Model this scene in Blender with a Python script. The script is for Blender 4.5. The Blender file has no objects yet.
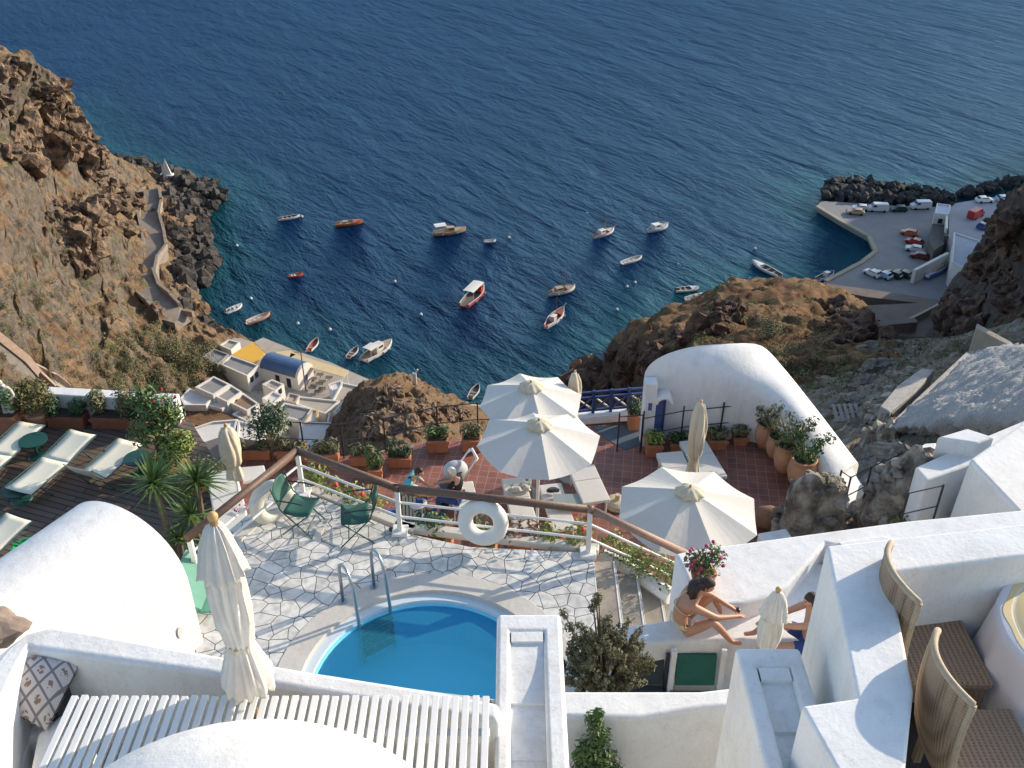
import bpy, bmesh, math, random
import numpy as np
from mathutils import Vector, Matrix, noise
random.seed(7)
SC = bpy.context.scene
COL = SC.collection
F = 995.0
TH = math.radians(33); CT, ST = math.cos(TH), math.sin(TH)
EYE = 100.0
rad = math.radians

def R(px, py, z):
    """point of the place at height z that lies in direction (px, py) of the photograph"""
    u = (px-512)/F; v = (384-py)/F
    d = (u, CT+v*ST, -ST+v*CT); t = (z-EYE)/d[2]
    return Vector((u*t, d[1]*t, z))
def RY(px, py, Y):
    u = (px-512)/F; v = (384-py)/F
    d = (u, CT+v*ST, -ST+v*CT); t = Y/d[1]
    return Vector((u*t, Y, EYE+d[2]*t))

# ---------------------------------------------------------------- materials
MATS = {}
def mat(name, col, rough=0.8, col2=None, scale=3.0, bump=0.0, bscale=None, metal=0.0, spec=0.5, alpha=None, mid=0.5, width=0.25, detail=6, bdist=0.02, sub=0.0, transl=0.0):
    if name in MATS: return MATS[name]
    m = bpy.data.materials.new(name); m.use_nodes = True; MATS[name] = m
    nt = m.node_tree; b = nt.nodes['Principled BSDF']
    b.inputs['Roughness'].default_value = rough; b.inputs['Metallic'].default_value = metal
    b.inputs['Specular IOR Level'].default_value = spec
    b.inputs['Base Color'].default_value = (*col, 1)
    if sub: b.inputs['Subsurface Weight'].default_value = sub
    tc = nt.nodes.new('ShaderNodeTexCoord')
    if col2 is not None:
        n = nt.nodes.new('ShaderNodeTexNoise'); n.inputs['Scale'].default_value = scale; n.inputs['Detail'].default_value = detail
        n.inputs['Roughness'].default_value = 0.62
        nt.links.new(tc.outputs['Object'], n.inputs['Vector'])
        r = nt.nodes.new('ShaderNodeValToRGB')
        r.color_ramp.elements[0].position = max(0, mid-width); r.color_ramp.elements[0].color = (*col, 1)
        r.color_ramp.elements[1].position = min(1, mid+width); r.color_ramp.elements[1].color = (*col2, 1)
        nt.links.new(n.outputs['Fac'], r.inputs['Fac']); nt.links.new(r.outputs['Color'], b.inputs['Base Color'])
    if bump:
        n2 = nt.nodes.new('ShaderNodeTexNoise'); n2.inputs['Scale'].default_value = bscale or scale*4; n2.inputs['Detail'].default_value = 5
        nt.links.new(tc.outputs['Object'], n2.inputs['Vector'])
        bp = nt.nodes.new('ShaderNodeBump'); bp.inputs['Strength'].default_value = bump; bp.inputs['Distance'].default_value = bdist
        nt.links.new(n2.outputs['Fac'], bp.inputs['Height']); nt.links.new(bp.outputs['Normal'], b.inputs['Normal'])
    if transl:
        t_ = nt.nodes.new('ShaderNodeBsdfTranslucent'); t_.inputs[0].default_value = (*col, 1); x = nt.nodes.new('ShaderNodeMixShader'); x.inputs[0].default_value = transl
        nt.links.new(b.outputs[0], x.inputs[1]); nt.links.new(t_.outputs[0], x.inputs[2]); nt.links.new(x.outputs[0], nt.nodes['Material Output'].inputs[0])
    return m
def plaster(name, clean, dirty, k):
    m = bpy.data.materials.new(name); m.use_nodes = True; MATS[name] = m; nt = m.node_tree; N = nt.nodes; L = nt.links.new
    b = N['Principled BSDF']; b.inputs['Roughness'].default_value = .92; b.inputs['Specular IOR Level'].default_value = .2
    tc = N.new('ShaderNodeTexCoord')
    def nz(sc, det, ro, st=(1,1,1), dist=0):
        mp = N.new('ShaderNodeMapping'); mp.inputs['Scale'].default_value = st; L(tc.outputs['Object'], mp.inputs[0])
        n = N.new('ShaderNodeTexNoise'); n.inputs['Scale'].default_value = sc; n.inputs['Detail'].default_value = det; n.inputs['Roughness'].default_value = ro; n.inputs['Distortion'].default_value = dist
        L(mp.outputs[0], n.inputs['Vector']); return n.outputs['Fac']
    def ramp(f, a, c, ca, cb):
        r = N.new('ShaderNodeValToRGB'); r.color_ramp.elements[0].position = a; r.color_ramp.elements[1].position = c
        r.color_ramp.elements[0].color = (*ca,1); r.color_ramp.elements[1].color = (*cb,1); L(f, r.inputs['Fac']); return r.outputs['Color']
    def mul(a, c):
        x = N.new('ShaderNodeMix'); x.data_type = 'RGBA'; x.blend_type = 'MULTIPLY'; x.inputs['Factor'].default_value = .75; L(a, x.inputs['A']); L(c, x.inputs['B']); return x.outputs['Result']
    c = ramp(nz(.9*k, 9, .72, dist=.4), .34, .52, dirty, clean)
    c = mul(c, ramp(nz(5, 8, .7, (1,1,.25)), .30, .50, (.86,.85,.83), (1,1,1)))
    c = mul(c, ramp(nz(34, 3, .6), .33, .42, (.88,.87,.85), (1,1,1)))
    vo = N.new('ShaderNodeTexVoronoi'); vo.feature = 'DISTANCE_TO_EDGE'; vo.inputs['Scale'].default_value = 1.1
    dn = N.new('ShaderNodeTexNoise'); dn.inputs['Scale'].default_value = 3; dn.inputs['Detail'].default_value = 6; L(tc.outputs['Object'], dn.inputs['Vector'])
    vm = N.new('ShaderNodeMix'); vm.data_type = 'VECTOR'; vm.inputs['Factor'].default_value = .35; L(tc.outputs['Object'], vm.inputs['A']); L(dn.outputs['Color'], vm.inputs['B']); L(vm.outputs['Result'], vo.inputs['Vector'])
    cr_ = ramp(vo.outputs['Distance'], .0, .004, (.84,.82,.79), (1,1,1)); c = mul(c, cr_)
    L(c, b.inputs['Base Color'])
    a = N.new('ShaderNodeMath'); a.operation = 'MULTIPLY_ADD'; a.inputs[1].default_value = .25; L(nz(38, 6, .7, (1,1,.5)), a.inputs[0]); L(nz(4.5, 5, .6), a.inputs[2])
    bp = N.new('ShaderNodeBump'); bp.inputs['Strength'].default_value = .55; bp.inputs['Distance'].default_value = .02; L(a.outputs[0], bp.inputs['Height']); L(bp.outputs['Normal'], b.inputs['Normal'])
    return m

white = plaster('whitewash', (.81,.80,.775), (.73,.715,.685), 1)
whiteb = plaster('whitewash_worn', (.80,.79,.765), (.68,.66,.62), 1.8)
white_far = mat('whitewash_far', (.62,.58,.52), .9, (.76,.73,.68), .35, 0)
paint = mat('white_paint', (.74,.72,.68), .45, (.8,.78,.74), 6)
pvc = mat('white_plastic', (.8,.8,.78), .35, (.74,.74,.72), 9)
wood_rail = mat('brown_wood', (.10,.055,.035), .55, (.16,.09,.06), 14, .3, 40)
wood_pale = mat('faded_wood', (.30,.17,.12), .6, (.38,.24,.18), 14, .3, 40)
teak = mat('teak', (.30,.17,.08), .5, (.40,.24,.12), 20)
terracotta = mat('terracotta', (.36,.13,.06), .85, (.50,.21,.11), 5, .3, 30)
terra_light = mat('terracotta_light', (.44,.21,.11), .85, (.58,.33,.19), 4, .4, 14)
canvas_old = mat('canvas', (.80,.76,.66), .9, (.74,.69,.58), 5, .25, 60, bdist=.004)
canvas_w = mat('canvas_white', (.83,.81,.75), .9, (.79,.76,.69), 3, .3, 9, bdist=.02, transl=.3)
canvas_cream = mat('canvas_cream', (.70,.63,.48), .9, (.60,.53,.39), 6, .3, 30, bdist=.01, transl=.15)
sling = mat('cream_sling', (.70,.66,.52), .8, (.76,.72,.58), 3, .2, 90, bdist=.004)
green_metal = mat('dark_green_metal', (.012,.07,.055), .45)
green_cloth = mat('green_fabric', (.015,.10,.075), .8, (.025,.14,.10), 8)
green_chair = mat('green_sling', (.018,.085,.065), .7, (.03,.12,.09), 5)
dark_metal = mat('dark_metal', (.03,.03,.035), .5)
steel = mat('stainless_steel', (.42,.47,.50), .28, metal=.9)
blue_paint = mat('blue_paint', (.02,.04,.14), .5, (.03,.06,.19), 5)
blue_door = mat('door_blue', (.08,.12,.30), .6)
leaf_g = mat('leaf_green', (.035,.085,.018), .6, (.12,.19,.045), 7, mid=.5, width=.14)
leaf_d = mat('leaf_dark', (.016,.045,.014), .6, (.06,.11,.03), 8, mid=.5, width=.14)
leaf_y = mat('leaf_yellow_green', (.12,.18,.03), .6, (.26,.30,.06), 8, mid=.5, width=.14)
leaf_s = mat('leaf_grey_green', (.085,.09,.035), .7, (.19,.18,.08), 9, mid=.5, width=.14)
leaf_b = mat('leaf_brown_green', (.07,.075,.035), .8, (.22,.20,.11), 14, mid=.5, width=.12)
red_flower = mat('red_petal', (.45,.02,.02), .6)
pink_flower = mat('pink_petal', (.45,.05,.14), .6)
bark = mat('bark', (.13,.09,.06), .9, (.22,.17,.12), 12, .5, 30)
skin = mat('skin', (.50,.27,.17), .55, (.56,.31,.20), 6, sub=.05)
skin_tan = mat('skin_tanned', (.44,.22,.13), .5, (.50,.26,.16), 6, sub=.05)
hair_d = mat('hair_dark', (.018,.010,.007), .5, (.04,.02,.012), 30, .6, 60)
glassy = mat('dark_glass', (.02,.03,.04), .12)
rubber = mat('tyre_rubber', (.02,.02,.02), .8)
stone = mat('rubble_stone', (.10,.085,.07), .95, (.36,.32,.26), 2.4, 1.0, 6, mid=.5, width=.1, bdist=.08)

# ---------------------------------------------------------------- mesh builder
class MB:
    def __init__(s): s.v = []; s.f = []; s.mi = []; s.cur = 0
    def add(s, vs, fs):
        o = len(s.v); s.v += [tuple(p) for p in vs]
        for f in fs: s.f.append(tuple(i+o for i in f)); s.mi.append(s.cur)
    def box(s, c, d, rz=0, rx=0, ry=0):
        m = Matrix.Translation(Vector(c)) @ Matrix.Rotation(rz,4,'Z') @ Matrix.Rotation(ry,4,'Y') @ Matrix.Rotation(rx,4,'X')
        x,y,z = d[0]/2,d[1]/2,d[2]/2
        vs = [m@Vector(p) for p in ((-x,-y,-z),(x,-y,-z),(x,y,-z),(-x,y,-z),(-x,-y,z),(x,-y,z),(x,y,z),(-x,y,z))]
        s.add(vs, [(3,2,1,0),(4,5,6,7),(0,1,5,4),(1,2,6,5),(2,3,7,6),(3,0,4,7)]); return s
    def prism(s, top, zb, ztop=None):
        """top: list of 3D points (ccw or cw); goes down to zb"""
        top = [Vector(p) for p in top]
        a = sum(top[i].x*top[(i+1)%len(top)].y-top[(i+1)%len(top)].x*top[i].y for i in range(len(top)))
        if a < 0: top = top[::-1]
        n = len(top)
        bot = [Vector((p.x,p.y,zb)) for p in top]
        s.add(top+bot, [tuple(range(n)), tuple(range(2*n-1,n-1,-1))]+[(i,i+n,(i+1)%n+n,(i+1)%n) for i in range(n)]); return s
    def tube(s, pts, r, n=8, closed=False, cap=True):
        pts = [Vector(p) for p in pts]; N = len(pts)
        rs = r if isinstance(r,(list,tuple)) else [r]*N
        rings = []; up = Vector((0,0,1))
        prev = None
        for i,p in enumerate(pts):
            if closed: t = pts[(i+1)%N]-pts[i-1]
            else: t = pts[min(i+1,N-1)]-pts[max(i-1,0)]
            t.normalize()
            if prev is None:
                a = t.cross(up)
                if a.length < 1e-3: a = t.cross(Vector((1,0,0)))
            else:
                a = prev - t*prev.dot(t)
            a.normalize(); prev = a; b = t.cross(a)
            rings.append([p + (a*math.cos(2*math.pi*k/n)+b*math.sin(2*math.pi*k/n))*rs[i] for k in range(n)])
        vs = [q for r_ in rings for q in r_]; fs = []
        M_ = N if closed else N-1
        for i in range(M_):
            j = (i+1)%N
            for k in range(n): fs.append((i*n+k, i*n+(k+1)%n, j*n+(k+1)%n, j*n+k))
        if cap and not closed: fs += [tuple(range(n-1,-1,-1)), tuple((N-1)*n+k for k in range(n))]
        s.add(vs, fs); return s
    def lathe(s, prof, c=(0,0,0), n=20, fold=0, nf=8, rz=0, tilt=None):
        c = Vector(c); vs = []; 
        for (r,z) in prof:
            for k in range(n):
                a = 2*math.pi*k/n+rz
                rr = r*(1+fold*math.cos(a*nf)) if fold else r
                p = Vector((rr*math.cos(a), rr*math.sin(a), z))
                if tilt: p = tilt@p
                vs.append(c+p)
        fs = []
        for i in range(len(prof)-1):
            for k in range(n): fs.append((i*n+k, i*n+(k+1)%n, (i+1)*n+(k+1)%n, (i+1)*n+k))
        fs.append(tuple(range(n-1,-1,-1))); fs.append(tuple((len(prof)-1)*n+k for k in range(n)))
        s.add(vs, fs); return s
    def blob(s, c, r, seed=0, amp=.25, sub=2, sc=1.0, fs_=1.3):
        bm = bmesh.new(); bmesh.ops.create_icosphere(bm, subdivisions=sub, radius=1)
        off = Vector((seed*3.1, seed*1.7, seed*.9)); r = Vector(r) if not isinstance(r,(int,float)) else Vector((r,r,r))
        vs = []
        for v in bm.verts:
            k = 1+amp*noise.noise(v.co*fs_+off)*1.6
            if sub > 2 and amp > .3: k += amp*.45*noise.noise(v.co*fs_*2.9+off)+amp*.22*noise.noise(v.co*fs_*6.1+off)
            vs.append(Vector(c)+Vector((v.co.x*r.x*k, v.co.y*r.y*k, v.co.z*r.z*k)))
        s.add(vs, [tuple(v.index for v in f.verts) for f in bm.faces]); bm.free(); return s
    def leaves(s, c, r, n, size, rng=random, shell=.45, upb=.3):
        c = Vector(c); r = Vector(r) if not isinstance(r,(int,float)) else Vector((r,r,r))
        for _ in range(n):
            d = Vector((rng.gauss(0,1), rng.gauss(0,1), rng.gauss(0,1))).normalized()
            k = shell+(1-shell)*rng.random()**.6
            p = c+Vector((d.x*r.x*k, d.y*r.y*k, d.z*r.z*k))
            nrm = (d+Vector((rng.uniform(-.8,.8),rng.uniform(-.8,.8),rng.uniform(-.5,.8)+upb))).normalized()
            a = nrm.orthogonal().normalized(); a = Matrix.Rotation(rng.uniform(0,6.28),3,nrm)@a; b = nrm.cross(a)
            L = size*rng.uniform(.7,1.4); W = L*.42
            s.add([p-a*L*.5, p+b*W*.5+nrm*L*.08, p+a*L*.5, p-b*W*.5+nrm*L*.08], [(0,1,2,3)])
        return s
    def build(s, name, m, parent=None, smooth=False, bevel=0, seg=2, loc=None):
        me = bpy.data.meshes.new(name); me.from_pydata(s.v, [], s.f); 
        ms = m if isinstance(m,(list,tuple)) else [m]
        for k in ms: me.materials.append(k)
        if len(ms) > 1: me.polygons.foreach_set('material_index', s.mi)
        if smooth: me.polygons.foreach_set('use_smooth', [True]*len(me.polygons))
        me.update()
        o = bpy.data.objects.new(name, me); COL.objects.link(o)
        if parent is not None: o.parent = parent
        if loc is not None: o.location = loc
        if bevel:
            b = o.modifiers.new('bevel','BEVEL'); b.width = bevel; b.segments = seg; b.limit_method = 'ANGLE'; b.angle_limit = rad(35)
            if smooth or seg > 1:
                me.polygons.foreach_set('use_smooth', [True]*len(me.polygons))
                b.harden_normals = True
        return o

def tag(o, label=None, cat=None, group=None, kind=None):
    if label: o['label'] = label
    if cat: o['category'] = cat
    if group: o['group'] = group
    if kind: o['kind'] = kind
    return o
def thing(name, label, cat, loc=(0,0,0), rz=0, group=None):
    o = bpy.data.objects.new(name, None); COL.objects.link(o); o.location = loc; o.rotation_euler = (0,0,rz)
    o.empty_display_size = .1
    return tag(o, label, cat, group)
def copy_tree(o, loc, rz=0, label=None, group=None, scale=None):
    def cp(x, par):
        c = x.copy(); COL.objects.link(c); c.parent = par
        for ch in [k for k in KIDS if k.parent == x]: cp(ch, c)
        return c
    KIDS = [k for k in COL.objects if k.parent is not None]
    r = cp(o, None); r.location = loc; r.rotation_euler = (0,0,rz)
    if label: r['label'] = label
    if group: r['group'] = group
    if scale: r.scale = (scale,)*3 if isinstance(scale,(int,float)) else scale
    return r
def struct(o): o['kind'] = 'structure'; return o

def pwall(name, pts, ztop, zbot, label=None, cat='wall', m=None, bevel=.04, parent=None, group=None):
    """whitewashed masonry: top outline as seen, at height ztop (number or list), down to zbot"""
    zs = ztop if isinstance(ztop,(list,tuple)) else [ztop]*len(pts)
    top = [R(p[0],p[1],z) for p,z in zip(pts,zs)]
    b = MB().prism(top, zbot)
    o = b.build(name, m or white, parent, bevel=bevel, seg=3)
    if label: tag(o, label, cat, group)
    return o

def cr(p0,p1,p2,p3,t):
    return .5*((2*p1)+(-p0+p2)*t+(2*p0-5*p1+4*p2-p3)*t*t+(-p0+3*p1-3*p2+p3)*t**3)
def patch(name, rows, m, nu=20, nv=20, amp=1.5, sc=.07, amp2=.4, sc2=.4, ridge=True, xyamp=0.0):
    """smooth sheet of ground through a grid of surveyed points; row entries (px,py,z) or ('w',x,y,z)"""
    G = np.array([[ (list(p[1:]) if p[0]=='w' else list(R(*p))) for p in r] for r in rows], float)
    nr, nc = G.shape[:2]
    H = np.zeros((nr, (nc-1)*nu+1, 3))
    for j in range((nc-1)*nu+1):
        i = min(j//nu, nc-2); t = (j-i*nu)/nu
        H[:,j] = cr(G[:,max(i-1,0)],G[:,i],G[:,i+1],G[:,min(i+2,nc-1)],t)
    K = np.zeros(((nr-1)*nv+1, H.shape[1], 3))
    for j in range((nr-1)*nv+1):
        i = min(j//nv, nr-2); t = (j-i*nv)/nv
        K[j] = cr(H[max(i-1,0)],H[i],H[i+1],H[min(i+2,nr-1)],t)
    h, w = K.shape[:2]
    V = []
    for a in range(h):
        for b in range(w):
            p = Vector(K[a,b])
            q = p*sc
            n1 = noise.fractal(q, .9, 2.1, 5)
            if ridge: n1 = (1-abs(noise.fractal(q*1.0+Vector((5,3,1)), .8, 2.1, 4))*2.2)*.7 + n1*.6
            n2 = noise.fractal(p*sc2, .8, 2.2, 4)
            d = n1*amp+n2*amp2
            dx = noise.fractal(q*1.7+Vector((9,1,4)), .8, 2, 4)*xyamp; dy = noise.fractal(q*1.7+Vector((1,8,3)), .8, 2, 4)*xyamp
            V.append((p.x+dx, p.y+dy, p.z+d))
    fs = [(a*w+b, a*w+b+1, (a+1)*w+b+1, (a+1)*w+b) for a in range(h-1) for b in range(w-1)]
    # face up
    e1 = Vector(V[1])-Vector(V[0]); e2 = Vector(V[w])-Vector(V[0])
    mid = (h//2)*w+w//2
    n = (Vector(V[mid+1])-Vector(V[mid])).cross(Vector(V[mid+w])-Vector(V[mid]))
    if n.z < 0: fs = [f[::-1] for f in fs]
    b_ = MB(); b_.add(V, fs); o = b_.build(name, m, smooth=True); struct(o)
    o['_'] = 0; del o['_']
    return o
def surf_pick(o, px, py):
    """where the line of sight (px, py) meets a ground sheet"""
    dg = bpy.context.evaluated_depsgraph_get()
    u = (px-512)/F; v = (384-py)/F
    d = Vector((u, CT+v*ST, -ST+v*CT)).normalized()
    ok, loc, nrm, _ = o.ray_cast(Vector((0,0,EYE)), d)
    return (loc, nrm) if ok else (None, None)
# ================================================================ ground, sea
def terrain_mat(name, cols, dark=(.05,.04,.035), rock=(.19,.165,.14), sc=.12, rocky=.5, green=(.10,.11,.045), greens=.5):
    m = bpy.data.materials.new(name); m.use_nodes = True; nt = m.node_tree; N = nt.nodes; Lk = nt.links.new
    b = N['Principled BSDF']; b.inputs['Roughness'].default_value = .95; b.inputs['Specular IOR Level'].default_value = .15
    tc = N.new('ShaderNodeTexCoord'); geo = N.new('ShaderNodeNewGeometry')
    def nz(scale, det=8, ro=.65, dist=0):
        n = N.new('ShaderNodeTexNoise'); n.inputs['Scale'].default_value = scale; n.inputs['Detail'].default_value = det
        n.inputs['Roughness'].default_value = ro; n.inputs['Distortion'].default_value = dist
        Lk(tc.outputs['Object'], n.inputs['Vector']); return n.outputs['Fac']
    def ramp(f, stops):
        r = N.new('ShaderNodeValToRGB'); e = r.color_ramp.elements
        e[0].position = stops[0][0]; e[0].color = (*stops[0][1],1); e[1].position = stops[-1][0]; e[1].color = (*stops[-1][1],1)
        for p,c in stops[1:-1]:
            x = e.new(p); x.color = (*c,1)
        Lk(f, r.inputs['Fac']); return r.outputs['Color']
    def mix(f, a, c):
        x = N.new('ShaderNodeMix'); x.data_type = 'RGBA'; Lk(f, x.inputs['Factor'])
        Lk(a, x.inputs['A']); Lk(c, x.inputs['B']); return x.outputs['Result']
    base = ramp(nz(sc, 10, .7, .6), [(.3,cols[0]),(.45,cols[1]),(.55,cols[2]),(.7,cols[3])])
    fine = ramp(nz(sc*9, 8, .7), [(.3,(.55,.55,.55)),(.7,(1.25,1.2,1.15))])
    mu = N.new('ShaderNodeMix'); mu.data_type='RGBA'; mu.blend_type='MULTIPLY'; mu.inputs['Factor'].default_value=1
    Lk(base, mu.inputs['A']); Lk(fine, mu.inputs['B']); base = mu.outputs['Result']
    # steep or rocky places: grey rock
    sep = N.new('ShaderNodeSeparateXYZ'); Lk(geo.outputs['Normal'], sep.inputs[0])
    rockc = ramp(nz(sc*5, 10, .75, .5), [(.35,dark),(.5,rock),(.65,tuple(min(1,k*1.6) for k in rock))])
    ad = N.new('ShaderNodeMath'); ad.operation='ADD'
    mm = N.new('ShaderNodeMath'); mm.operation='MULTIPLY_ADD'; mm.inputs[1].default_value=-.9; mm.inputs[2].default_value=.72
    Lk(sep.outputs['Z'], mm.inputs[0]); Lk(mm.outputs[0], ad.inputs[0])
    n4 = N.new('ShaderNodeMath'); n4.operation='MULTIPLY_ADD'; n4.inputs[1].default_value=1.5; n4.inputs[2].default_value=-.6+rocky*.5
    Lk(nz(sc*1.6, 9, .7, 1), n4.inputs[0]); Lk(n4.outputs[0], ad.inputs[1])
    rr = ramp(ad.outputs[0], [(.42,(0,0,0)),(.58,(1,1,1))])
    c = mix(rr, base, rockc)
    gr = ramp(nz(sc*2.3, 8, .7, .3), [(.60-greens*.1,(0,0,0)),(.66-greens*.1,(1,1,1))])
    gc = ramp(nz(sc*20, 5, .7), [(.35,tuple(k*.6 for k in green)),(.65,tuple(k*1.5 for k in green))])
    c = mix(gr, c, gc)
    Lk(c, b.inputs['Base Color'])
    bp = N.new('ShaderNodeBump'); bp.inputs['Strength'].default_value = .9; bp.inputs['Distance'].default_value = .6
    Lk(nz(sc*11, 10, .75), bp.inputs['Height']); Lk(bp.outputs['Normal'], b.inputs['Normal'])
    return m

t_brown = terrain_mat('hill_earth', [(.12,.07,.042),(.21,.135,.08),(.28,.20,.125),(.17,.09,.055)], rocky=.2, greens=.25, sc=.12, rock=(.14,.115,.09), dark=(.03,.025,.022))
t_ochre = terrain_mat('headland_earth', [(.09,.045,.03),(.18,.10,.055),(.27,.175,.095),(.14,.068,.042)], rocky=.2, rock=(.13,.09,.07))
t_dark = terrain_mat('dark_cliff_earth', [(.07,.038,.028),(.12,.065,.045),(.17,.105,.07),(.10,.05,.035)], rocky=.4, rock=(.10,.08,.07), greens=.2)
t_gully = terrain_mat('gully_rubble', [(.18,.13,.09),(.33,.27,.20),(.42,.37,.31),(.25,.18,.12)], sc=.35, rocky=.45, rock=(.36,.34,.31), dark=(.10,.09,.08), greens=.5)
t_knoll = terrain_mat('knoll_earth', [(.17,.09,.05),(.27,.17,.09),(.33,.23,.14),(.22,.12,.07)], sc=.3, rocky=.35, rock=(.2,.15,.11), greens=-.3)

hill_l = patch('hillside', [
 [('w',-175,205,30),('w',-125,215,20),('w',-118,225,10),('w',-112,235,2),('w',-108,243,-4),('w',-108,255,-5),('w',-106,264,-5),('w',-104,268,-5)],
 [(-150,20,60),(0,60,52),(35,72,48),(62,88,42),(70,116,33),(95,150,17),(112,168,5),(126,172,-.5)],
 [(-150,120,58),(0,130,44),(40,150,34),(75,170,26),(105,190,14),(140,188,5),(172,183,1.5),(212,190,-1.5)],
 [(-150,200,52),(0,210,38),(40,225,30),(85,235,22),(125,240,11),(150,245,5),(178,240,1.5),(208,245,-1.5)],
 [(-150,280,48),(0,290,34),(40,300,26),(85,300,18),(125,300,10),(160,300,5),(180,298,1.5),(202,300,-1.5)],
 [(-150,360,44),(0,350,30),(50,360,22),(100,355,15),(140,350,9),(175,335,5),(203,330,2),(228,336,-1.5)],
 [(-150,440,40),(0,420,26),(60,420,19),(110,415,13),(150,400,9),(200,385,4),(260,385,-2.5),(335,385,-4)],
 [(-150,560,36),(0,520,24),(60,510,17),(110,500,12),(160,480,9),(220,470,4),(300,450,-2.5),(380,430,-4)],
], t_brown, nu=44, nv=40, amp=2.6, sc=.06, amp2=1.0, sc2=.3, xyamp=1.3)

headland = patch('headland', [
 [(570,396,-3),(598,384,-3),(612,356,-3),(650,326,-3),(700,302,-3),(745,292,-3),(800,293,-3),(850,306,-3),(880,336,-2)],
 [(586,388,.5),(602,380,4),(612,350,11),(645,322,17),(692,304,20),(730,285,23),(790,283,22),(840,293,20),(870,320,22)],
 [(578,400,.5),(603,394,6),(625,362,20),(660,337,30),(700,320,33),(750,309,34),(800,309,32),(845,316,30),(872,336,32)],
 [(570,415,0),(610,410,8),(650,385,28),(690,362,40),(730,345,45),(770,340,44),(810,335,42),(850,335,40),(880,345,42)],
 [(560,430,0),(620,430,10),(680,410,33),(720,395,48),(760,375,55),(800,365,56),(840,360,54),(870,360,54),(900,365,55)],
 [(560,460,0),(620,460,10),(680,450,33),(720,440,50),(760,420,60),(800,410,62),(840,400,62),(870,400,62),(900,400,62)],
], t_ochre, nu=28, nv=30, amp=1.5, sc=.08, amp2=.7, sc2=.4, xyamp=1.4)

knoll = patch('rock_knoll', [
 [(325,440,-2),(345,405,-2),(365,396,-2),(400,388,-2),(425,394,-2),(450,404,-2),(475,412,-2),(505,420,-2)],
 [(328,436,6),(348,402,17),(366,386,24),(395,379,26),(418,384,23),(440,395,18),(462,405,13),(500,415,6)],
 [(322,446,10),(345,425,22),(366,410,30),(395,402,33),(420,404,31),(442,412,26),(466,420,20),(505,430,12)],
 [(315,465,12),(345,455,26),(366,445,36),(395,440,40),(420,440,38),(442,445,32),(470,450,24),(510,455,14)],
 [(310,500,14),(345,500,28),(366,500,38),(395,500,42),(420,500,42),(442,500,34),(470,500,26),(510,500,16)],
], t_knoll, nu=20, nv=24, amp=1.0, sc=.14, amp2=.55, sc2=.5, xyamp=.9)

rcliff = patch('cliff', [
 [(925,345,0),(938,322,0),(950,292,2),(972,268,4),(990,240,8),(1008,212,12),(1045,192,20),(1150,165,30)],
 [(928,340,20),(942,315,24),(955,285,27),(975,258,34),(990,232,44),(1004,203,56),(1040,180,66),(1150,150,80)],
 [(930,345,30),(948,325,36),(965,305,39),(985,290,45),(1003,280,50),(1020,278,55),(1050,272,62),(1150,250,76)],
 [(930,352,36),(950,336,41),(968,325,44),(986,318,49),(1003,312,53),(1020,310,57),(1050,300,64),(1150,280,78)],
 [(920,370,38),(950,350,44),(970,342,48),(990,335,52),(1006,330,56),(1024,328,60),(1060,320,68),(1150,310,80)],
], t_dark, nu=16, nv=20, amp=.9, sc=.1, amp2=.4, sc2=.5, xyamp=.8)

gully = patch('gully', [
 [(760,362,28),(800,358,28),(850,352,26),(900,350,24),(935,350,28),(985,345,34),(1100,312,52)],
 [(770,352,46),(810,348,46),(850,344,45),(900,342,45),(935,342,48),(985,334,54),(1100,300,68)],
 [(740,372,53),(790,365,54),(850,358,53),(900,356,56),(935,352,59),(985,344,65),(1100,330,78)],
 [(720,400,55),(780,388,58),(842,385,62),(890,385,66),(925,380,68),(985,372,73),(1100,360,83)],
 [(700,430,62),(780,425,66),(842,418,71),(885,430,75),(930,415,76.5),(985,405,79.5),(1100,400,86)],
 [(700,480,70),(780,475,73),(845,470,76),(890,480,79),(940,465,80),(1000,455,82),(1100,450,87)],
 [(700,540,72),(780,540,76),(845,540,78),(890,540,81),(940,540,83),(1000,540,86),(1100,540,91)],
], t_gully, nu=22, nv=24, amp=.5, sc=.2, amp2=.3, sc2=.9, xyamp=.5)

base_cliff = patch('cliff', [
 [('w',x,-12,94) for x in (-90,-60,-30,-12,0,12,30,60,90)],
 [('w',x,2,85) for x in (-90,-60,-30,-12,0,12,30,60,90)],
 [('w',x,14,80) for x in (-90,-60,-30,-12,0,12,30,60,90)],
 [('w',x,24,72) for x in (-90,-60,-30,-12,0,12,30,60,90)],
 [('w',x,50,46) for x in (-90,-60,-30,-12,0,12,30,60,90)],
 [('w',x,86,11) for x in (-90,-60,-30,-12,0,12,30,60,90)],
 [('w',-90,118,8),('w',-60,118,-3),('w',-30,118,-4),('w',-12,124,-1),('w',0,120,-2),('w',12,116,-3),('w',30,100,5),('w',60,90,10),('w',90,90,20)],
], t_brown, nu=10, nv=10, amp=1.0, sc=.08, amp2=.4, sc2=.4)

shade_hill = patch('unseen_shade_hill', [  # unseen hill added beyond the right edge to throw shade on the quay
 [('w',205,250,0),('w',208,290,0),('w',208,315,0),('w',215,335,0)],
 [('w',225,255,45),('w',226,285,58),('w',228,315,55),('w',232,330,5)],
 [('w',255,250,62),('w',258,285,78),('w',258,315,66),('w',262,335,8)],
 [('w',330,240,60),('w',335,285,76),('w',335,315,64),('w',340,335,8)]], t_dark, nu=10, nv=10, amp=2, sc=.05, amp2=1, sc2=.2)

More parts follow.
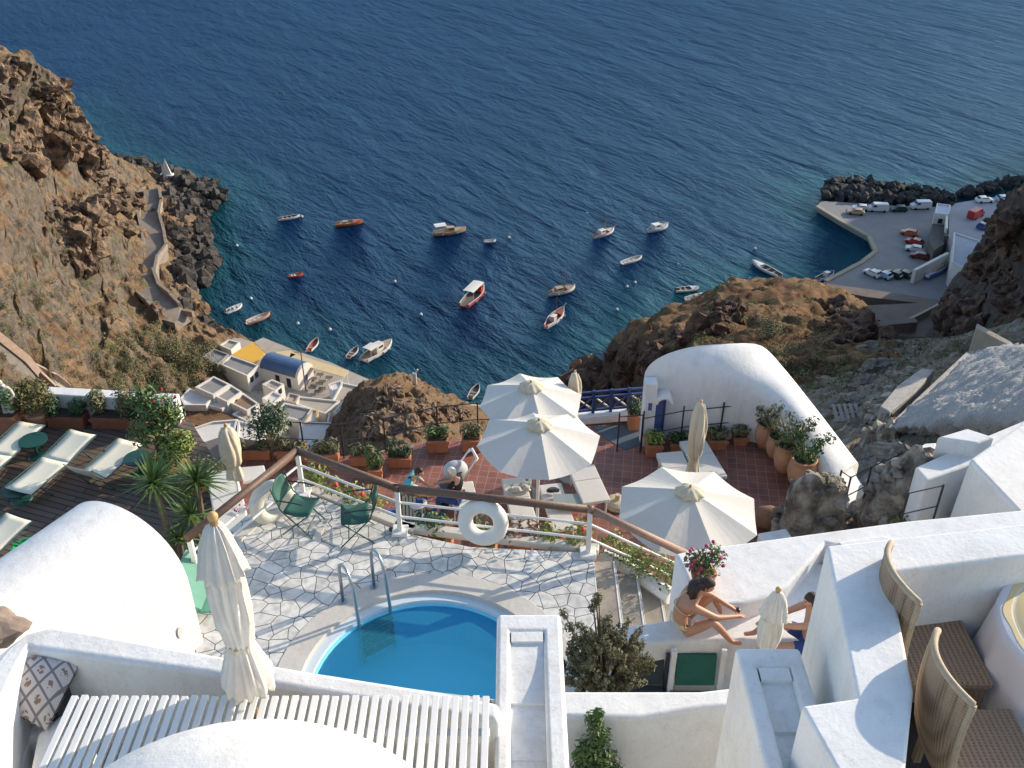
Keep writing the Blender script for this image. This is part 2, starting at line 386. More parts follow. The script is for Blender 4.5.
# ---- sea
COAST = [
 [(60,110),(95,150),(118,166),(150,168),(185,180),(213,186),(221,198),(206,215),(205,240),(212,265),(200,285),(190,298),(198,318),(225,334),(262,340),(330,368),(350,378)],
 [(350,395),(385,382),(430,395),(490,410),(560,385),(590,374),(605,345),(650,312),(725,284),(800,280),(830,278)],
 [(820,283),(862,262),(875,250),(870,236),(818,207),(822,190),(850,182),(900,190),(945,196),(960,193),(1000,186),(1060,176)],
]
segs = []
for pl in COAST:
    w = [R(a,b,0) for a,b in pl]
    segs += [(np.array(w[i][:2]), np.array(w[i+1][:2])) for i in range(len(w)-1)]
def spaced(a,b,st): return list(np.arange(a,b,st))
xs = [-6000,-3000,-1500,-800,-450,-300,-220,-170] + spaced(-140,-60,1.6) + spaced(-60,170,2.2) + [175,200,250,330,450,800,1500,3000,6000]
ys = [-300,-100,0,60,90] + spaced(104,290,1.8) + [300,330,380,460,600,800,1200,2000,3500,7000]
X, Y = np.meshgrid(xs, ys); P2 = np.stack([X.ravel(), Y.ravel()], 1)
D = np.full(len(P2), 1e9)
for a,b in segs:
    ab = b-a; t = np.clip(((P2-a)@ab)/(ab@ab), 0, 1)
    D = np.minimum(D, np.linalg.norm(P2-(a+t[:,None]*ab), axis=1))
me = bpy.data.meshes.new('sea'); w = len(xs)
me.from_pydata([(x,y,0) for x,y in P2], [], [(j*w+i, j*w+i+1, (j+1)*w+i+1, (j+1)*w+i) for j in range(len(ys)-1) for i in range(w-1)])
att = me.attributes.new('offshore', 'FLOAT', 'POINT'); att.data.foreach_set('value', D.astype(np.float32))
sea = bpy.data.objects.new('sea', me); COL.objects.link(sea); struct(sea)
m = bpy.data.materials.new('sea_water'); m.use_nodes = True; nt = m.node_tree; N = nt.nodes; Lk = nt.links.new
b = N['Principled BSDF']; b.inputs['IOR'].default_value = 1.33; pass
at = N.new('ShaderNodeAttribute'); at.attribute_name = 'offshore'
tc = N.new('ShaderNodeTexCoord')
def snoise(sx, sy, rz, scale, det=6, ro=.6, dist=0):
    m0 = N.new('ShaderNodeMapping'); m0.inputs['Rotation'].default_value = (0,0,-rz)
    mp = N.new('ShaderNodeMapping'); mp.inputs['Scale'].default_value = (sx,sy,1); Lk(m0.outputs[0], mp.inputs[0])
    n = N.new('ShaderNodeTexNoise'); n.inputs['Scale'].default_value = scale; n.inputs['Detail'].default_value = det; n.inputs['Roughness'].default_value = ro
    n.inputs['Distortion'].default_value = dist
    Lk(tc.outputs['Object'], m0.inputs[0]); Lk(mp.outputs[0], n.inputs['Vector']); return n.outputs['Fac']
def math_(op, a, c=None, d=None):
    x = N.new('ShaderNodeMath'); x.operation = op
    for i,k in enumerate((a,c,d)):
        if k is None: continue
        if isinstance(k,(int,float)): x.inputs[i].default_value = k
        else: Lk(k, x.inputs[i])
    return x.outputs[0]
dd = math_('ADD', at.outputs['Fac'], math_('MULTIPLY', math_('SUBTRACT', snoise(1,1,0,.12,5), .5), 22))
r = N.new('ShaderNodeValToRGB'); e = r.color_ramp.elements
e[0].position = 0; e[0].color = (.008,.060,.068,1); e[1].position = 1; e[1].color = (.0028,.018,.062,1)
x = e.new(.25); x.color = (.005,.038,.060,1); x = e.new(.6); x.color = (.003,.019,.058,1)
Lk(math_('DIVIDE', dd, 34), r.inputs['Fac'])
fo = N.new('ShaderNodeValToRGB'); fo.color_ramp.elements[0].position = .60; fo.color_ramp.elements[1].position = .68
fn = math_('SUBTRACT', snoise(1,1,0,.45,8,.72,.8), math_('MULTIPLY', at.outputs['Fac'], .035))
Lk(fn, fo.inputs['Fac'])
mx = N.new('ShaderNodeMix'); mx.data_type = 'RGBA'; Lk(fo.outputs['Color'], mx.inputs['Factor']); Lk(r.outputs['Color'], mx.inputs['A']); mx.inputs['B'].default_value = (.55,.6,.62,1)
rr = math_('MULTIPLY_ADD', fo.outputs['Color'], .5, .10)
h1 = snoise(.3,1,rad(-58),.20,4,.55,.5); h2 = snoise(.45,1,rad(-45),.62,5,.62,.4); h3 = snoise(.7,1,rad(-65),2.0,4,.65)
gust = snoise(.5,1,rad(-50),.018,4); h0 = snoise(.35,1,rad(-60),.075,3,.5,.4)
hh = math_('ADD', math_('MULTIPLY_ADD', h1, 1.5, math_('MULTIPLY', h0, 2.2)), math_('ADD', math_('MULTIPLY', h2, .55), math_('MULTIPLY', h3, .26)))
hh = math_('MULTIPLY', hh, math_('MULTIPLY_ADD', gust, 1.2, .4))
bp = N.new('ShaderNodeBump'); bp.inputs['Strength'].default_value = 1; bp.inputs['Distance'].default_value = 2.3
Lk(hh, bp.inputs['Height'])
df = N.new('ShaderNodeBsdfDiffuse'); Lk(mx.outputs['Result'], df.inputs[0]); Lk(bp.outputs['Normal'], df.inputs['Normal'])
gl = N.new('ShaderNodeBsdfGlossy'); gl.inputs[0].default_value = (.20,.45,.95,1); Lk(rr, gl.inputs['Roughness']); Lk(bp.outputs['Normal'], gl.inputs['Normal'])
fr = N.new('ShaderNodeFresnel'); fr.inputs[0].default_value = 1.33; Lk(bp.outputs['Normal'], fr.inputs['Normal'])
ms = N.new('ShaderNodeMixShader'); Lk(math_('MULTIPLY', fr.outputs[0], .66), ms.inputs[0]); Lk(df.outputs[0], ms.inputs[1]); Lk(gl.outputs[0], ms.inputs[2])
N.remove(b); Lk(ms.outputs[0], N['Material Output'].inputs[0])
me.materials.append(m)
bm_ = MB(); bm_.box((0,3000,-31),(14000,8000,1)); struct(bm_.build('seabed', mat('seabed',(.02,.05,.06),.9)))
# ================================================================ coast rocks (nobody could count)
rock_m = mat('lava_rock', (.012,.011,.010), .95, (.085,.072,.06), .9, .9, 3, mid=.48, width=.16, bdist=.25)
rock_m2 = mat('lava_rock_dark', (.015,.015,.016), .95, (.07,.065,.06), .9, .9, 3, mid=.5, width=.16, bdist=.25)
def in_poly(x, y, poly):
    c = False; n = len(poly)
    for i in range(n):
        a = poly[i]; b = poly[(i+1)%n]
        if (a[1] > y) != (b[1] > y) and x < (b[0]-a[0])*(y-a[1])/(b[1]-a[1])+a[0]: c = not c
    return c
def scatter(poly, n, rng):
    xs_ = [p[0] for p in poly]; ys_ = [p[1] for p in poly]; out = []
    while len(out) < n:
        x = rng.uniform(min(xs_),max(xs_)); y = rng.uniform(min(ys_),max(ys_))
        if in_poly(x,y,poly): out.append((x,y))
    return out
rng = random.Random(3)
b = MB()
shore_poly = [(112,163),(150,166),(185,178),(215,184),(223,200),(208,215),(208,240),(218,262),(204,283),(194,300),(200,318),(225,334),(215,338),(190,325),(176,310),(164,285),(162,250),(165,215),(150,185),(120,176)]
for i,(x,y) in enumerate(scatter(shore_poly, 620, rng)):
    p = R(x,y,0); s = rng.uniform(.6,1.9)*(1.3 if rng.random()<.15 else 1)
    b.blob((p.x,p.y,rng.uniform(-.2,1.2)+ (1.2 if x<190 else 0)), (s*rng.uniform(.8,1.3), s*rng.uniform(.8,1.3), s*rng.uniform(.6,1.1)), seed=i, amp=.5, sub=1)
tag(b.build('shore_boulders', rock_m), 'jumbled dark lava boulders along the water below the left hillside', 'rocks', kind='stuff')
b = MB()
bw = [(822,193),(826,186),(850,181),(900,187),(935,193),(952,198),(950,205),(900,204),(860,203),(822,200)]
for i,(x,y) in enumerate(scatter(bw, 330, rng)):
    p = R(x,y,1); s = rng.uniform(.7,1.5)
    b.blob((p.x,p.y,rng.uniform(.2,2.6)), (s*rng.uniform(.8,1.3), s*rng.uniform(.8,1.3), s), seed=i, amp=.5, sub=1)
for i,(x,y) in enumerate(scatter([(955,196),(1000,186),(1050,174),(1050,180),(1005,190),(958,200)], 90, rng)):
    p = R(x,y,0); s = rng.uniform(.8,1.6); b.blob((p.x,p.y,rng.uniform(0,1.5)), s, seed=i, amp=.5, sub=1)
tag(b.build('breakwater_boulders', rock_m2), 'heaped dark boulders protecting the outer edge of the harbour quay', 'rocks', kind='stuff')
b = MB()
for i,(x,y) in enumerate(scatter([(560,392),(575,378),(590,370),(602,382),(604,400),(570,412)], 60, rng)):
    p = R(x,y,0); s = rng.uniform(1,2.4); b.blob((p.x,p.y,rng.uniform(0,3)), s, seed=i, amp=.5, sub=1)
tag(b.build('point_boulders', mat('red_rock',(.06,.03,.02),.95,(.2,.11,.07),.8,.8,3,bdist=.2)), 'brown boulders at the foot of the headland', 'rocks', kind='stuff')

# rock outcrops on the slopes
def crags(name, sheet, polys, n, m, lab, smin, smax, seed, cat='rocks'):
    rg = random.Random(seed); b = MB(); per = n//len(polys)
    for poly in polys:
        for (x,y) in scatter(poly, per, rg):
            p, nn = surf_pick(sheet, x, y)
            if p is None: continue
            s = rg.uniform(smin,smax)*(1.7 if rg.random()<.12 else 1)
            b.blob(p-Vector((0,0,s*.15)), (s*rg.uniform(.6,1.3), s*rg.uniform(.6,1.2), s*rg.uniform(.5,1.2)), seed=rg.random()*90, amp=.55, sub=3 if s>.5 else 2, fs_=1.5)
    return tag(b.build(name, m), lab, cat, kind='stuff')
bpy.context.view_layer.update()
crag_m = mat('crag_rock',(.045,.03,.022),.95,(.27,.18,.11),.5,1,2.2,mid=.5,width=.1,bdist=.4,detail=10)
crags('crags', hill_l, [[(0,62),(30,70),(62,90),(72,125),(60,165),(20,170),(0,150)],[(40,85),(66,95),(75,125),(100,155),(70,160)],[(70,130),(110,168),(150,190),(120,230),(85,190)],[(40,190),(110,205),(100,270),(60,260)]], 130, crag_m, 'dark craggy outcrops on the left hillside', .8, 2.6, 21)
crags('crags', headland, [[(608,360),(645,335),(680,322),(690,345),(640,390),(608,388)],[(820,300),(868,325),(865,350),(820,340)],[(715,305),(745,300),(740,325),(705,335)]], 54, mat('crag_red',(.03,.016,.012),.95,(.17,.09,.055),.8,.9,3,mid=.5,width=.12,bdist=.2), 'dark reddish outcrops on the headland', .6, 1.7, 22)
crags('rubble', gully, [[(840,335),(930,335),(900,400),(850,400)],[(862,400),(900,400),(890,450),(868,440)]], 110, mat('gully_stone',(.16,.12,.085),.95,(.44,.37,.28),1.6,.8,5,mid=.5,width=.14,bdist=.08), 'loose grey stones scattered through the gully', .1, .42, 23, 'rubble')
crags('rubble', knoll, [[(350,410),(395,385),(440,400),(480,420),(360,440)]], 90, mat('knoll_stone',(.07,.045,.03),.95,(.28,.19,.12),1.2,.9,4,mid=.5,width=.14,bdist=.1), 'rough brown rocks on the knoll beside the village', .3, 1.0, 24, 'rubble')
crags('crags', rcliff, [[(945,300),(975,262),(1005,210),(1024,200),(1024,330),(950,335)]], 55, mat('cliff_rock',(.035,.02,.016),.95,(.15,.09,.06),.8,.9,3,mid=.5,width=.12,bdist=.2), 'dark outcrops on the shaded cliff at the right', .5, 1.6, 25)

# scrub on the slopes
def scrub(name, sheet, polys, n, m, lab, smin, smax, seed):
    rg = random.Random(seed); b = MB(); k = 0; per = n//len(polys)
    for poly in polys:
        for (x,y) in scatter(poly, per, rg):
            p, nn = surf_pick(sheet, x, y)
            if p is None: continue
            s = rg.uniform(smin,smax)
            c = p+Vector((0,0,s*.25))
            b.leaves(c, (s,s,s*.6), 40, s*.34, rg, shell=.3, upb=.6)
    return tag(b.build(name, m), lab, 'scrub', kind='stuff')
bpy.context.view_layer.update()
scrub('scrub', hill_l, [[(60,200),(160,300),(185,370),(100,395),(0,400),(0,280)], [(150,320),(200,345),(200,385),(90,395),(90,350)], [(110,360),(215,365),(235,410),(120,410)]], 900, leaf_s, 'olive and grey-green scrub dotted over the brown left hillside', .35, 1.1, 5)
scrub('heath', headland, [[(690,300),(830,300),(860,370),(700,370)], [(760,320),(860,330),(850,380),(740,380)]], 260, mat('leaf_dry',(.09,.075,.03),.8,(.20,.16,.07),6,mid=.5,width=.14), 'low dry brush scattered over the ochre headland', .3, .8, 6)
scrub('weeds', gully, [[(760,355),(860,350),(850,400),(760,400)], [(860,330),(960,330),(940,360),(870,380)]], 220, mat('leaf_weed',(.07,.08,.03),.8,(.17,.18,.08),6,mid=.5,width=.14), 'dry green weeds growing in the rubble gully', .2, .6, 8)
def bush_at(name, sheet, px, py, r, m, lab, cat='bush', group=None, n=1300, ls=None, seed=1, squash=.75):
    p, nn = surf_pick(sheet, px, py)
    if p is None: p = R(px,py,5)
    rg = random.Random(seed*7+int(px)); b = MB(); 
    for i in range(5):
        o = Vector((rg.uniform(-.5,.5)*r, rg.uniform(-.5,.5)*r, rg.uniform(0,.35)*r))
        b.leaves(o, (r*.7,r*.7,r*.7*squash), n//5, ls or r*.10, rg, shell=.5)
    b.tube([(0,0,-r*.6),(0.05,0,0)], r*.08, 6)
    return tag(b.build(name, m, loc=p+Vector((0,0,r*.25))), lab, cat, group)
for i,(x,y,r,m_,lab) in enumerate([
  (176,362,4.0,leaf_s,'large rounded olive-green bush above the gray flat roof'),
  (197,366,3.6,leaf_s,'round olive-green bush right of the largest bush on the slope'),
  (208,350,2.4,leaf_s,'small olive bush just above the gray flat roof by the water'),
  (168,350,2.4,leaf_s,'pale green bush beside the coastal path end'),
  (262,378,2.6,leaf_s,'olive bush beside the wall behind the blue-roofed chapel'),
  (245,372,2.4,leaf_s,'dry olive bush between the parapet roof and the chapel'),
  (258,396,2.4,leaf_s,'green bush at the right corner of the walled white roofs'),
  (222,374,2.2,leaf_s,'low brown-green bush under the gray flat roof'),
  (150,395,2.2,leaf_d,'dark green bush above the left white parapet'),
  (40,305,1.8,leaf_s,'small grey bush high on the left hillside'),
  (125,368,2.0,leaf_s,'rounded bush low on the hillside near the coast path'),
  (113,262,1.5,leaf_s,'bright green bush beside the coastal path bend')]):
    bush_at('bush', hill_l, x, y, r, m_, lab, group='bushes on the left hillside', seed=i)
for i,(x,y,r,lab) in enumerate([(770,338,3.0,'dark rounded bush in the middle of the ochre headland'),(722,322,1.6,'grey-green bush left on the headland slope'),(772,285,1.8,'pale bush on the crest of the headland')]):
    bush_at('bush', headland, x, y, r*.7, leaf_s, lab, group='bushes on the headland', seed=i+30)
for i,(x,y,r,lab) in enumerate([(939,336,1.5,'big rounded olive bush on the path wall above the gully'),(902,340,.8,'small brown bush on the path wall above the gully'),(961,352,.8,'dark green bush beside the upright concrete slab'),(835,375,.7,'bright green tuft low in the gully')]):
    bush_at('bush', gully, x, y, r, leaf_s, lab, group='bushes around the gully', seed=i+40)
# rock lumps in the gully
for i,(x,y,s,lab) in enumerate([(871,352,1.0,'grey boulder on the ridge of the gully'),(876,372,.9,'dark boulder under the ridge boulder in the gully'),(846,407,.75,'dark pointed boulder just behind the wooden pallet'),(893,347,.8,'pale rock beside the path wall'),(868,383,.5,'small rock below the dark boulder')]):
    p,_ = surf_pick(gully,x,y); p = p or R(x,y,65)
    tag(MB().blob((0,0,0),(s,s*.8,s*.8),seed=i+60,amp=.5,sub=3).build('boulder', mat('gully_rock',(.09,.075,.06),.95,(.30,.26,.21),2,.8,5,bdist=.08), loc=p+Vector((0,0,s*.2))), lab, 'boulder', 'boulders in the gully')
# pale rubble slab slope at the right + concrete slabs
conc = mat('old_concrete', (.24,.22,.20), .95, (.40,.38,.35), 1.2, .8, 7, mid=.45, width=.2, bdist=.05)
scree = patch('terrain', [
 [(890,430,76),(930,438,78.6),(985,446,82),(1060,450,86)],
 [(894,423,76.6),(935,420,80.2),(985,420,83.2),(1060,420,87)],
 [(928,392,75.8),(955,392,79),(1000,395,82.6),(1070,398,87)],
 [(966,357,74),(985,360,77),(1020,364,81),(1080,368,85)],
 [(984,347,72.5),(1012,346,76),(1045,348,80),(1090,353,85)],
 [(986,352,62),(1014,352,64),(1050,356,70),(1100,360,76)]], mat('grey_scree',(.27,.27,.27),.95,(.42,.41,.40),.9,1,9,bdist=.12), nu=20,nv=16,amp=.12,sc=.5,amp2=.18,sc2=1.4)
o = MB(); o.prism([R(888,428,76.9),R(893,420,76.9),R(966,352,74.4),R(975,350,74.4),R(973,357,74.4),R(903,426,76.9)], 66)
tag(o.build('retaining_wall', conc, bevel=.05), 'long pale concrete wall climbing the left edge of the grey rubble slope', 'wall')
o = MB(); o.prism([R(880,406,75),R(898,385,74),R(922,368,73),R(934,370,73),R(915,392,74.6),R(890,412,75.4)], 64)
tag(o.build('ruined_wall', conc, bevel=.06), 'broken concrete slab wall in the gully left of the rubble slope', 'wall')
o = MB(); o.prism([R(977,323,75),R(1012,342,75),R(1010,346,75),R(976,328,75)], 70)
tag(o.build('concrete_slab', mat('tan_concrete',(.30,.25,.19),.95,(.42,.36,.28),1.2,.8,7,bdist=.05), bevel=.05), 'upright tan concrete slab at the top of the rubble slope', 'slab')
o = MB()
pa = [(930,341,62),(895,343,60),(860,349,60),(840,352,60)]
# wooden pallet
pp, nn = surf_pick(gully, 842, 420)
pal = thing('pallet', 'weathered wooden pallet lying in the gully beside the white vaulted house', 'pallet', pp+Vector((0,-.3,.6)), rad(6))
pal.rotation_euler = (rad(25),0,rad(4))
pm = mat('grey_wood',(.28,.25,.21),.9,(.40,.36,.31),10)
b = MB()
for k in range(5): b.box((-.55+k*.275,0,.1),(.16,1.0,.03))
b.build('deck_boards', pm, pal)
for k in (-.42,0,.42): MB().box((0,k,.03),(1.3,.1,.1)).build('runner', pm, pal)

# coastal path on the left
def ribbon(pts, wid, sheet=None, zoff=.15, thick=.5):
    """pts of world positions -> flat strip with thickness"""
    b = MB(); L=[]; Rr=[]
    for i,p in enumerate(pts):
        t = (pts[min(i+1,len(pts)-1)]-pts[max(i-1,0)]); t.z=0; t.normalize(); n = Vector((-t.y,t.x,0))
        L.append(p+n*wid/2); Rr.append(p-n*wid/2)
    n = len(pts)
    dn = Vector((0,0,thick))
    vs = L+Rr+[q-dn for q in L]+[q-dn for q in Rr]
    fs = []
    for i in range(n-1):
        fs += [(i,i+n,i+n+1,i+1),(i,i+1,i+2*n+1,i+2*n),(i+n,i+3*n,i+3*n+1,i+n+1)]
    b.add(vs, fs); return b, L, Rr
path_px = [(150,192),(152,205),(150,220),(154,236),(156,250),(148,264),(143,278),(148,292),(160,304),(170,314),(184,330)]
dt = mat('path_dirt',(.18,.15,.12),.95,(.28,.24,.20),.8,.5,5)
pw = []
for i,(x,y) in enumerate(path_px):
    q_,_=surf_pick(hill_l,x,y); pw.append((q_+Vector((0,0,.7))) if q_ is not None else R(x,y,7.2-.35*i))
pb, L_, R_ = ribbon(pw, 4.6, thick=3); struct(pb.build('path', dt, smooth=False))
dry = mat('dry_stone',(.20,.16,.12),.95,(.36,.31,.25),1.2,.8,5,bdist=.15)
for side,lab in ((L_,'low stone wall on the landward side of the coast path'),(R_,'low stone wall on the seaward side of the coast path')):
    b = MB(); n = len(side)
    for i in range(n-1):
        a, c = side[i], side[i+1]; mid = (a+c)/2; d = c-a
        b.box((mid.x,mid.y,mid.z+.3),(d.length+.1,.6,1.2),rz=math.atan2(d.y,d.x))
    tag(b.build('path_wall', dry), lab, 'wall')
# stepped lane lower left of the hillside
sp = [R(-40,318,31.5),R(0,350,29.6),(R(38,376,28.2)),R(75,400,27)]
sp=[(surf_pick(hill_l,x,y)[0] or R(x,y,29))+Vector((0,0,.9)) for x,y in ((2,350),(20,364),(38,377),(56,389),(72,399))]; sp=[sp[0]+(sp[0]-sp[1])*2.2]+sp
sb, L_, R_ = ribbon(sp, 3.0, thick=4); struct(sb.build('lane', mat('lane_stone',(.20,.18,.16),.95,(.30,.27,.24),1.5,.4,6)))
for side,lab in ((L_,'reddish parapet on the upper side of the stepped lane'),(R_,'pale parapet on the lower side of the stepped lane')):
    b = MB()
    for i in range(len(side)-1):
        a,c = side[i],side[i+1]; mid=(a+c)/2; d=c-a
        b.box((mid.x,mid.y,mid.z+.35),(d.length+.1,.4,1.1),rz=math.atan2(d.y,d.x), ry=-math.atan2(d.z,Vector((d.x,d.y)).length))
    tag(b.build('lane_parapet', mat('lane_wall',(.30,.20,.15),.9,(.42,.33,.26),1.5)), lab, 'wall')
b = MB()
p = R(167,176,3)
b.prism([p+Vector(q) for q in ((-1.8,-1,.5),(1.8,-1,.5),(1.6,1,.5),(-1.6,1,.5))], .3)
b.add([p+Vector(q) for q in ((-1.3,-.3,.5),(1.3,-.3,.5),(.2,0,4.8),(-1.3,.3,.5),(1.3,.3,.5))], [(0,1,2),(1,4,2),(4,3,2),(3,0,2)])
tag(b.build('beacon', white_far), 'small white triangular beacon standing on the rocks of the point', 'beacon')

# ================================================================ boats
hull_w = mat('hull_white',(.70,.68,.64),.4,(.62,.60,.56),3); hull_o = mat('hull_orange',(.45,.12,.04),.5,(.52,.17,.06),3); hull_r = mat('hull_red',(.42,.04,.03),.5,(.5,.07,.05),3)
hull_t = mat('hull_tan',(.36,.24,.14),.5,(.46,.33,.2),3); hull_p = mat('hull_pink',(.42,.20,.14),.5,(.48,.26,.18),3); hull_b = mat('hull_blue_white',(.45,.52,.58),.4,(.55,.6,.64),3)
in_t = mat('deck_tan',(.38,.28,.18),.7,(.46,.36,.25),4); in_w = mat('deck_white',(.55,.53,.48),.7,(.62,.6,.55),4); in_d = mat('deck_dark',(.10,.09,.085),.8,(.18,.15,.13),4); in_r = mat('deck_red',(.28,.06,.04),.7,(.38,.12,.08),4)
tarp = mat('tarp_white',(.72,.70,.64),.8,(.64,.62,.56),3); motor = mat('motor_black',(.03,.03,.035),.4)
orange_c = mat('rope_orange',(.6,.2,.05),.7)
def hull_mesh(L, B, H, transom=.7, sheer=.35, n=14):
    """open hull: outer skin, gunwale, inner skin down to the sole"""
    vs=[]; fs=[]; 
    prof=[]
    for i in range(n+1):
        t=i/n; x=-L/2+L*t
        w=B/2*(transom+(1-transom)*min(1,t*2.6))*(1-max(0,(t-.45)/.55)**2.3)
        w=max(w,.02); sh=H+sheer*(max(0,t-.4)/.6)**2+.12*sheer*(1-t)
        xk = x - (0 if t<.85 else (t-.85)*L*.25)
        prof.append((x,xk,w,sh))
    ring=[]
    for x,xk,w,sh in prof:
        wi=max(w-.07*B,.01)
        ring.append([(xk,0,-.25),(xk,-w*.75,-.1),(x,-w,H*.4),(x,-w,sh),(x,-wi,sh),(x,-wi*.9,H*.35),(x,0,H*.33),(x,wi*.9,H*.35),(x,wi,sh),(x,w,sh),(x,w,H*.4),(xk,w*.75,-.1)])
    vs=[p for r_ in ring for p in r_]; m_=12
    mi=[]
    for i in range(n):
        for k in range(m_):
            fs.append((i*m_+k,i*m_+(k+1)%m_,(i+1)*m_+(k+1)%m_,(i+1)*m_+k)); mi.append(1 if k in (4,5,6,7) else (2 if k in (3,8) else 0))
    fs.append(tuple(range(m_-1,-1,-1))); mi.append(0)
    fs.append(tuple(n*m_+k for k in range(m_))); mi.append(0)
    return vs,[f[::-1] for f in fs],mi
def boat(name, label, cat, stern, bow, B, hm, dm, H=.55, gm=None, cabin=None, canopy=None, mast=None, benches=0, outboard=False, foredeck=None, poles=False, fender=False, group='boats moored in the bay', rigging=False):
    a = R(stern[0],stern[1],.4); c = R(bow[0],bow[1],.5); L = (Vector((c.x,c.y))-Vector((a.x,a.y))).length
    t = thing(name, label, cat, ((a.x+c.x)/2,(a.y+c.y)/2,0), math.atan2(c.y-a.y,c.x-a.x), group)
    vs,fs,mi = hull_mesh(L,B,H, transom=.35 if cat in('caique',) else .72, sheer=.5 if cat=='caique' else .3)
    b = MB(); b.v=vs; b.f=fs; b.mi=mi
    b.build('hull',[hm,dm,gm or hm],t,smooth=False)
    for k in range(benches):
        MB().box((-L*.28+k*L*.2,0,H*.75),(.28,B*.78,.06)).build('bench', in_t if dm is not in_t else in_w, t)
    if foredeck:
        b=MB(); b.add([(L*.14,-B*.4,H+.05),(L*.47,0,H+.33),(L*.14,B*.4,H+.05),(L*.14,0,H+.14)],[(0,1,3),(3,1,2)]); b.build('foredeck',foredeck,t)
    if cabin:
        cx,cl,cw,ch,cm = cabin
        x=L*cx; b=MB(); b.prism([(x-cl/2,-cw/2,H+ch),(x+cl/2,-cw*.4,H+ch*.92),(x+cl/2,cw*.4,H+ch*.92),(x-cl/2,cw/2,H+ch)],H*.4)
        cb=b.build('cabin',cm,t,bevel=.06)
        for s in (-1,1): MB().box((x,s*(cw*.45+.035),H+ch*.6),(cl*.6,.05,ch*.28),rz=-s*-.05).build('window',glassy,cb)
        MB().box((x+cl/2+.02,0,H+ch*.6),(.05,cw*.6,ch*.28)).build('window',glassy,cb)
    if canopy:
        cx,cl,cw,ch,cm = canopy; x=L*cx
        b=MB(); k=6
        pts=[(x-cl/2+cl*i/k, j) for i in range(k+1) for j in range(5)]
        vs=[(px_, (j-2)/2*cw/2, H+ch+ .12*(1-((j-2)/2)**2)) for px_,j in pts]
        fs=[(i*5+j,(i+1)*5+j,(i+1)*5+j+1,i*5+j+1) for i in range(k) for j in range(4)]
        vs2=[(v[0],v[1],v[2]-.05) for v in vs]; n0=len(vs)
        b.add(vs+vs2, fs+[tuple(q+n0 for q in f[::-1]) for f in fs]); b.build('canopy',cm,t)
        for sx in (-1,1):
            for sy in (-1,1): MB().tube([(x+sx*cl*.46,sy*cw*.44,H*.4),(x+sx*cl*.46,sy*cw*.44,H+ch)],.035,5).build('canopy_post',paint,t)
    if mast:
        mx,mh = mast; x=L*mx
        MB().tube([(x,0,H*.3),(x,0,mh)],[.09,.05],6).build('mast',teak,t)
        MB().tube([(x,0,H+.9),(x-L*.3,0,H+1.3)],.05,5).build('boom',teak,t)
        b=MB(); b.tube([(x,0,mh*.95),(L*.5,0,H+.4)],.018,4); b.tube([(x,0,mh*.95),(-L*.48,0,H+.3)],.018,4)
        for s in(-1,1): b.tube([(x,0,mh*.9),(x,s*B*.45,H+.1)],.018,4)
        b.build('rigging',dark_metal,t)
        MB().tube([(L*.46,0,H+.3),(L*.62,0,H+.75)],[.07,.04],5).build('bowsprit',teak,t)
    if outboard:
        b=MB(); b.box((-L/2-.12,0,H+.25),(.32,.28,.4)); b.box((-L/2-.12,0,H-.25),(.12,.1,.8)); b.build('outboard_motor',motor,t,bevel=.04)
    if fender:
        for k in range(3):
            MB().blob((-L*.25+k*L*.22,-B*.5-.12,H*.7),(.13,.13,.24),sub=2,amp=0).build('fender',orange_c if k%2 else tarp,t)
    return t
boat('rowing_boat','low white open boat alone at the far left of the bay','boat',(278,219),(300,215),1.7,hull_w,in_d,benches=3,H=.5)
boat('fishing_boat','orange-brown wooden boat with tan bundles aboard, upper left of the bay','boat',(335,224.5),(363,221),2.3,hull_o,in_t,benches=2,H=.7,foredeck=hull_o,cabin=(-.15,1.3,1.0,.35,in_t))
boat('rowing_boat','smallest orange-red boat with white thwart in the left part of the bay','boat',(289,276),(303,273),1.5,hull_r,in_t,benches=2,H=.45)
boat('motor_boat','white speedboat with outboard nearest the left boulders','boat',(226,312),(242,304),1.7,hull_w,hull_b,outboard=True,H=.5,foredeck=hull_w,benches=1,cabin=(-.02,.6,.8,.3,hull_w))
boat('fishing_boat','salmon-pink open boat beside the white speedboat','boat',(246,323),(270,313),2.0,hull_p,in_w,benches=3,H=.6,outboard=True)
boat('rowing_boat','small white boat with red interior just off the yellow awning','boat',(309,350),(318,338),1.6,hull_w,in_r,benches=1,H=.5)
boat('dinghy','little white dinghy tied beside the white cabin boat near the quay','boat',(348,357),(358,346),1.5,hull_w,in_d,benches=2,H=.4)
boat('cabin_boat','cream cabin boat with tan wheelhouse roof closest to the village quay','boat',(364,360),(392,341),3.0,hull_w,in_t,cabin=(-.02,2.4,1.8,1.3,in_w),canopy=(-.24,2.4,2.2,1.5,tarp),H=.8,foredeck=in_t,fender=True)
boat('caique','tan wooden caique with folded white tarpaulin over its stern','caique',(433,234),(466,229),2.8,hull_t,in_t,cabin=(.02,2.0,1.5,.9,hull_t),canopy=(-.28,2.8,2.1,1.7,tarp),H=.8,foredeck=in_t,fender=True)
boat('dinghy','tiny white dinghy between the tan caique and the mooring buoy','boat',(484,241),(496,239.5),1.4,hull_w,in_w,benches=1,H=.4)
boat('excursion_boat','red hulled excursion boat with long white canopy in mid bay','boat',(464,306),(484,286),3.2,hull_r,in_d,canopy=(-.02,5.2,2.5,1.9,tarp),H=.9,gm=hull_w,foredeck=hull_r,cabin=(.25,1.2,1.6,1.2,hull_r),fender=True)
boat('caique','white caique with red trim and mast at the far centre of the bay','caique',(594,237),(614,229),2.4,hull_w,in_t,mast=(.05,5.2),cabin=(-.12,1.8,1.3,.8,hull_w),H=.8,gm=hull_r,foredeck=in_w)
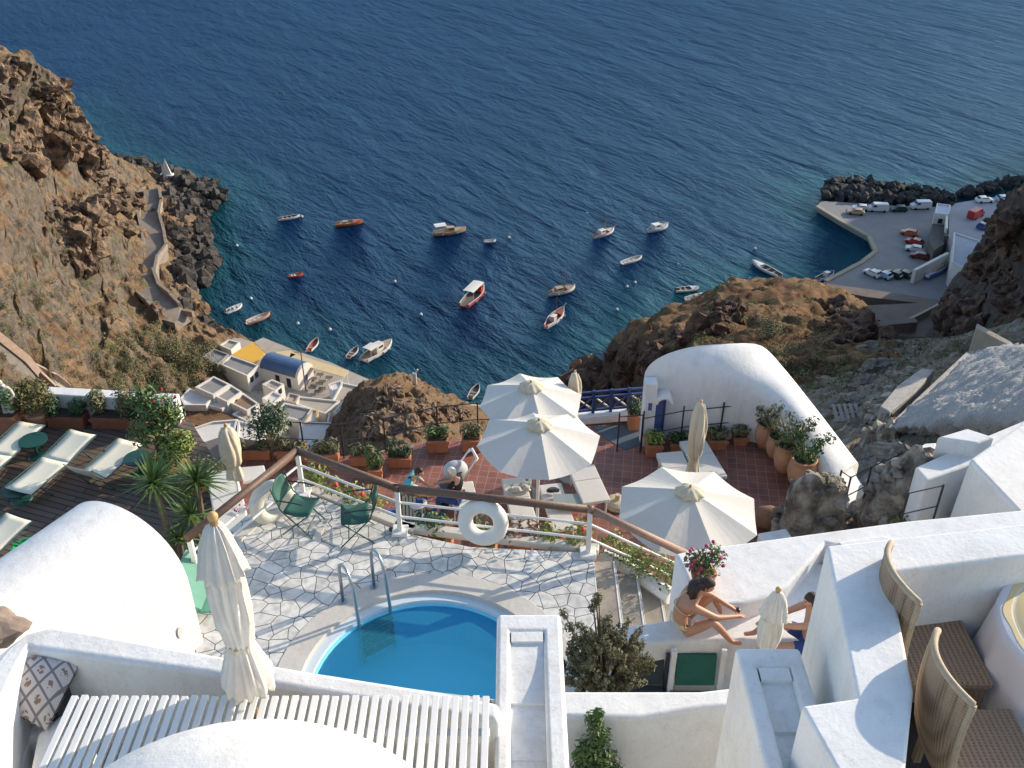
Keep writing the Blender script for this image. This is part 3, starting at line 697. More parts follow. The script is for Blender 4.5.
boat('caique','white boat under a pale cover, rightmost of the masted row','caique',(648,231),(668,225),2.4,hull_w,in_w,cabin=(-.1,2.2,1.7,1.0,tarp),H=.75,foredeck=hull_b,mast=(.25,1.9))
boat('rowing_boat','plain white open launch right of the masted caiques','boat',(622,263),(642,256),1.9,hull_w,in_w,benches=3,H=.5)
boat('caique','cream caique with brown deck gear and mast, upper of the pair in mid bay','caique',(549,294),(575,287),2.6,hull_w,in_t,mast=(.1,5.6),cabin=(-.12,1.8,1.3,.7,in_t),H=.8,gm=hull_t,foredeck=in_t,fender=True)
boat('caique','white caique with red deck and mast, nearer of the pair in mid bay','caique',(546,327),(564,309),2.6,hull_w,in_r,mast=(.08,5.0),cabin=(-.1,1.6,1.2,.7,hull_w),H=.8,gm=hull_w,foredeck=in_r,fender=True)
boat('motor_boat','white boat with dark seats, farther of the rafted pair off the headland','boat',(676,290),(699,287),2.0,hull_w,in_d,benches=2,H=.5,outboard=True,foredeck=hull_w)
boat('motor_boat','white boat with tan seats, nearer of the rafted pair off the headland','boat',(686,299),(710,293),2.0,hull_w,in_w,benches=2,H=.5,cabin=(-.1,.8,.9,.4,in_t),foredeck=hull_w)
boat('fishing_boat','long blue-grey and white boat with high bow behind the headland crest','boat',(780,276),(752,261),2.3,hull_b,in_d,benches=3,H=.7,gm=hull_w,foredeck=hull_w)
boat('motor_boat','small white motor boat in the water against the headland, in front of the umbrella','boat',(470,398),(479,384),1.6,hull_w,in_d,benches=2,outboard=True,H=.5)
boat('motor_boat','white boat with rounded cabin moored against the quay below the headland crest','boat',(818,279),(834,272),2.0,hull_w,in_d,H=.6,cabin=(.05,1.4,1.2,.7,hull_w))
for i,(x,y) in enumerate([(302,217),(237,246),(251,299),(298,324),(330,330),(395,282),(509,238),(627,287),(635,283),(617,310),(421,315),(755,249)]):
    p=R(x,y,0)
    near=['beside the low white boat at the far left','alone off the left boulders','above the white speedboat','left of the small boat with red interior','above the small boat with red interior','alone left of the excursion boat','right of the tiny dinghy','left one of two below the white launch','right one of two below the white launch','between the caiques and the headland','below left of the excursion boat','near the bow of the long boat'][i]
    b=MB().blob((0,0,.12),(.34,.34,.34),amp=0,sub=2); b.tube([(0,0,.4),(0,0,.6)],.06,6)
    tag(b.build('mooring_buoy',tarp,loc=(p.x,p.y,0),smooth=True),'white mooring buoy floating '+near,'buoy','mooring buoys')

# ================================================================ harbour
quay_m = mat('quay_concrete',(.20,.195,.19),.9,(.27,.26,.25),.25,.4,3)
b = MB(); qp=[(817,206),(821,201),(840,202),(900,206),(945,207),(1010,200),(1080,190),(1080,300),(900,312),(850,300),(815,290),(826,281),(862,262),(876,251),(869,236),(840,220)]
b.prism([R(x,y,1.4) for x,y in qp],-3); struct(b.build('quay',quay_m))
b = MB(); n=[(817,206),(840,220),(869,236),(876,251),(862,262),(826,281)]
for i in range(len(n)-1):
    a,c=R(*n[i],1.5),R(*n[i+1],1.5); d=c-a; m_=(a+c)/2; b.box((m_.x,m_.y,1.42),(d.length,1.0,.45),rz=math.atan2(d.y,d.x))
tag(b.build('quay_kerb',mat('kerb_stone',(.30,.26,.18),.9,(.40,.35,.25),.6)),'tan stone kerb along the water edge of the harbour quay','kerb')
ud = mat('upper_quay',(.28,.28,.29),.9,(.36,.36,.37),.3)
rub = mat('retaining_stone',(.09,.08,.07),.95,(.17,.15,.13),1,.8,4,bdist=.15)
b=MB(); b.prism([R(x,y,6) for x,y in [(948,210),(956,203),(1015,194),(1080,190),(1080,270),(960,262),(947,232)]],1.0); struct(b.build('upper_quay',ud))
b=MB(); b.prism([R(x,y,6.0) for x,y in [(946,206),(949.5,206),(948.5,236),(944.5,236)]],1.0); b.prism([R(x,y,4.8) for x,y in [(932,224),(944,212),(944,244),(934,250),(929,240)]],1.0)
tag(b.build('retaining_wall',rub),'dark stone retaining wall holding up the upper harbour road','wall')
b=MB(); 
a,c=R(947.5,207,7.0),R(946.5,229,7.0); d=c-a; b.box((*((a+c)/2).xy,6.6),(d.length,.5,1.2),rz=math.atan2(d.y,d.x))
tag(b.build('parapet',white_far),'white parapet at the edge of the upper harbour road','wall')
def house(label, roof, ztop, zbot, m=None, roofm=None, cat='house', name='flat_roof_house', wins=(), rim=.3, rimh=.28, door=None, group=None):
    """flat roofed house: walls, parapet, roof sheet; wins = (edge index, t, height) openings on a wall"""
    pts=[R(x,y,ztop) for x,y in roof]
    a=sum(pts[i].x*pts[(i+1)%len(pts)].y-pts[(i+1)%len(pts)].x*pts[i].y for i in range(len(pts)))
    if a<0: pts=pts[::-1]
    cen=sum(pts,Vector())/len(pts); h=thing(name,label,cat,(cen.x,cen.y,zbot),0,group)
    loc=Vector((cen.x,cen.y,zbot)); pts=[p-loc for p in pts]; H=ztop-zbot
    n=len(pts); inn=[]
    for i in range(n):
        p=pts[i]; d1=(p-pts[i-1]).normalized(); d2=(pts[(i+1)%n]-p).normalized(); n1=Vector((-d1.y,d1.x,0)); n2=Vector((-d2.y,d2.x,0))
        bis=(n1+n2).normalized(); k=rim/max(.3,bis.dot(n1)); inn.append(p+bis*k)
    b=MB(); Z=lambda p,z: Vector((p.x,p.y,z))
    vs=[Z(p,0) for p in pts]+[Z(p,H) for p in pts]+[Z(p,H) for p in inn]+[Z(p,H-rimh) for p in inn]
    fs=[]
    for i in range(n):
        j=(i+1)%n; fs+=[(i,j,n+j,n+i),(n+i,n+j,2*n+j,2*n+i),(2*n+i,2*n+j,3*n+j,3*n+i)]
    b.add(vs,fs); b.build('wall',m or white_far,h)
    b=MB(); b.add([Z(p,H-rimh+.001) for p in inn],[tuple(range(n))]); b.build('roof',roofm or white_far,h)
    for e,t,wz,ww,wh,kind in wins:
        p=pts[e].lerp(pts[(e+1)%n],t); d=(pts[(e+1)%n]-pts[e]); nn=Vector((d.y,-d.x,0)).normalized()
        f=MB().box((p.x+nn.x*.02,p.y+nn.y*.02,wz),(ww,.14,wh),rz=math.atan2(d.y,d.x)).build(kind,blue_door if kind=='door' else glassy,h)
        MB().box((p.x+nn.x*.05,p.y+nn.y*.05,wz-wh/2-.06),(ww+.2,.24,.08),rz=math.atan2(d.y,d.x)).build('sill',paint,f)
    return h
rf_g=mat('roof_grey',(.22,.215,.21),.95,(.32,.31,.30),.6,.4,4); rf_b=mat('roof_beige',(.38,.32,.25),.95,(.50,.44,.36),.5,.4,4); rf_br=mat('roof_brown',(.22,.13,.08),.95,(.32,.21,.14),.5,.4,4)
house('small white hut with pale roof on the corner of the upper harbour road',[(937,203),(951,205),(949,214),(935,213)],7.5,1.4,roofm=mat('roof_paleblue',(.5,.56,.62),.8),wins=((0,.5,4.2,1,1.2,'window'),),rim=.3,name='harbour_hut')
house('low white building with stepped bluish roofs beside the dark cliff',[(954,232),(988,243),(978,258),(968,270),(952,262)],6.9,1.4,roofm=mat('roof_blue_grey',(.34,.38,.44),.8,(.42,.46,.52),.6),wins=((3,.5,4,1.2,1.4,'door'),),name='harbour_building')
b=MB(); a,c=R(913,277,3),R(948,253,4.6); d=c-a; b.box((*((a+c)/2).xy,3.1),(d.length,.7,3.2),rz=math.atan2(d.y,d.x)); a,c=R(870,296,2),R(915,292,2); d=c-a
tag(b.build('slipway_wall',white_far),'sloping pale wall beside the boats drawn up in the harbour','wall')
# walls and ramps of the road below the harbour
ramp_m = mat('road_wall',(.14,.115,.095),.95,(.22,.18,.15),.5,.6,4)
b=MB(); b.prism([R(x,y,z) for x,y,z in [(822,283,4.0),(868,289,4.6),(940,300,5),(945,306,5),(868,297,4.6),(820,288,4.0)]],-1); tag(b.build('road_wall',ramp_m),'brown retaining wall under the near edge of the harbour quay','wall')
b=MB(); b.prism([R(x,y,12) for x,y in [(850,306),(940,302),(950,330),(935,337),(868,336)]],4); struct(b.build('road',mat('road_earth',(.15,.12,.10),.95,(.21,.17,.14),.4)))
b=MB(); a,c=R(905,322,13),R(942,303,13); d=c-a; b.box((*((a+c)/2).xy,12.5),(d.length,.5,1.4),rz=math.atan2(d.y,d.x)); tag(b.build('road_parapet',rf_b),'pale parapet crossing the earth road below the harbour','wall')
b=MB(); b.prism([R(x,y,14) for x,y in [(868,322),(915,318),(918,322),(868,327)]],8); tag(b.build('ruined_wall',ramp_m),'dark ruined wall beneath the earth road behind the headland','wall')

def car(label, x, y, rz, m, cat='car', van=False, z=1.4, name='parked_car'):
    t=thing(name,label,cat,R(x,y,z),rad(rz),'vehicles parked in the harbour')
    L,W=(4.9,1.95) if van else (4.1,1.75)
    if van: prof=[(-L/2,.35),(-L/2,1.95),(-L/2+.15,2.1),(L/2-1.4,2.1),(L/2-.75,1.35),(L/2-.05,1.05),(L/2,.35)]
    else: prof=[(-L/2,.3),(-L/2,.85),(-L/2+.25,1.0),(-L/2+.7,1.42),(.25,1.45),(.95,1.0),(L/2-.15,.82),(L/2,.6),(L/2,.3)]
    n=len(prof); vs=[]
    for s in(-1,1):
        for (a,z_) in prof: vs.append((a, s*W/2*(.86 if z_>1.1 else 1), z_))
    fs=[tuple(range(n-1,-1,-1)),tuple(range(n,2*n))]+[(i,(i+1)%n,(i+1)%n+n,i+n) for i in range(n)]
    b=MB(); b.add(vs,fs); b.build('body',m,t,bevel=.07)
    if van:
        MB().box((L/2-1.05,0,1.72),(.05,W*.78,.6),ry=rad(-42)).build('windscreen',glassy,t)
        for s in(-1,1): MB().box((L/2-1.55,s*W*.468,1.6),(.8,.03,.5)).build('side_window',glassy,t)
    else:
        MB().box((.63,0,1.26),(.05,W*.76,.66),ry=rad(-58)).build('windscreen',glassy,t)
        MB().box((-L/2+.44,0,1.24),(.05,W*.74,.5),ry=rad(45)).build('rear_window',glassy,t)
        for s in(-1,1): MB().box((-.35,s*W*.463,1.2),(1.5,.03,.32)).build('side_window',glassy,t)
    for sx in(-1,1):
        for sy in(-1,1):
            w=MB().tube([(sx*L*.31,sy*W*.5-.1,.32),(sx*L*.31,sy*W*.5+.04,.32)],.32,12).build('wheel',rubber,t)
    for s in(-1,1): MB().box((L/2-.02,s*W*.36,.68),(.08,.3,.14)).build('headlight',mat('lamp_glass',(.6,.6,.58),.2),t)
    return t
cw=mat('car_white',(.62,.62,.60),.3); cbg=mat('car_beige',(.52,.34,.20),.3); cgn=mat('car_green',(.015,.045,.035),.3); crd=mat('car_red',(.38,.03,.02),.3); cor=mat('car_orange',(.5,.13,.05),.3); cbl=mat('car_blue',(.03,.06,.2),.3); cdk=mat('car_dark',(.03,.03,.035),.3); clb=mat('car_pale_blue',(.35,.45,.55),.3)
car('white car on the quay partly behind the beige one',860,210,170,cw); car('beige car at the seaward end of the quay',855.5,214,165,cbg)
car('small white van between the beige car and the dark green car',877,211,175,cw,'van',True); car('dark green car between the two white vans',898.5,211,180,cgn)
car('large white van nearest the small hut on the quay',920,208.5,182,cw,'van',True)
car('orange-red car beside the retaining wall',909,235,150,cor); car('dark red car below the orange-red one',914,244,140,crd); car('white car with dark windows beside the retaining wall',914,251,155,cw); car('maroon car partly hidden below the white one',919,258,155,mat('car_maroon',(.13,.03,.02),.3))
car('white car on the near edge of the quay',872,275.5,125,cw); car('pale blue car beside the white one at the near edge of the quay',883,277,125,clb); car('dark car third in the near row on the quay',893.5,276.5,130,cdk); car('very dark car at the right end of the near row',903,276,130,cgn)
car('white car on the upper harbour road by the sea',984,202,5,cw,z=6); car('bluish car half behind the dark cliff on the upper road',1004,201,0,clb,z=6); car('red pickup on the upper harbour road',975,217,40,crd,z=6,van=True,cat='van'); car('dark blue car on the upper harbour road near the cliff',984,228,35,cbl,z=6)
boat('stored_boat','blue boat drawn up on land below the pale slipway wall','boat',(925,284),(946,272),1.9,mat('hull_blue',(.05,.16,.42),.5),in_w,H=.9,group='boats on land in the harbour').location.z=1.8
boat('stored_boat','yellow and white boat drawn up beside the blue one','boat',(932,278),(951,264),1.8,mat('hull_yellow',(.50,.33,.08),.5),in_w,H=.9,group='boats on land in the harbour').location.z=2.0

# ================================================================ village by the water
G_='flat-roofed houses of the harbour village'
vq=MB(); vq.prism([R(x,y,1.2) for x,y in [(205,345),(225,338),(240,338),(254,342),(262,340),(300,352),(330,362),(352,372),(380,384),(400,398),(360,470),(250,470),(200,420),(190,370)]],-3)
struct(vq.build('quay',mat('village_paving',(.34,.30,.25),.9,(.46,.42,.36),.4,.3,4)))
house('grey flat-roofed house closest to the left boulders',[(201.5,357),(214,348.5),(229,354),(217.5,364)],5,1,roofm=rf_g,m=rf_g,group=G_,wins=((0,.5,2.2,1,1.2,'window'),))
house('grey roof with white rim next to the yellow awning',[(220,364),(231,355),(259,365),(247,376)],4.6,1,roofm=rf_g,group=G_,wins=((0,.3,2.2,.9,1.1,'window'),(0,.7,2.2,.9,1.1,'window')))
house('walled white house with grey roof, highest of the left cluster',[(195,387),(213.6,376),(230,384),(213,395)],9,2,roofm=rf_g,group=G_,wins=((0,.5,5.2,.9,1.1,'window'),))
house('walled roof with clutter in the middle of the left cluster',[(214,395.5),(230.6,384.3),(242,391.5),(227,402)],8.4,2,roofm=rf_g,group=G_,wins=((0,.5,5.2,.9,1.1,'window'),))
house('walled roof with brown floor at the right end of the left cluster',[(230,402.5),(243,392.5),(259,403.5),(247,411)],7.8,2,roofm=rf_br,group=G_,wins=((0,.5,5.2,.9,1.1,'window'),))
house('white house with smooth pale roof in front of the walled grey roof',[(180,398),(189,388),(214,396),(206,405),(184,405)],8.2,2,group=G_,wins=((3,.5,5.2,.9,1.1,'window'),))
house('white gabled annex between the cluttered roof and the brown plot',[(207,405),(213,397),(229,403),(222,409)],7.6,2,group=G_,wins=((2,.5,5.0,.8,1.1,'window'),))
house('beige flat terrace roof behind the white awning',[(232,414),(247,406),(260,412.5),(248,422)],7.2,2,roofm=rf_b,group=G_)
house('white awning roof above the planters and dark bush',[(252,419),(264,413),(287,420),(273,428)],7.5,2,group=G_)
house('small beige box house between the chapel and the sunken roof',[(284,400.5),(289,392.5),(300,395),(296,402.5)],5.6,1,roofm=rf_b,group=G_,m=rf_b)
house('wide beige roof in front of the cafe tables',[(298,396),(340,400.5),(325,413.5),(296,404)],5.2,1,roofm=rf_b,group=G_,wins=((2,.3,3,.9,1.4,'door'),))
house('sunken grey roof with bright rim left of the ochre wall',[(284,402.5),(313,408.5),(303,422),(275,413.5)],6.2,1,roofm=rf_g,group=G_,wins=((0,.5,4,.9,1.1,'window'),))
house('long white roof running down to the rocky knoll',[(342,382),(359.5,386),(362,392),(345,420),(326.5,424),(330,404)],4.6,1,roofm=rf_b,group=G_)
house('narrow white-topped store beside the rocky knoll',[(345,399),(354,401),(342,416),(333,412)],5.6,1,group=G_)
house('big white roof nearest the terrace planters',[(300,422),(344,422),(356,441),(343,452),(298,448)],9,2,group=G_,wins=((0,.5,6,1,1.2,'window'),))
house('white roof at the left beyond the closed umbrella',[(183,431),(213,421),(238,419),(234,432),(205,442)],13,4,group=G_)
house('white roof with potted plant right of the closed umbrella',[(238,420),(268,427),(262,441),(236,438)],13,4,group=G_)
house('ochre walled house with brick-red door',[(303,423),(312,409),(318,410),(317,422)],7,1,m=mat('ochre_wall',(.5,.38,.2),.9),roofm=white_far,group=G_,wins=((0,.5,4,.9,1.5,'door'),))
b=MB(); b.prism([R(x,y,7) for x,y in [(184,406),(206,404.5),(238,418),(230,428),(186,424)]],2); tag(b.build('garden_plot',terrain_mat('plot',[(.2,.1,.06),(.3,.17,.1),(.33,.2,.12),(.24,.13,.08)],sc=.6)),'dry brown walled plot below the white cluster of houses','garden')
house('low beige roof between the bushes and the chapel wall',[(262,384),(272,379),(284,384),(275,391)],4.4,1,roofm=rf_b,group=G_,wins=((0,.5,2.6,.8,1,'window'),))
house('small white house squeezed behind the sunken grey roof',[(262,398),(273,391),(283,395),(273,404)],6.0,1,group=G_,wins=((0,.5,4,.8,1,'window'),))
house('tiny grey-roofed store between the white annex and the sunken roof',[(258,411),(266,404),(277,409),(269,417)],6.4,1,roofm=rf_g,group=G_)
house('small pale roof beside the left boulders above the quay',[(219,345),(229,339),(240,342),(231,350)],3.6,1,roofm=rf_b,group=G_)
house('white terrace roof at the foot of the cafe tables',[(328,384),(341,380),(345,388),(333,397)],3.8,1,group=G_)
# chapel with blue barrel roof
A=R(259.5,364,4.6); B_=R(297,375,4.6); C_=R(307,368,4.6); ax=(B_-A); L=ax.length; ang=math.atan2(ax.y,ax.x); 
ch=thing('chapel','white chapel-like house with blue barrel roof beside the yellow awnings','chapel',(A.x,A.y,1.2),ang,G_)
Wd=4.6
b=MB(); prof=[(-.0,0),(0,2.6)]+[(Wd/2-Wd/2*math.cos(math.pi*k/10),2.6+1.6*math.sin(math.pi*k/10)) for k in range(1,10)]+[(Wd,2.6),(Wd,0)]
n=len(prof); vs=[(0,y,z) for y,z in prof]+[(L,y,z) for y,z in prof]
b.add(vs,[tuple(range(n)),tuple(range(2*n-1,n-1,-1))]+[(i,i+n,i+n+1,i+1) for i in range(n-1)]); b.build('wall',white_far,ch)
b=MB(); pr=[(Wd/2-(Wd/2+.06)*math.cos(math.pi*k/12),2.62+1.66*math.sin(math.pi*k/12)) for k in range(13)]
vs=[(-.05,y,z) for y,z in pr]+[(L-.5,y,z) for y,z in pr]; b.add(vs,[(i,i+13,i+14,i+1) for i in range(12)]+[tuple(range(13)),tuple(range(25,12,-1))]); b.build('roof',mat('blue_roof',(.05,.10,.21),.6,(.08,.15,.28),1),ch,smooth=False)
for k in (.45,.75): 
    d_=MB().box((L*k,-.03,1.1),(.9,.1,1.9)).build('door' if k<.6 else 'window',glassy,ch)
MB().box((L+.02,Wd/2,1.1),(.1,.9,2)).build('door',blue_door,ch)
# awnings
def awning(label,pts,z,m,posts=True):
    P_=[R(x,y,z) for x,y in pts]; c=sum(P_,Vector())/len(P_); t=thing('awning',label,'awning',(c.x,c.y,1.2))
    L_=[p-Vector((c.x,c.y,1.2)) for p in P_]
    MB().prism(L_,z-1.2-.12).build('canopy',m,t)
    for p in L_: 
        q=p*.93; MB().tube([(q.x,q.y,0),(q.x,q.y,z-1.3)],.07,5).build('post',paint,t)
yel=mat('awning_yellow',(.72,.38,.04),.8,(.78,.46,.07),1); yel2=mat('awning_straw',(.62,.47,.24),.8,(.70,.56,.32),1)
awning('bright yellow awning left of the blue-roofed chapel',[(231.6,354.5),(252.5,342),(265,353),(256,363)],4.2,yel)
awning('straw-coloured awning strip running along the waterfront',[(291,353),(349,370.5),(343.7,377),(288,361)],4.0,yel2)
awning('short straw awning between the yellow awning and the chapel',[(275,352),(289,350),(297,354),(285,360)],4.0,yel2)
awning('beige awning over the quay behind the yellow one',[(254,342),(263,337.5),(292,349),(275,352),(266,353.5)],3.8,rf_b)
awning('cream awning at the water right of the rocky knoll',[(440,399),(447,400),(487,406),(492,410),(478,411),(444,405)],4.5,yel2)
house('small whitewashed hut below the cream awning at the water',[(467,414),(482,414),(482,424),(466,422)],4,0,name='boat_shed',group=G_)
# cafe tables (small, on the village terrace)
for i,(x,y) in enumerate([(312,372),(320,374),(329,377),(313,378),(322,381),(314,385),(322,388),(318,391)]):
    p=R(x,y,1.95); t=thing('cafe_table',['dark cafe table nearest the chapel gable','dark cafe table second along the awning','dark cafe table at the right end of the awning','cafe table in the second row nearest the chapel','cafe table in the middle of the second row','cafe table in the third row by the chapel','cafe table in the third row by the beige roof','lone cafe table nearest the wide beige roof'][i],'table',(p.x,p.y,1.2),0,'cafe tables by the water')
    MB().box((0,0,.72),(1.3,.9,.06)).build('table_top',in_d,t); MB().tube([(0,0,0),(0,0,.7)],.06,6).build('pedestal',dark_metal,t)
# pole
p=R(306,391,1.2); t=thing('utility_pole','tall dark utility pole in front of the chapel gable','pole',p)
MB().tube([(0,0,0),(0,0,8.6)],[.14,.09],8).build('pole',bark,t); MB().box((0,0,8.2),(2.2,.12,.12)).build('crossarm',bark,t)
for k in(-.9,.9): MB().tube([(k,0,8.25),(k,0,8.5)],.06,6).build('insulator',paint,t)
# wayside posts
p,_=surf_pick(knoll,415,384)
if p: tag(MB().box((0,0,.8),(.5,.4,1.8)).tube([(0,0,1.6),(.5,0,2.3)],.12,5).build('marker',white_far,loc=p),'little white marker on top of the rocky knoll','marker')
p=R(594,374,3.2); tag(MB().box((0,0,.7),(.6,.5,1.5)).build('marker',white_far,loc=p,bevel=.1),'little white marker on the rocks at the foot of the headland','marker')
# ================================================================ terraces
ZL, ZP, ZD = 87.0, 89.7, 87.5      # red tiled terrace, pool terrace, timber deck
def nodemat(name, rough=.7):
    m = bpy.data.materials.new(name); m.use_nodes = True
    m.node_tree.nodes['Principled BSDF'].inputs['Roughness'].default_value = rough
    return m, m.node_tree, m.node_tree.nodes, m.node_tree.links.new
# crazy paving
flag, nt, N, Lk = nodemat('crazy_paving', .75); b = N['Principled BSDF']
tc = N.new('ShaderNodeTexCoord')
nz = N.new('ShaderNodeTexNoise'); nz.inputs['Scale'].default_value = 1.6; nz.inputs['Detail'].default_value = 2; Lk(tc.outputs['Object'], nz.inputs['Vector'])
vm = N.new('ShaderNodeMix'); vm.data_type='VECTOR'; vm.inputs['Factor'].default_value=.10; Lk(tc.outputs['Object'], vm.inputs['A']); Lk(nz.outputs['Color'], vm.inputs['B'])
v1 = N.new('ShaderNodeTexVoronoi'); v1.feature='DISTANCE_TO_EDGE'; v1.voronoi_dimensions='2D'; v1.inputs['Scale'].default_value=4.8; v1.inputs['Randomness'].default_value=.95; Lk(vm.outputs['Result'], v1.inputs['Vector'])
v2 = N.new('ShaderNodeTexVoronoi'); v2.voronoi_dimensions='2D'; v2.inputs['Scale'].default_value=4.8; v2.inputs['Randomness'].default_value=.95; Lk(vm.outputs['Result'], v2.inputs['Vector'])
sepc = N.new('ShaderNodeSeparateColor'); Lk(v2.outputs['Color'], sepc.inputs[0])
r2 = N.new('ShaderNodeValToRGB'); r2.color_ramp.elements[0].color=(.62,.61,.58,1); r2.color_ramp.elements[1].color=(.80,.78,.72,1); Lk(sepc.outputs[0], r2.inputs['Fac'])
n3 = N.new('ShaderNodeTexNoise'); n3.inputs['Scale'].default_value=9; n3.inputs['Detail'].default_value=8; Lk(tc.outputs['Object'], n3.inputs['Vector'])
r3 = N.new('ShaderNodeValToRGB'); r3.color_ramp.elements[0].position=.35; r3.color_ramp.elements[0].color=(.72,.71,.70,1); r3.color_ramp.elements[1].position=.6; r3.color_ramp.elements[1].color=(1,1,1,1); Lk(n3.outputs['Fac'], r3.inputs['Fac'])
mu = N.new('ShaderNodeMix'); mu.data_type='RGBA'; mu.blend_type='MULTIPLY'; mu.inputs['Factor'].default_value=1; Lk(r2.outputs['Color'], mu.inputs['A']); Lk(r3.outputs['Color'], mu.inputs['B'])
r1 = N.new('ShaderNodeValToRGB'); r1.color_ramp.elements[0].position=.012; r1.color_ramp.elements[1].position=.034; Lk(v1.outputs['Distance'], r1.inputs['Fac'])
mx = N.new('ShaderNodeMix'); mx.data_type='RGBA'; Lk(r1.outputs['Color'], mx.inputs['Factor']); mx.inputs['A'].default_value=(.07,.075,.085,1); Lk(mu.outputs['Result'], mx.inputs['B'])
Lk(mx.outputs['Result'], b.inputs['Base Color'])
bp = N.new('ShaderNodeBump'); bp.inputs['Distance'].default_value=.02; bp.inputs['Strength'].default_value=.6; Lk(r1.outputs['Color'], bp.inputs['Height']); Lk(bp.outputs['Normal'], b.inputs['Normal'])
# red tiles
tile, nt, N, Lk = nodemat('red_tiles', .6); b = N['Principled BSDF']
tc = N.new('ShaderNodeTexCoord'); mp = N.new('ShaderNodeMapping'); mp.inputs['Rotation'].default_value=(0,0,rad(8)); Lk(tc.outputs['Object'], mp.inputs[0])
br = N.new('ShaderNodeTexBrick'); br.offset=0; br.inputs['Scale'].default_value=1; br.inputs['Brick Width'].default_value=.2; br.inputs['Row Height'].default_value=.2; br.inputs['Mortar Size'].default_value=.006
br.inputs['Color1'].default_value=(.31,.13,.088,1); br.inputs['Color2'].default_value=(.235,.098,.07,1); br.inputs['Mortar'].default_value=(.40,.27,.23,1); Lk(mp.outputs[0], br.inputs['Vector'])
n3 = N.new('ShaderNodeTexNoise'); n3.inputs['Scale'].default_value=1.6; n3.inputs['Detail'].default_value=8; n3.inputs['Roughness'].default_value=.7; Lk(tc.outputs['Object'], n3.inputs['Vector'])
r3 = N.new('ShaderNodeValToRGB'); r3.color_ramp.elements[0].position=.3; r3.color_ramp.elements[0].color=(.62,.60,.62,1); r3.color_ramp.elements[1].position=.65; r3.color_ramp.elements[1].color=(1.2,1.1,1.05,1); Lk(n3.outputs['Fac'], r3.inputs['Fac'])
mu = N.new('ShaderNodeMix'); mu.data_type='RGBA'; mu.blend_type='MULTIPLY'; mu.inputs['Factor'].default_value=1; Lk(br.outputs['Color'], mu.inputs['A']); Lk(r3.outputs['Color'], mu.inputs['B']); Lk(mu.outputs['Result'], b.inputs['Base Color'])
# timber deck
deckm, nt, N, Lk = nodemat('timber_deck', .7); b = N['Principled BSDF']
tc = N.new('ShaderNodeTexCoord'); mp = N.new('ShaderNodeMapping'); mp.inputs['Rotation'].default_value=(0,0,rad(20)); Lk(tc.outputs['Object'], mp.inputs[0])
br = N.new('ShaderNodeTexBrick'); br.offset=.5; br.inputs['Scale'].default_value=1; br.inputs['Brick Width'].default_value=2.4; br.inputs['Row Height'].default_value=.14; br.inputs['Mortar Size'].default_value=.012
br.inputs['Color1'].default_value=(.16,.115,.085,1); br.inputs['Color2'].default_value=(.11,.08,.06,1); br.inputs['Mortar'].default_value=(.02,.015,.015,1); Lk(mp.outputs[0], br.inputs['Vector']); Lk(br.outputs['Color'], b.inputs['Base Color'])

# ---- pool terrace with round pool
PC = Vector((-1.12, 8.74)); PR = 1.65
def W2(px,py,z): p=R(px,py,z); return Vector((p.x,p.y))
edge = [W2(188,655,ZP), W2(212,545,ZP), W2(285,483,ZP), W2(306,492,ZP), W2(400,532,ZP), W2(470,547,ZP), W2(592,553,ZP), W2(600,640,ZP), Vector((1.5,7.0)), Vector((1.5,5.4)), Vector((-4.6,5.4))]
NS = 64
circ = [PC+Vector((math.cos(2*math.pi*k/NS),math.sin(2*math.pi*k/NS)))*(PR+.34) for k in range(NS)]
circ_in = [PC+Vector((math.cos(2*math.pi*k/NS),math.sin(2*math.pi*k/NS)))*(PR) for k in range(NS)]
from mathutils.geometry import tessellate_polygon
def holed(name, outer, hole, z, thick, m):
    loops = [[Vector((p.x,p.y,0)) for p in outer],[Vector((p.x,p.y,0)) for p in hole]]
    tri = tessellate_polygon(loops); allp = outer+hole; n=len(allp); no=len(outer)
    vs = [Vector((p.x,p.y,z)) for p in allp]+[Vector((p.x,p.y,z-thick)) for p in allp]
    fs=[]
    for t in tri:
        a,b_,c = (allp[i] for i in t)
        if (b_-a).cross(c-a)<0: t=t[::-1]
        fs.append(tuple(t)); fs.append(tuple(i+n for i in t[::-1]))
    for i in range(no): fs.append((i,i+n,(i+1)%no+n,(i+1)%no))
    h=len(hole)
    for i in range(h): fs.append((no+i,no+(i+1)%h,no+(i+1)%h+n,no+i+n))
    b=MB(); b.add(vs,fs); return b.build(name,m)
pt = holed('pool_terrace', edge, circ, ZP, 2.9, flag); struct(pt)
coping_m = mat('coping_stone',(.52,.48,.42),.7,(.66,.62,.55),2.5,.3,12)
pool = thing('swimming_pool','small round swimming pool with blue water and pale stone rim','pool',(PC.x,PC.y,ZP))
def ring(r0,r1,z0,z1,n=NS,a0=0,a1=None):
    """closed ring solid"""
    b=MB(); vs=[]
    for k in range(n):
        a=2*math.pi*k/n; c_,s_=math.cos(a),math.sin(a)
        vs += [(r0*c_,r0*s_,z0),(r1*c_,r1*s_,z0),(r1*c_,r1*s_,z1),(r0*c_,r0*s_,z1)]
    fs=[]
    for k in range(n):
        j=(k+1)%n
        for q in range(4): fs.append((k*4+q,k*4+(q+1)%4,j*4+(q+1)%4,j*4+q)[::-1])
    b.add(vs,fs); return b
ring(PR,PR+.35,-.25,.012).build('coping',coping_m,pool,bevel=.01)
ring(PR-.13,PR+.002,-1.0,-.05).build('pool_wall',mat('pool_white',(.62,.70,.74),.5),pool)
ring(PR-.16,PR-.132,-1.0,-.10).build('pool_lining',mat('pool_lining',(.22,.72,.95),.5,(.26,.76,.97),1.2),pool)
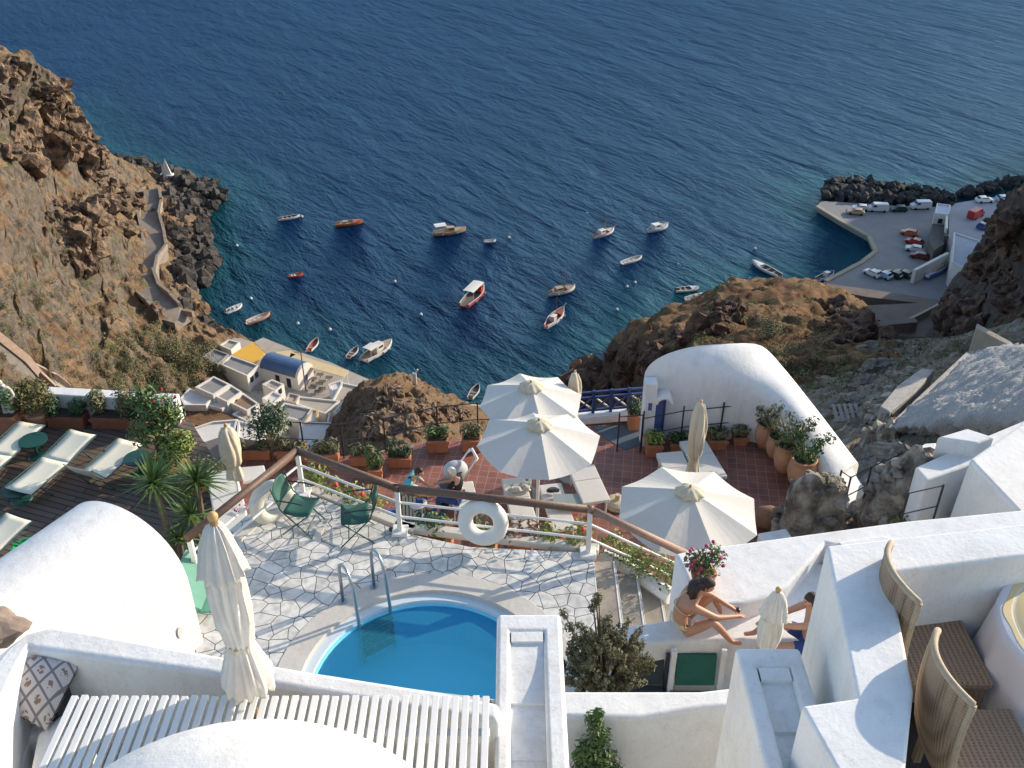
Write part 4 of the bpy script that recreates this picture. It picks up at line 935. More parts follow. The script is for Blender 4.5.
b=MB(); b.lathe([(PR-.1,-.95),(PR-.1,-.9)],n=48); b.build('pool_floor',mat('pool_floor',(.22,.76,.98),.5,(.26,.80,.98),1.5),pool)
wm = bpy.data.materials.new('pool_water'); wm.use_nodes=True; nt=wm.node_tree; N=nt.nodes; N.remove(N['Principled BSDF']); out=N['Material Output']
tr=N.new('ShaderNodeBsdfTransparent'); tr.inputs[0].default_value=(.66,.93,1,1); gl=N.new('ShaderNodeBsdfGlossy'); gl.inputs['Roughness'].default_value=.05
fr=N.new('ShaderNodeFresnel'); fr.inputs[0].default_value=1.33; ms=N.new('ShaderNodeMixShader'); nt.links.new(fr.outputs[0],ms.inputs[0]); nt.links.new(tr.outputs[0],ms.inputs[1]); nt.links.new(gl.outputs[0],ms.inputs[2])
df=N.new('ShaderNodeBsdfDiffuse'); df.inputs[0].default_value=(.10,.70,.98,1); ms2=N.new('ShaderNodeMixShader'); ms2.inputs[0].default_value=.19
nt.links.new(ms.outputs[0],ms2.inputs[1]); nt.links.new(df.outputs[0],ms2.inputs[2]); nt.links.new(ms2.outputs[0],out.inputs[0])
nz=N.new('ShaderNodeTexNoise'); nz.inputs['Scale'].default_value=5; nz.inputs['Detail'].default_value=5; tcx=N.new('ShaderNodeTexCoord'); nt.links.new(tcx.outputs['Object'],nz.inputs['Vector'])
bp=N.new('ShaderNodeBump'); bp.inputs['Strength'].default_value=.8; bp.inputs['Distance'].default_value=.08; nt.links.new(nz.outputs['Fac'],bp.inputs['Height'])
for q in (gl,fr): nt.links.new(bp.outputs[0],q.inputs['Normal'])
b=MB(); b.add([((PR-.133)*math.cos(2*math.pi*k/NS),(PR-.133)*math.sin(2*math.pi*k/NS),-.14) for k in range(NS)],[tuple(range(NS))]); b.build('water',wm,pool)
# ladder
fa=W2(355,600,ZP)*.5+W2(372,596,ZP)*.5
la=W2(344,603,ZP); lb=W2(375,588,ZP)
mid=(la+lb)/2; dr=(lb-la); wdt=dr.length; ang=math.atan2(dr.y,dr.x)
lad=thing('pool_ladder','stainless steel pool ladder with four dark treads going into the blue water','ladder',(mid.x,mid.y,ZP),ang)
for s in(-.5,.5):
    x=s*wdt
    pts=[(x,.02,0),(x,.02,.62),(x,0,.72),(x,-.08,.80),(x,-.20,.80),(x,-.30,.72),(x,-.36,.55),(x,-.42,0),(x,-.47,-.80)]
    r_=MB().tube(pts,.024,10).build('rail',steel,lad,smooth=True)
    MB().lathe([(.06,0),(.06,.03)],(x,.02,0),16).build('rail_foot',steel,r_)
for k in range(4):
    z=-.19-k*.16
    t_=MB().box((0,-.45,z),(wdt,.10,.03)).build('tread',mat('tread_grey',(.02,.03,.035),.5),lad)
    for s in(-.25,.25): MB().box((s*wdt,-.45,z+.018),(.13,.07,.012)).build('grip',motor,t_)

# ---- parapet/kerb and railing
posts=[W2(199,580,ZP+.05),W2(303,492,ZP+.05),W2(400,530,ZP+.05),W2(588,552,ZP+.05)]
rail=thing('railing','white post railing with brown wooden handrail around the pool terrace','railing',(posts[1].x,posts[1].y,ZP))
o0=Vector((posts[1].x,posts[1].y,ZP))
RH=.88
end=W2(700,602,88.6); 
P3=[Vector((p.x,p.y,ZP)) for p in posts]+[Vector((end.x,end.y,88.55))]
for i,p in enumerate(P3):
    q=p-o0
    pst=MB().box((q.x,q.y,RH/2),(.07,.07,RH)) if i<4 else MB().box((q.x,q.y,q.z+RH/2),(.06,.06,RH))
    pst=pst.build('post',paint,rail,bevel=.008)
    if i<4: MB().prism([(q.x-.12,q.y-.12,.06),(q.x+.12,q.y-.12,.06),(q.x+.12,q.y+.12,.06),(q.x-.12,q.y+.12,.06)],0).build('post_foot',paint,pst,bevel=.01)
for i in range(4):
    a=P3[i]-o0; c=P3[i+1]-o0; ex=(c-a).normalized()*.05
    MB().tube([a-ex+Vector((0,0,RH)),c+ex+Vector((0,0,RH))],.062,10).build('handrail',wood_rail if i<3 else wood_pale,rail,smooth=True)
    for h in(.32,.60): MB().tube([a+Vector((0,0,h)),c+Vector((0,0,h))],.02,8).build('rail_bar',paint,rail)
# low kerb under railing
b=MB()
for i in range(1,4):
    a,c=P3[i-1] if i==1 else P3[i-1],P3[i]
for a,c in ((P3[0],P3[1]),(P3[1],P3[2]),(P3[2],P3[3])):
    d=c-a; n_=Vector((-d.y,d.x,0)).normalized()*.17; m_=(a+c)/2+n_
    b.box((m_.x,m_.y,ZP-.04),(d.length+.3,.16,.12),rz=math.atan2(d.y,d.x))
tag(b.build('terrace_kerb',coping_m,bevel=.02),'low whitewashed kerb running along the outer side of the pool railing','kerb')
def lifebuoy(label,px,py,Y,rz,tilt,ro=.375,rin=.115,m=None):
    p=RY(px,py,Y); b=MB(); n=40; pts=[((ro-rin*.9)*math.cos(2*math.pi*k/n),0,(ro-rin*.9)*math.sin(2*math.pi*k/n)) for k in range(n)]
    b.tube(pts,rin,14,closed=True); o=b.build('lifebuoy',m or mat('buoy_white',(.78,.76,.70),.45,(.70,.68,.62),5),smooth=True,loc=p)
    o.rotation_euler=(tilt,0,rz); return tag(o,label,'life ring')
d=P3[3]-P3[2]; rzr=math.atan2(d.y,d.x)
yb=P3[2].y+(P3[3].y-P3[2].y)*.42-.10
lifebuoy('white life ring hung on the rails nearest the middle of the railing',483,522,yb,rzr,rad(-12))
d=P3[1]-P3[0]; lifebuoy('cream life ring hung on the left rails behind the green folding chair',273,503,(P3[0].y+P3[1].y)/2+.52,rad(34),rad(-14),ro=.375,rin=.12,m=mat('buoy_cream',(.74,.72,.62),.45,(.66,.62,.5),5))
# steps going down right of the pool terrace
stp=mat('step_stone',(.22,.20,.17),.85,(.36,.32,.27),3,.4,12,mid=.5,width=.2)
flt=thing('stone_steps','grey stone steps with white edges descending to the right of the pool terrace','steps',(0,0,0))
xs0=W2(596,600,ZP).x; y0=8.6; y1=W2(592,555,ZP).y+.05
# white strip with plain slabs at the edge
for k in range(6):
    z=ZP-.004-.17*(k+1)
    xa=xs0+.02+k*.345
    stb=MB().box((xa+.1725,(y0+y1)/2-.05*k,z-.25),(.345,y1-y0-.1*k,.5)).build('step',stp,flt)
    MB().box((xa+.0,(y0+y1)/2-.05*k,z+.085),(.018,y1-y0-.1*k,.17)).build('riser',paint,stb)
    MB().box((xa+.325,(y0+y1)/2-.05*k,z+.004),(.025,y1-y0-.1*k,.008)).build('nosing',paint,stb)

# ---- lower terrace
lt=[W2(205,470,ZL),W2(250,452,ZL),W2(290,458,ZL),W2(345,456,ZL),W2(378,452,ZL),W2(395,445,ZL),W2(490,436,ZL),W2(600,425,ZL),W2(645,428,ZL),W2(660,440,ZL),W2(790,425,ZL),W2(835,500,ZL),W2(870,545,ZL),Vector((6,9)),Vector((-7,9)),W2(170,545,ZL)]
b=MB(); b.prism([(p.x,p.y,ZL) for p in lt],ZL-2.5); o=struct(b.build('red_terrace',tile))
blk=[W2(x,y,ZL+.012) for x,y in [(593,427),(640,424),(652,432),(650,441),(625,450),(605,438)]]
b=MB(); b.prism([(p.x,p.y,ZL+.012) for p in blk],ZL-.1); struct(b.build('painted_floor',mat('grey_blue_floor',(.075,.10,.12),.6,(.10,.13,.15),2)))
# planters along the far edge
soil=mat('soil',(.05,.035,.025),.95)
def planter(label,px,py,z,w,h,dep,rz,leafm,lh=.35,n=220,flower=None,group='terracotta planters on the red terrace',seed=1,mm=None,lsz=.10):
    p=R(px,py,z); t=thing('planter_box',label,'planter',p,rz,group)
    b=MB(); a=.05
    b.prism([(-w/2,-dep/2,h),(w/2,-dep/2,h),(w/2,dep/2,h),(-w/2,dep/2,h)],0)
    bx=b.build('box',mm or terracotta,t,bevel=.02)
    MB().box((0,-dep/2-.012,h-.04),(w+.04,.03,.07)).build('rim',mm or terracotta,bx)
    MB().box((0,0,h+.01),(w-.08,dep-.08,.04)).build('soil',soil,t)
    rg=random.Random(seed); b=MB()
    k=max(2,int(w/.3))
    for i in range(k):
        x=-w/2+.12+(w-.24)*i/(k-1)
        b.leaves((x,rg.uniform(-.05,.05),h+lh*.45),(.2,dep*.6,lh*rg.uniform(.4,.7)),n//k,lsz,rg,shell=.2,upb=.5)
    b.build('foliage',leafm,t)
    if flower:
        b=MB()
        for i in range(14): b.blob((rg.uniform(-w/2,w/2),rg.uniform(-dep/2,dep/2),h+lh*rg.uniform(.5,1.05)),.035,seed=i,sub=1)
        b.build('flowers',flower,t)
    return t
planter('long terracotta planter with low seedlings left of the dark round bush',253,456,ZL,.80,.26,.34,rad(2),leaf_s,seed=1,lh=.2)
planter('long terracotta planter just right of the dark round bush',292,457,ZL,.60,.26,.34,rad(0),leaf_s,seed=2,lh=.2)
planter('terracotta planter with feathery green plants, second from the dark bush',327,461,ZL,.52,.27,.32,rad(0),leaf_s,seed=3,lh=.3)
planter('terracotta planter with sparse green plants left of the white parasol roof',363,462,ZL,.48,.26,.32,rad(0),leaf_s,seed=4,lh=.22)
planter('terracotta planter with dense dark leaves before the white canopy',400,464,ZL,.50,.26,.32,rad(0),leaf_d,seed=5,lh=.32)
planter('square terracotta planter with bright green plants below the rocky knoll',438,449,ZL,.46,.32,.34,rad(3),leaf_g,seed=6,lh=.28)
planter('terracotta planter with tall spiky plants beside the far umbrella',472,448,ZL,.42,.32,.34,rad(0),leaf_s,seed=7,lh=.42)
planter('small terracotta planter with one bushy plant behind the wooden handrail',376,476,ZL,.30,.26,.3,0,leaf_g,seed=8,lh=.45)
GV='planters near the vaulted house'
planter('terracotta planter with yellow-green plant near the vaulted house door',653,453,ZL,.34,.30,.32,0,leaf_y,seed=9,lh=.3,group=GV)
planter('terracotta planter with dark leaves in front of the vaulted house wall',679,449,ZL,.42,.22,.28,0,leaf_d,seed=10,lh=.22,group=GV)
planter('terracotta bowl planter with dark leaves right of the closed umbrella',716,446,ZL,.40,.25,.34,0,leaf_s,seed=11,lh=.24,group=GV)
planter('small terracotta planter with grey leaves left of the tall urns',739,443,ZL,.30,.22,.28,0,leaf_s,seed=12,lh=.24,group=GV)
planter('terracotta pot with dark plant by the blue railing',634,427,ZL,.3,.4,.3,0,leaf_d,seed=13,lh=.4,group=GV)
# dark round bush between planters
p=R(274,455,ZL); t=thing('potted_bush','dense dark green rounded bush between two long planters','bush',p)
MB().tube([(0,0,0),(0,0,.5)],[.14,.12],8).build('trunk',bark,t)
rg=random.Random(4); b=MB()
for i in range(7): b.leaves((rg.uniform(-.4,.4),rg.uniform(-.25,.25),.75+rg.uniform(0,.3)),(.34,.3,.28),260,.07,rg)
b.build('crown',leaf_d,t)

# big urns by the vaulted house
def urn(label,px,py,r,h,leafm,ls,nl,seed,airy=False):
    p=R(px,py,ZL); t=thing('clay_urn',label,'urn',p,0,'big clay urns beside the vaulted house')
    MB().lathe([(r*.55,0),(r*.85,h*.25),(r*1.0,h*.55),(r*.92,h*.8),(r*.78,h*.92),(r*.88,h*.96),(r*.9,h),(r*.72,h),(r*.7,h*.9)],n=28).build('pot',terra_light,t,smooth=True)
    MB().lathe([(r*.72,h*.9),(r*.72,h*.93)],n=20).build('soil',soil,t)
    rg=random.Random(seed); b=MB()
    if airy:
        for i in range(9):
            a=rg.uniform(0,6.28); q=Vector((math.cos(a)*ls*rg.uniform(.3,.9),math.sin(a)*ls*rg.uniform(.3,.9),h+rg.uniform(.4,1)*ls*1.3))
            b.tube([(0,0,h*.9),(q.x*.5,q.y*.5,h+(q.z-h)*.6),q],.012,4); b.leaves(q,(ls*.3,)*3,nl//9,.09,rg,shell=.1)
    b.leaves((0,0,h+ls*.15),(ls*.6,ls*.6,ls*.3),nl//2,.08,rg,shell=.2)
    b.build('foliage',leafm,t); return t
urn('clay urn with leafy green plant, farthest of the four by the white wall',763,446,.22,.62,leaf_s,.42,260,1,True)
urn('clay urn with low dark plant, second of the four',774,457,.22,.56,leaf_d,.28,240,2)
urn('clay urn with tall airy white-flowering plant, third of the four',783,471,.25,.68,leaf_s,.55,300,3,True)
urn('largest clay urn with bushy plant, nearest of the four',799,486,.30,.72,leaf_g,.5,380,4,True)
p=R(770,518,ZL+.24); b=MB(); b.lathe([(.11,-.32),(.21,-.2),(.25,0),(.21,.18),(.13,.27),(.14,.32),(.09,.32)],n=24,tilt=Matrix.Rotation(rad(82),3,'Y')@Matrix.Rotation(rad(20),3,'X'))
tag(b.build('fallen_urn',mat('old_clay',(.2,.10,.06),.85,(.3,.17,.1),5),loc=p,smooth=True),'brown clay urn lying on its side behind the white box','urn')

# ---- umbrellas
def open_umbrella(label,px,py,zapex,rad_,h,canm,rz,group='open white parasols on the red terrace',n=8):
    ap=R(px,py,zapex); base=ZL; H=zapex-base
    t=thing('parasol',label,'parasol',(ap.x,ap.y,base),rz,group)
    b=MB(); k=6; vs=[(0,0,H)]; 
    # radial panels with sagging cloth
    rings=5
    for j in range(1,rings+1):
        f=j/rings
        for i in range(n*k):
            a=2*math.pi*i/(n*k); u=(i%k)/k
            ca=math.cos(math.pi/n)/math.cos((u-.5)*2*math.pi/n)
            rr=rad_*f*ca; sagg=.055*math.sin(math.pi*u)*f
            vs.append((rr*math.cos(a),rr*math.sin(a),H-h*f**1.06-sagg))
    m_=n*k; fs=[(0,1+i,1+(i+1)%m_) for i in range(m_)]
    for j in range(rings-1):
        for i in range(m_): fs.append((1+j*m_+i,1+(j+1)*m_+i,1+(j+1)*m_+(i+1)%m_,1+j*m_+(i+1)%m_))
    b.add(vs,fs); cn=b.build('canopy',canm,t)
    so_=cn.modifiers.new('s','SOLIDIFY'); so_.thickness=.006
    # vent frill
    b=MB(); b.lathe([(.02,H+.06),(.10,H+.05),(.17,H+.0),(.23,H-.05)],n=32,fold=.12,nf=8); b.build('vent_cap',canvas_cream,t,smooth=True)
    MB().tube([(0,0,0),(0,0,H+.03)],.03,10).build('pole',paint,t)
    MB().blob((0,0,H+.08),(.022,.022,.03),amp=0,sub=2).build('finial',teak,t)
    for i in range(n):
        a=2*math.pi*i/n; c_,s_=math.cos(a),math.sin(a)
        MB().tube([(0,0,H-.05),(rad_*.98*c_,rad_*.98*s_,H-h-.03)],.011,5).build('rib',paint,t)
    MB().lathe([(.28,0),(.28,.06),(.07,.08),(.05,.3)],n=24).build('base',conc,t)
    return t
open_umbrella('wide white parasol standing farthest, overlapping the sea and the railing',531,385,ZL+2.75,1.0,.36,canvas_w,rad(12))
open_umbrella('biggest white parasol in the middle, in front of the farthest one',539,423,ZL+2.75,1.13,.40,canvas_w,rad(8))
open_umbrella('white parasol nearest the camera above the white house roof',690,490,ZL+2.85,1.18,.42,canvas_w,rad(14))
def closed_umbrella(label,px,py,ztop,L,r,m,zbase,rz=0,lean=(0,0),flare=True,ball=teak,nf=8,name='closed_parasol',tie=.72,group='closed parasols'):
    tp=R(px,py,ztop); H=ztop-zbase
    t=thing(name,label,'parasol',(tp.x,tp.y,zbase),rz,group)
    t.rotation_euler=(lean[0],lean[1],rz)
    z=H
    b=MB(); prof=[(r*.12,z),(r*.35,z-.03*L),(r*.62,z-.12*L),(r*.8,z-.22*L),(r*.92,z-.27*L),(r*.66,z-.28*L),(r*.74,z-.40*L),(r*.72,z-.55*L),(r*.52,z-tie*L),(r*.62,z-(tie+.06)*L),(r*.95,z-.93*L),(r*.98,z-L),(r*.5,z-L+.01)]
    if not flare: prof=[(r*.12,z),(r*.5,z-.03*L),(r*.8,z-.15*L),(r*.98,z-.3*L),(r,z-.5*L),(r*.85,z-.7*L),(r*.55,z-tie*L-.05),(r*.75,z-.93*L),(r*.8,z-L),(r*.4,z-L+.01)]
    # denser rings with wandering folds
    vs=[]; n=56; pr=[]
    for i in range(len(prof)-1):
        for q in range(3): f=q/3; pr.append((prof[i][0]*(1-f)+prof[i+1][0]*f, prof[i][1]*(1-f)+prof[i+1][1]*f))
    pr.append(prof[-1])
    sd_=px*.013
    for (rr,zz) in pr:
        for k in range(n):
            a=2*math.pi*k/n; w_=noise.noise(Vector((math.cos(a)*1.2,math.sin(a)*1.2,zz*1.3+sd_)))
            f=1+.13*math.cos(nf*a+w_*4)+.16*w_+.07*math.cos(nf*2.3*a+zz*5+w_*6)
            vs.append((rr*f*math.cos(a),rr*f*math.sin(a),zz+.02*math.cos(nf*a)*(rr/r)))
    fs=[]
    for i in range(len(pr)-1):
        for k in range(n): fs.append((i*n+k,(i+1)*n+k,(i+1)*n+(k+1)%n,i*n+(k+1)%n))
    b=MB(); b.add(vs,fs); b.build('canopy',m,t,smooth=True)
    MB().tube([(0,0,.02),(0,0,z+.02)],.022,10).build('pole',teak if ball is teak else paint,t)
    MB().blob((0,0,z+.04),(r*.2,r*.2,r*.22),amp=0,sub=3).build('finial',mat('finial_wood',(.55,.33,.13),.5),t,smooth=True)
    MB().lathe([(r*.56,z-tie*L-.02),(r*.58,z-tie*L+.02)],n=24,fold=.1).build('tie_strap',canvas_cream,t)
    MB().lathe([(.25,-.02),(.25,.05),(.06,.07),(.04,.2)],n=24).build('base',conc,t)
    return t
closed_umbrella('closed cream parasol near the blue railing behind the open parasols',575,373,ZL+2.6,1.2,.13,canvas_cream,ZL,flare=False,ball=None,nf=5)
closed_umbrella('closed cream parasol between the white loungers by the vaulted house',701,403,ZL+2.75,1.7,.15,canvas_cream,ZL,flare=False,ball=None,nf=5)
closed_umbrella('closed cream parasol at the left end of the red terrace by the white screen',226,427,ZL+2.5,1.15,.19,canvas_cream,ZL,flare=False,ball=None,nf=4)
closed_umbrella('closed cream parasol with wooden ball tip in front of the slatted bench',214,523,96.80,1.16,.132,mat('canvas_stripe',(.74,.70,.63),.9,(.64,.58,.52),9,.4,40,bdist=.01),94.5,nf=13,lean=(0,0))
closed_umbrella('small closed cream parasol shading the man beside the seated woman',778,592,92.0,1.3,.165,mat('canvas_pale',(.80,.77,.70),.9,(.74,.70,.62),7,.3,30,bdist=.008),90.55,nf=11)

# ---- loungers on the red terrace: white boards with raised back
def lounger(label,head,foot,zt,w=.62,raise_=0,m=None,back=None,group='white loungers on the red terrace',split=.4):
    a=R(head[0],head[1],zt); c=R(foot[0],foot[1],zt); L=(a-c).length
    t=thing('sun_lounger',label,'sun lounger',((a.x+c.x)/2,(a.y+c.y)/2,zt-.38),math.atan2(c.y-a.y,c.x-a.x),group)
    lb=L*split
    s=MB().box((lb/2,0,.36),(L-lb,w,.06)).build('mattress',m or canvas_w,t,bevel=.02)
    bb=MB().box((lb/2,0,0),(lb,w,.06)); 
    o=bb.build('backrest',m or canvas_w,t,bevel=.02)
    o.location=(-L/2+lb,0,.36); o.rotation_euler=(0,raise_,math.pi)
    o.rotation_euler=Matrix.Rotation(math.pi,4,'Z').to_euler()
    o.rotation_euler=(0,-raise_,math.pi) if raise_ else (0,0,math.pi)
    for sx in(-L/2+.12,L/2-.12):
        for sy in(-w/2+.05,w/2-.05): MB().tube([(sx,sy,0),(sx,sy,.34)],.022,6).build('leg',paint,t)
    MB().box((0,w/2-.02,.31),(L-.05,.035,.05)).build('side_rail',paint,t); MB().box((0,-w/2+.02,.31),(L-.05,.035,.05)).build('side_rail',paint,t)
    return t
lounger('white lounger left of the closed parasol by the vaulted house',(669,452),(688,493),ZL+.38,.56)
lounger('white lounger right of the closed parasol with its foot raised on a bar',(692,440),(714,478),ZL+.42,.58)
lounger('white lounger tilted beside the biggest parasol',(581,466),(597,502),ZL+.5,.56)
lounger('white lounger with a folded towel, left of the parasol pole',(513,478),(527,530),ZL+.38,.48)
lounger('white lounger with a dark hat, right of the parasol pole',(550,484),(565,530),ZL+.38,.46)
lounger('white lounger almost hidden beside the person in black',(463,482),(470,512),ZL+.38,.4)
p=R(520,487,ZL+.5); b=MB()
for i in range(7): b.blob((math.cos(i*1.1)*.12,math.sin(i*1.3)*.08,.03*i*.3),(.11,.06,.05),seed=i,amp=.4,sub=2)
tag(b.build('crumpled_towel',mat('towel_grey',(.32,.33,.28),.95,(.62,.60,.52),14),loc=p+Vector((0,0,-.04))),'crumpled grey and white towel on the lounger left of the parasol pole','towel')
p=R(553,490,ZL+.47); b=MB().blob((0,0,0),(.12,.07,.04),seed=3,amp=.4,sub=2); tag(b.build('folded_cap',motor,loc=p),'dark cap lying on the lounger right of the parasol pole','cap')
p=R(519,517,ZL+.5); b=MB(); 
for i in range(4): b.blob((i*.07-.1,math.sin(i*2.1)*.05,0),(.09,.05,.03),seed=i+4,amp=.4,sub=2)
tag(b.build('crumpled_towel',mat('towel_pale',(.5,.5,.45),.95,(.25,.25,.22),16),loc=p+Vector((0,0,-.03))),'small crumpled towel at the foot of the left white lounger','towel')
p=R(568,518,ZL+.03); t=thing('glass_table','small glass-topped table under the wooden handrail','table',p)
MB().box((0,0,.42),(.6,.45,.02)).build('table_top',mat('glass_grey',(.28,.33,.32),.1),t)
for sx in(-.26,.26):
    for sy in(-.18,.18): MB().tube([(sx,sy,0),(sx,sy,.41)],.015,6).build('leg',paint,t)
p=R(617,506,ZL); b=MB(); b.lathe([(.22,0),(.25,.04),(.23,.12),(.15,.16),(.05,.17),(.05,.3),(.03,.3)],n=24); tag(b.build('stone_weight',mat('cream_stone',(.5,.42,.27),.8,(.6,.52,.36),6),loc=p),'cream stone parasol foot standing empty on the tiles','weight')
p=R(658,475,ZL); b=MB(); b.tube([(-.12,0,.03),(0,.05,.03),(.1,-.02,.03)],.035,6); b.tube([(.15,.02,.03),(.2,.1,.03)],.03,6); tag(b.build('sandals',mat('sandal',(.35,.22,.12),.8),loc=p),'pair of tan sandals lying on the shaded tiles','sandals')
# low white box by the stone wall
o=pwall('white_box',[(758,533),(786,528),(798,545),(765,552)],ZL+1.0,ZL,'low white masonry box beside the rubble stone wall','box',bevel=.03)
# left white screen tables
o=pwall('serving_counter',[(206,470),(236,470),(246,508),(250,545),(232,550),(214,520)],[ZL+1]*6,ZL,'white counter running towards the railing at the left end of the terrace','counter',m=canvas_w,bevel=.03)
o=pwall('low_table',[(240,467),(264,465),(267,477),(243,482)],ZL+.75,ZL+.68,'white table top right of the closed parasol','table',m=canvas_w,bevel=.02)
b=MB(); rg=random.Random(2)
for i in range(12):
    a=rg.uniform(0,6.28); b.blob((math.cos(a)*.12,math.sin(a)*.1,.02),.024,seed=i,sub=1)
tag(b.build('flower_garland',pink_flower,loc=R(241,509,ZL+1.02)),'ring of small pink flowers lying on the white counter','flowers')

# ---- thin dark rail around terrace, blue railing
def thin_rail(label,pts,z,h=.9,bars=(.45,.88),m=None,r=.014,group=None):
    W=[R(x,y,zz) for (x,y),zz in zip(pts,z if isinstance(z,list) else [z]*len(pts))]; o=W[0].copy(); t=thing('metal_railing',label,'railing',o,0,group); W=[q-o for q in W]
    for q in W: MB().tube([q,q+Vector((0,0,h))],r*1.3,6).build('post',m or dark_metal,t)
    for hb in bars: MB().tube([q+Vector((0,0,hb)) for q in W],r*.8,6).build('rail_bar',m or dark_metal,t)
    return t
thin_rail('thin dark metal railing behind the terracotta planters',[(262,454),(305,456),(344,458),(386,452),(438,440),(478,436),(492,436)],ZL)
thin_rail('thin dark metal railing in front of the vaulted house',[(640,452),(680,444),(719,440),(757,436)],ZL,1.0)
thin_rail('thin dark metal railing beside the grey blue floor',[(617,451),(641,449)],ZL,1.0,bars=(.9,))
thin_rail('thin dark metal railing by the stone wall down the right side',[(833,508),(842,515),(862,505),(888,494)],[ZL+.8,ZL+.9,ZL+1.2,ZL+1.5],.9)
thin_rail('thin dark metal railing above the potted plant at the far right',[(897,535),(931,527)],[ZL+2,ZL+2],.9)
bt=R(575,420,ZL); be=R(645,414,ZL); d=be-bt
t=thing('blue_railing','blue timber railing with crossed bars between the parasols and the vaulted house','railing',bt,math.atan2(d.y,d.x)); L=d.length
b=MB().box((L/2,0,.05),(L,.3,.22)).build('kerb',white,t,bevel=.03)
for h in(.72,.58): MB().box((L/2,0,h),(L,.05,.045)).build('rail_bar',blue_paint,t)
MB().box((L/2,0,.24),(L,.05,.05)).build('rail_bar',blue_paint,t)
k=4
for i in range(k+1): MB().box((L*i/k,0,.45),(.06,.06,.62)).build('post',blue_paint,t)
for i in range(k):
    x0,x1=L*i/k+.04,L*(i+1)/k-.04
    MB().tube([(x0,-.012,.27),(x1,-.012,.56)],.02,6).build('cross_bar',blue_paint,t); MB().tube([(x0,.012,.56),(x1,.012,.27)],.02,6).build('cross_bar',paint,t)

# ---- vaulted house on the right
def loft(name,secs,m,parent=None,smooth=True,label=None,cat=None):
    n=len(secs[0]); vs=[p for s in secs for p in s]; fs=[]
    for i in range(len(secs)-1):
        for k in range(n-1): fs.append((i*n+k,i*n+k+1,(i+1)*n+k+1,(i+1)*n+k))
    fs.append(tuple(range(n-1,-1,-1))); fs.append(tuple((len(secs)-1)*n+k for k in range(n)))
    b=MB(); b.add(vs,fs); o=b.build(name,m,parent,smooth=smooth)
    bm=bmesh.new(); bm.from_mesh(o.data); bmesh.ops.recalc_face_normals(bm,faces=bm.faces); bm.to_mesh(o.data); bm.free()
    es=o.modifiers.new('es','EDGE_SPLIT'); es.split_angle=rad(40)
    if label: tag(o,label,cat)
    return o
def arch(l,r_,zsp,rise,zb,n=20,pw=1.0):
    """arch section from left foot l to right foot r_ (2D)"""
    l=Vector(l);r_=Vector(r_); out=[Vector((l.x,l.y,zb))]
    for k in range(n+1):
        a=math.pi*k/n; f=(1-math.cos(a))/2; p=l.lerp(r_,f)
        out.append(Vector((p.x,p.y,zsp+rise*math.sin(a)**pw)))
    out.append(Vector((r_.x,r_.y,zb))); return out
vh=thing('vaulted_house','white barrel-vaulted house with blue door at the right end of the terrace','house',(3,17.5,ZL-1.5))
OV=Vector((3,17.5,ZL-1.5))
a0=R(644,376,88.6); 
LF=[W2(644,437,ZL),W2(700,438,ZL),W2(757,443,ZL),W2(800,475,ZL),W2(828,505,ZL)]
A0=Vector((a0.x,a0.y)); LF[0]=A0; LF[1]=LF[1]+Vector((0,-.05))
RF=[Vector((5.25,18.4)),Vector((5.6,18.75)),Vector((6.05,18.7)),Vector((6.6,17.6)),Vector((7.15,16.3))]
SZ=[88.5,88.45,88.05,87.7,87.35]; RI=[.70,.60,.44,.34,.27]
secs=[]
for i in range(25):
    f=i/24*4; k=min(3,int(f)); t_=f-k
    def c4(A): return cr(A[max(k-1,0)],A[k],A[k+1],A[min(k+2,4)],t_)
    secs.append([p-OV for p in arch(c4(LF),c4(RF),c4(SZ),c4(RI),ZL-1.5,pw=.72)])
loft('wall',secs,white,vh)
q=a0-OV
MB().box((q.x+.13,q.y-.20,1.62),(.26,.3,3.0)).build('door_pier',white,vh,bevel=.03,seg=3)
dd_=MB().box((q.x+.37,q.y-.14,1.45),(.22,.14,2.5)).build('door',blue_door,vh)
MB().box((q.x+.46,q.y-.22,1.45),(.05,.03,2.45)).build('door_frame',blue_paint,dd_)
b=MB(); n=10; vs=[]
for k in range(n+1):
    a=math.pi*k/n
    for (ro,yy) in ((.13,.05),(.13,-.40),(.09,-.40)): vs.append((q.x+.42-ro*1.5*math.cos(a),q.y+yy,2.62+ro*1.5*math.sin(a)))
fs=[(k*3,k*3+1,k*3+4,k*3+3) for k in range(n)]+[(k*3+1,k*3+2,k*3+5,k*3+4) for k in range(n)]
b.add(vs,fs); h_=b.build('hood',white,vh,smooth=True); so_=h_.modifiers.new('s','SOLIDIFY'); so_.thickness=.06
MB().box((q.x+.13,q.y-.355,2.55),(.08,.02,.18)).build('wall_niche',blue_door,vh)
# low walls stepping down beside the vaulted house
o=pwall('parapet',[(838,468),(849,462),(862,486),(893,540),(880,544),(845,500)],[87.6,87.6,87.3,87.2,87.2,87.4],84,'low white parapet descending from the end of the vaulted house','wall')
o=pwall('parapet',[(858,485),(885,467),(890,470),(884,489),(866,498)],[88.0,88.3,88.3,88,87.9],83,'short white wall between the vaulted house and the rubble stone pier','wall')
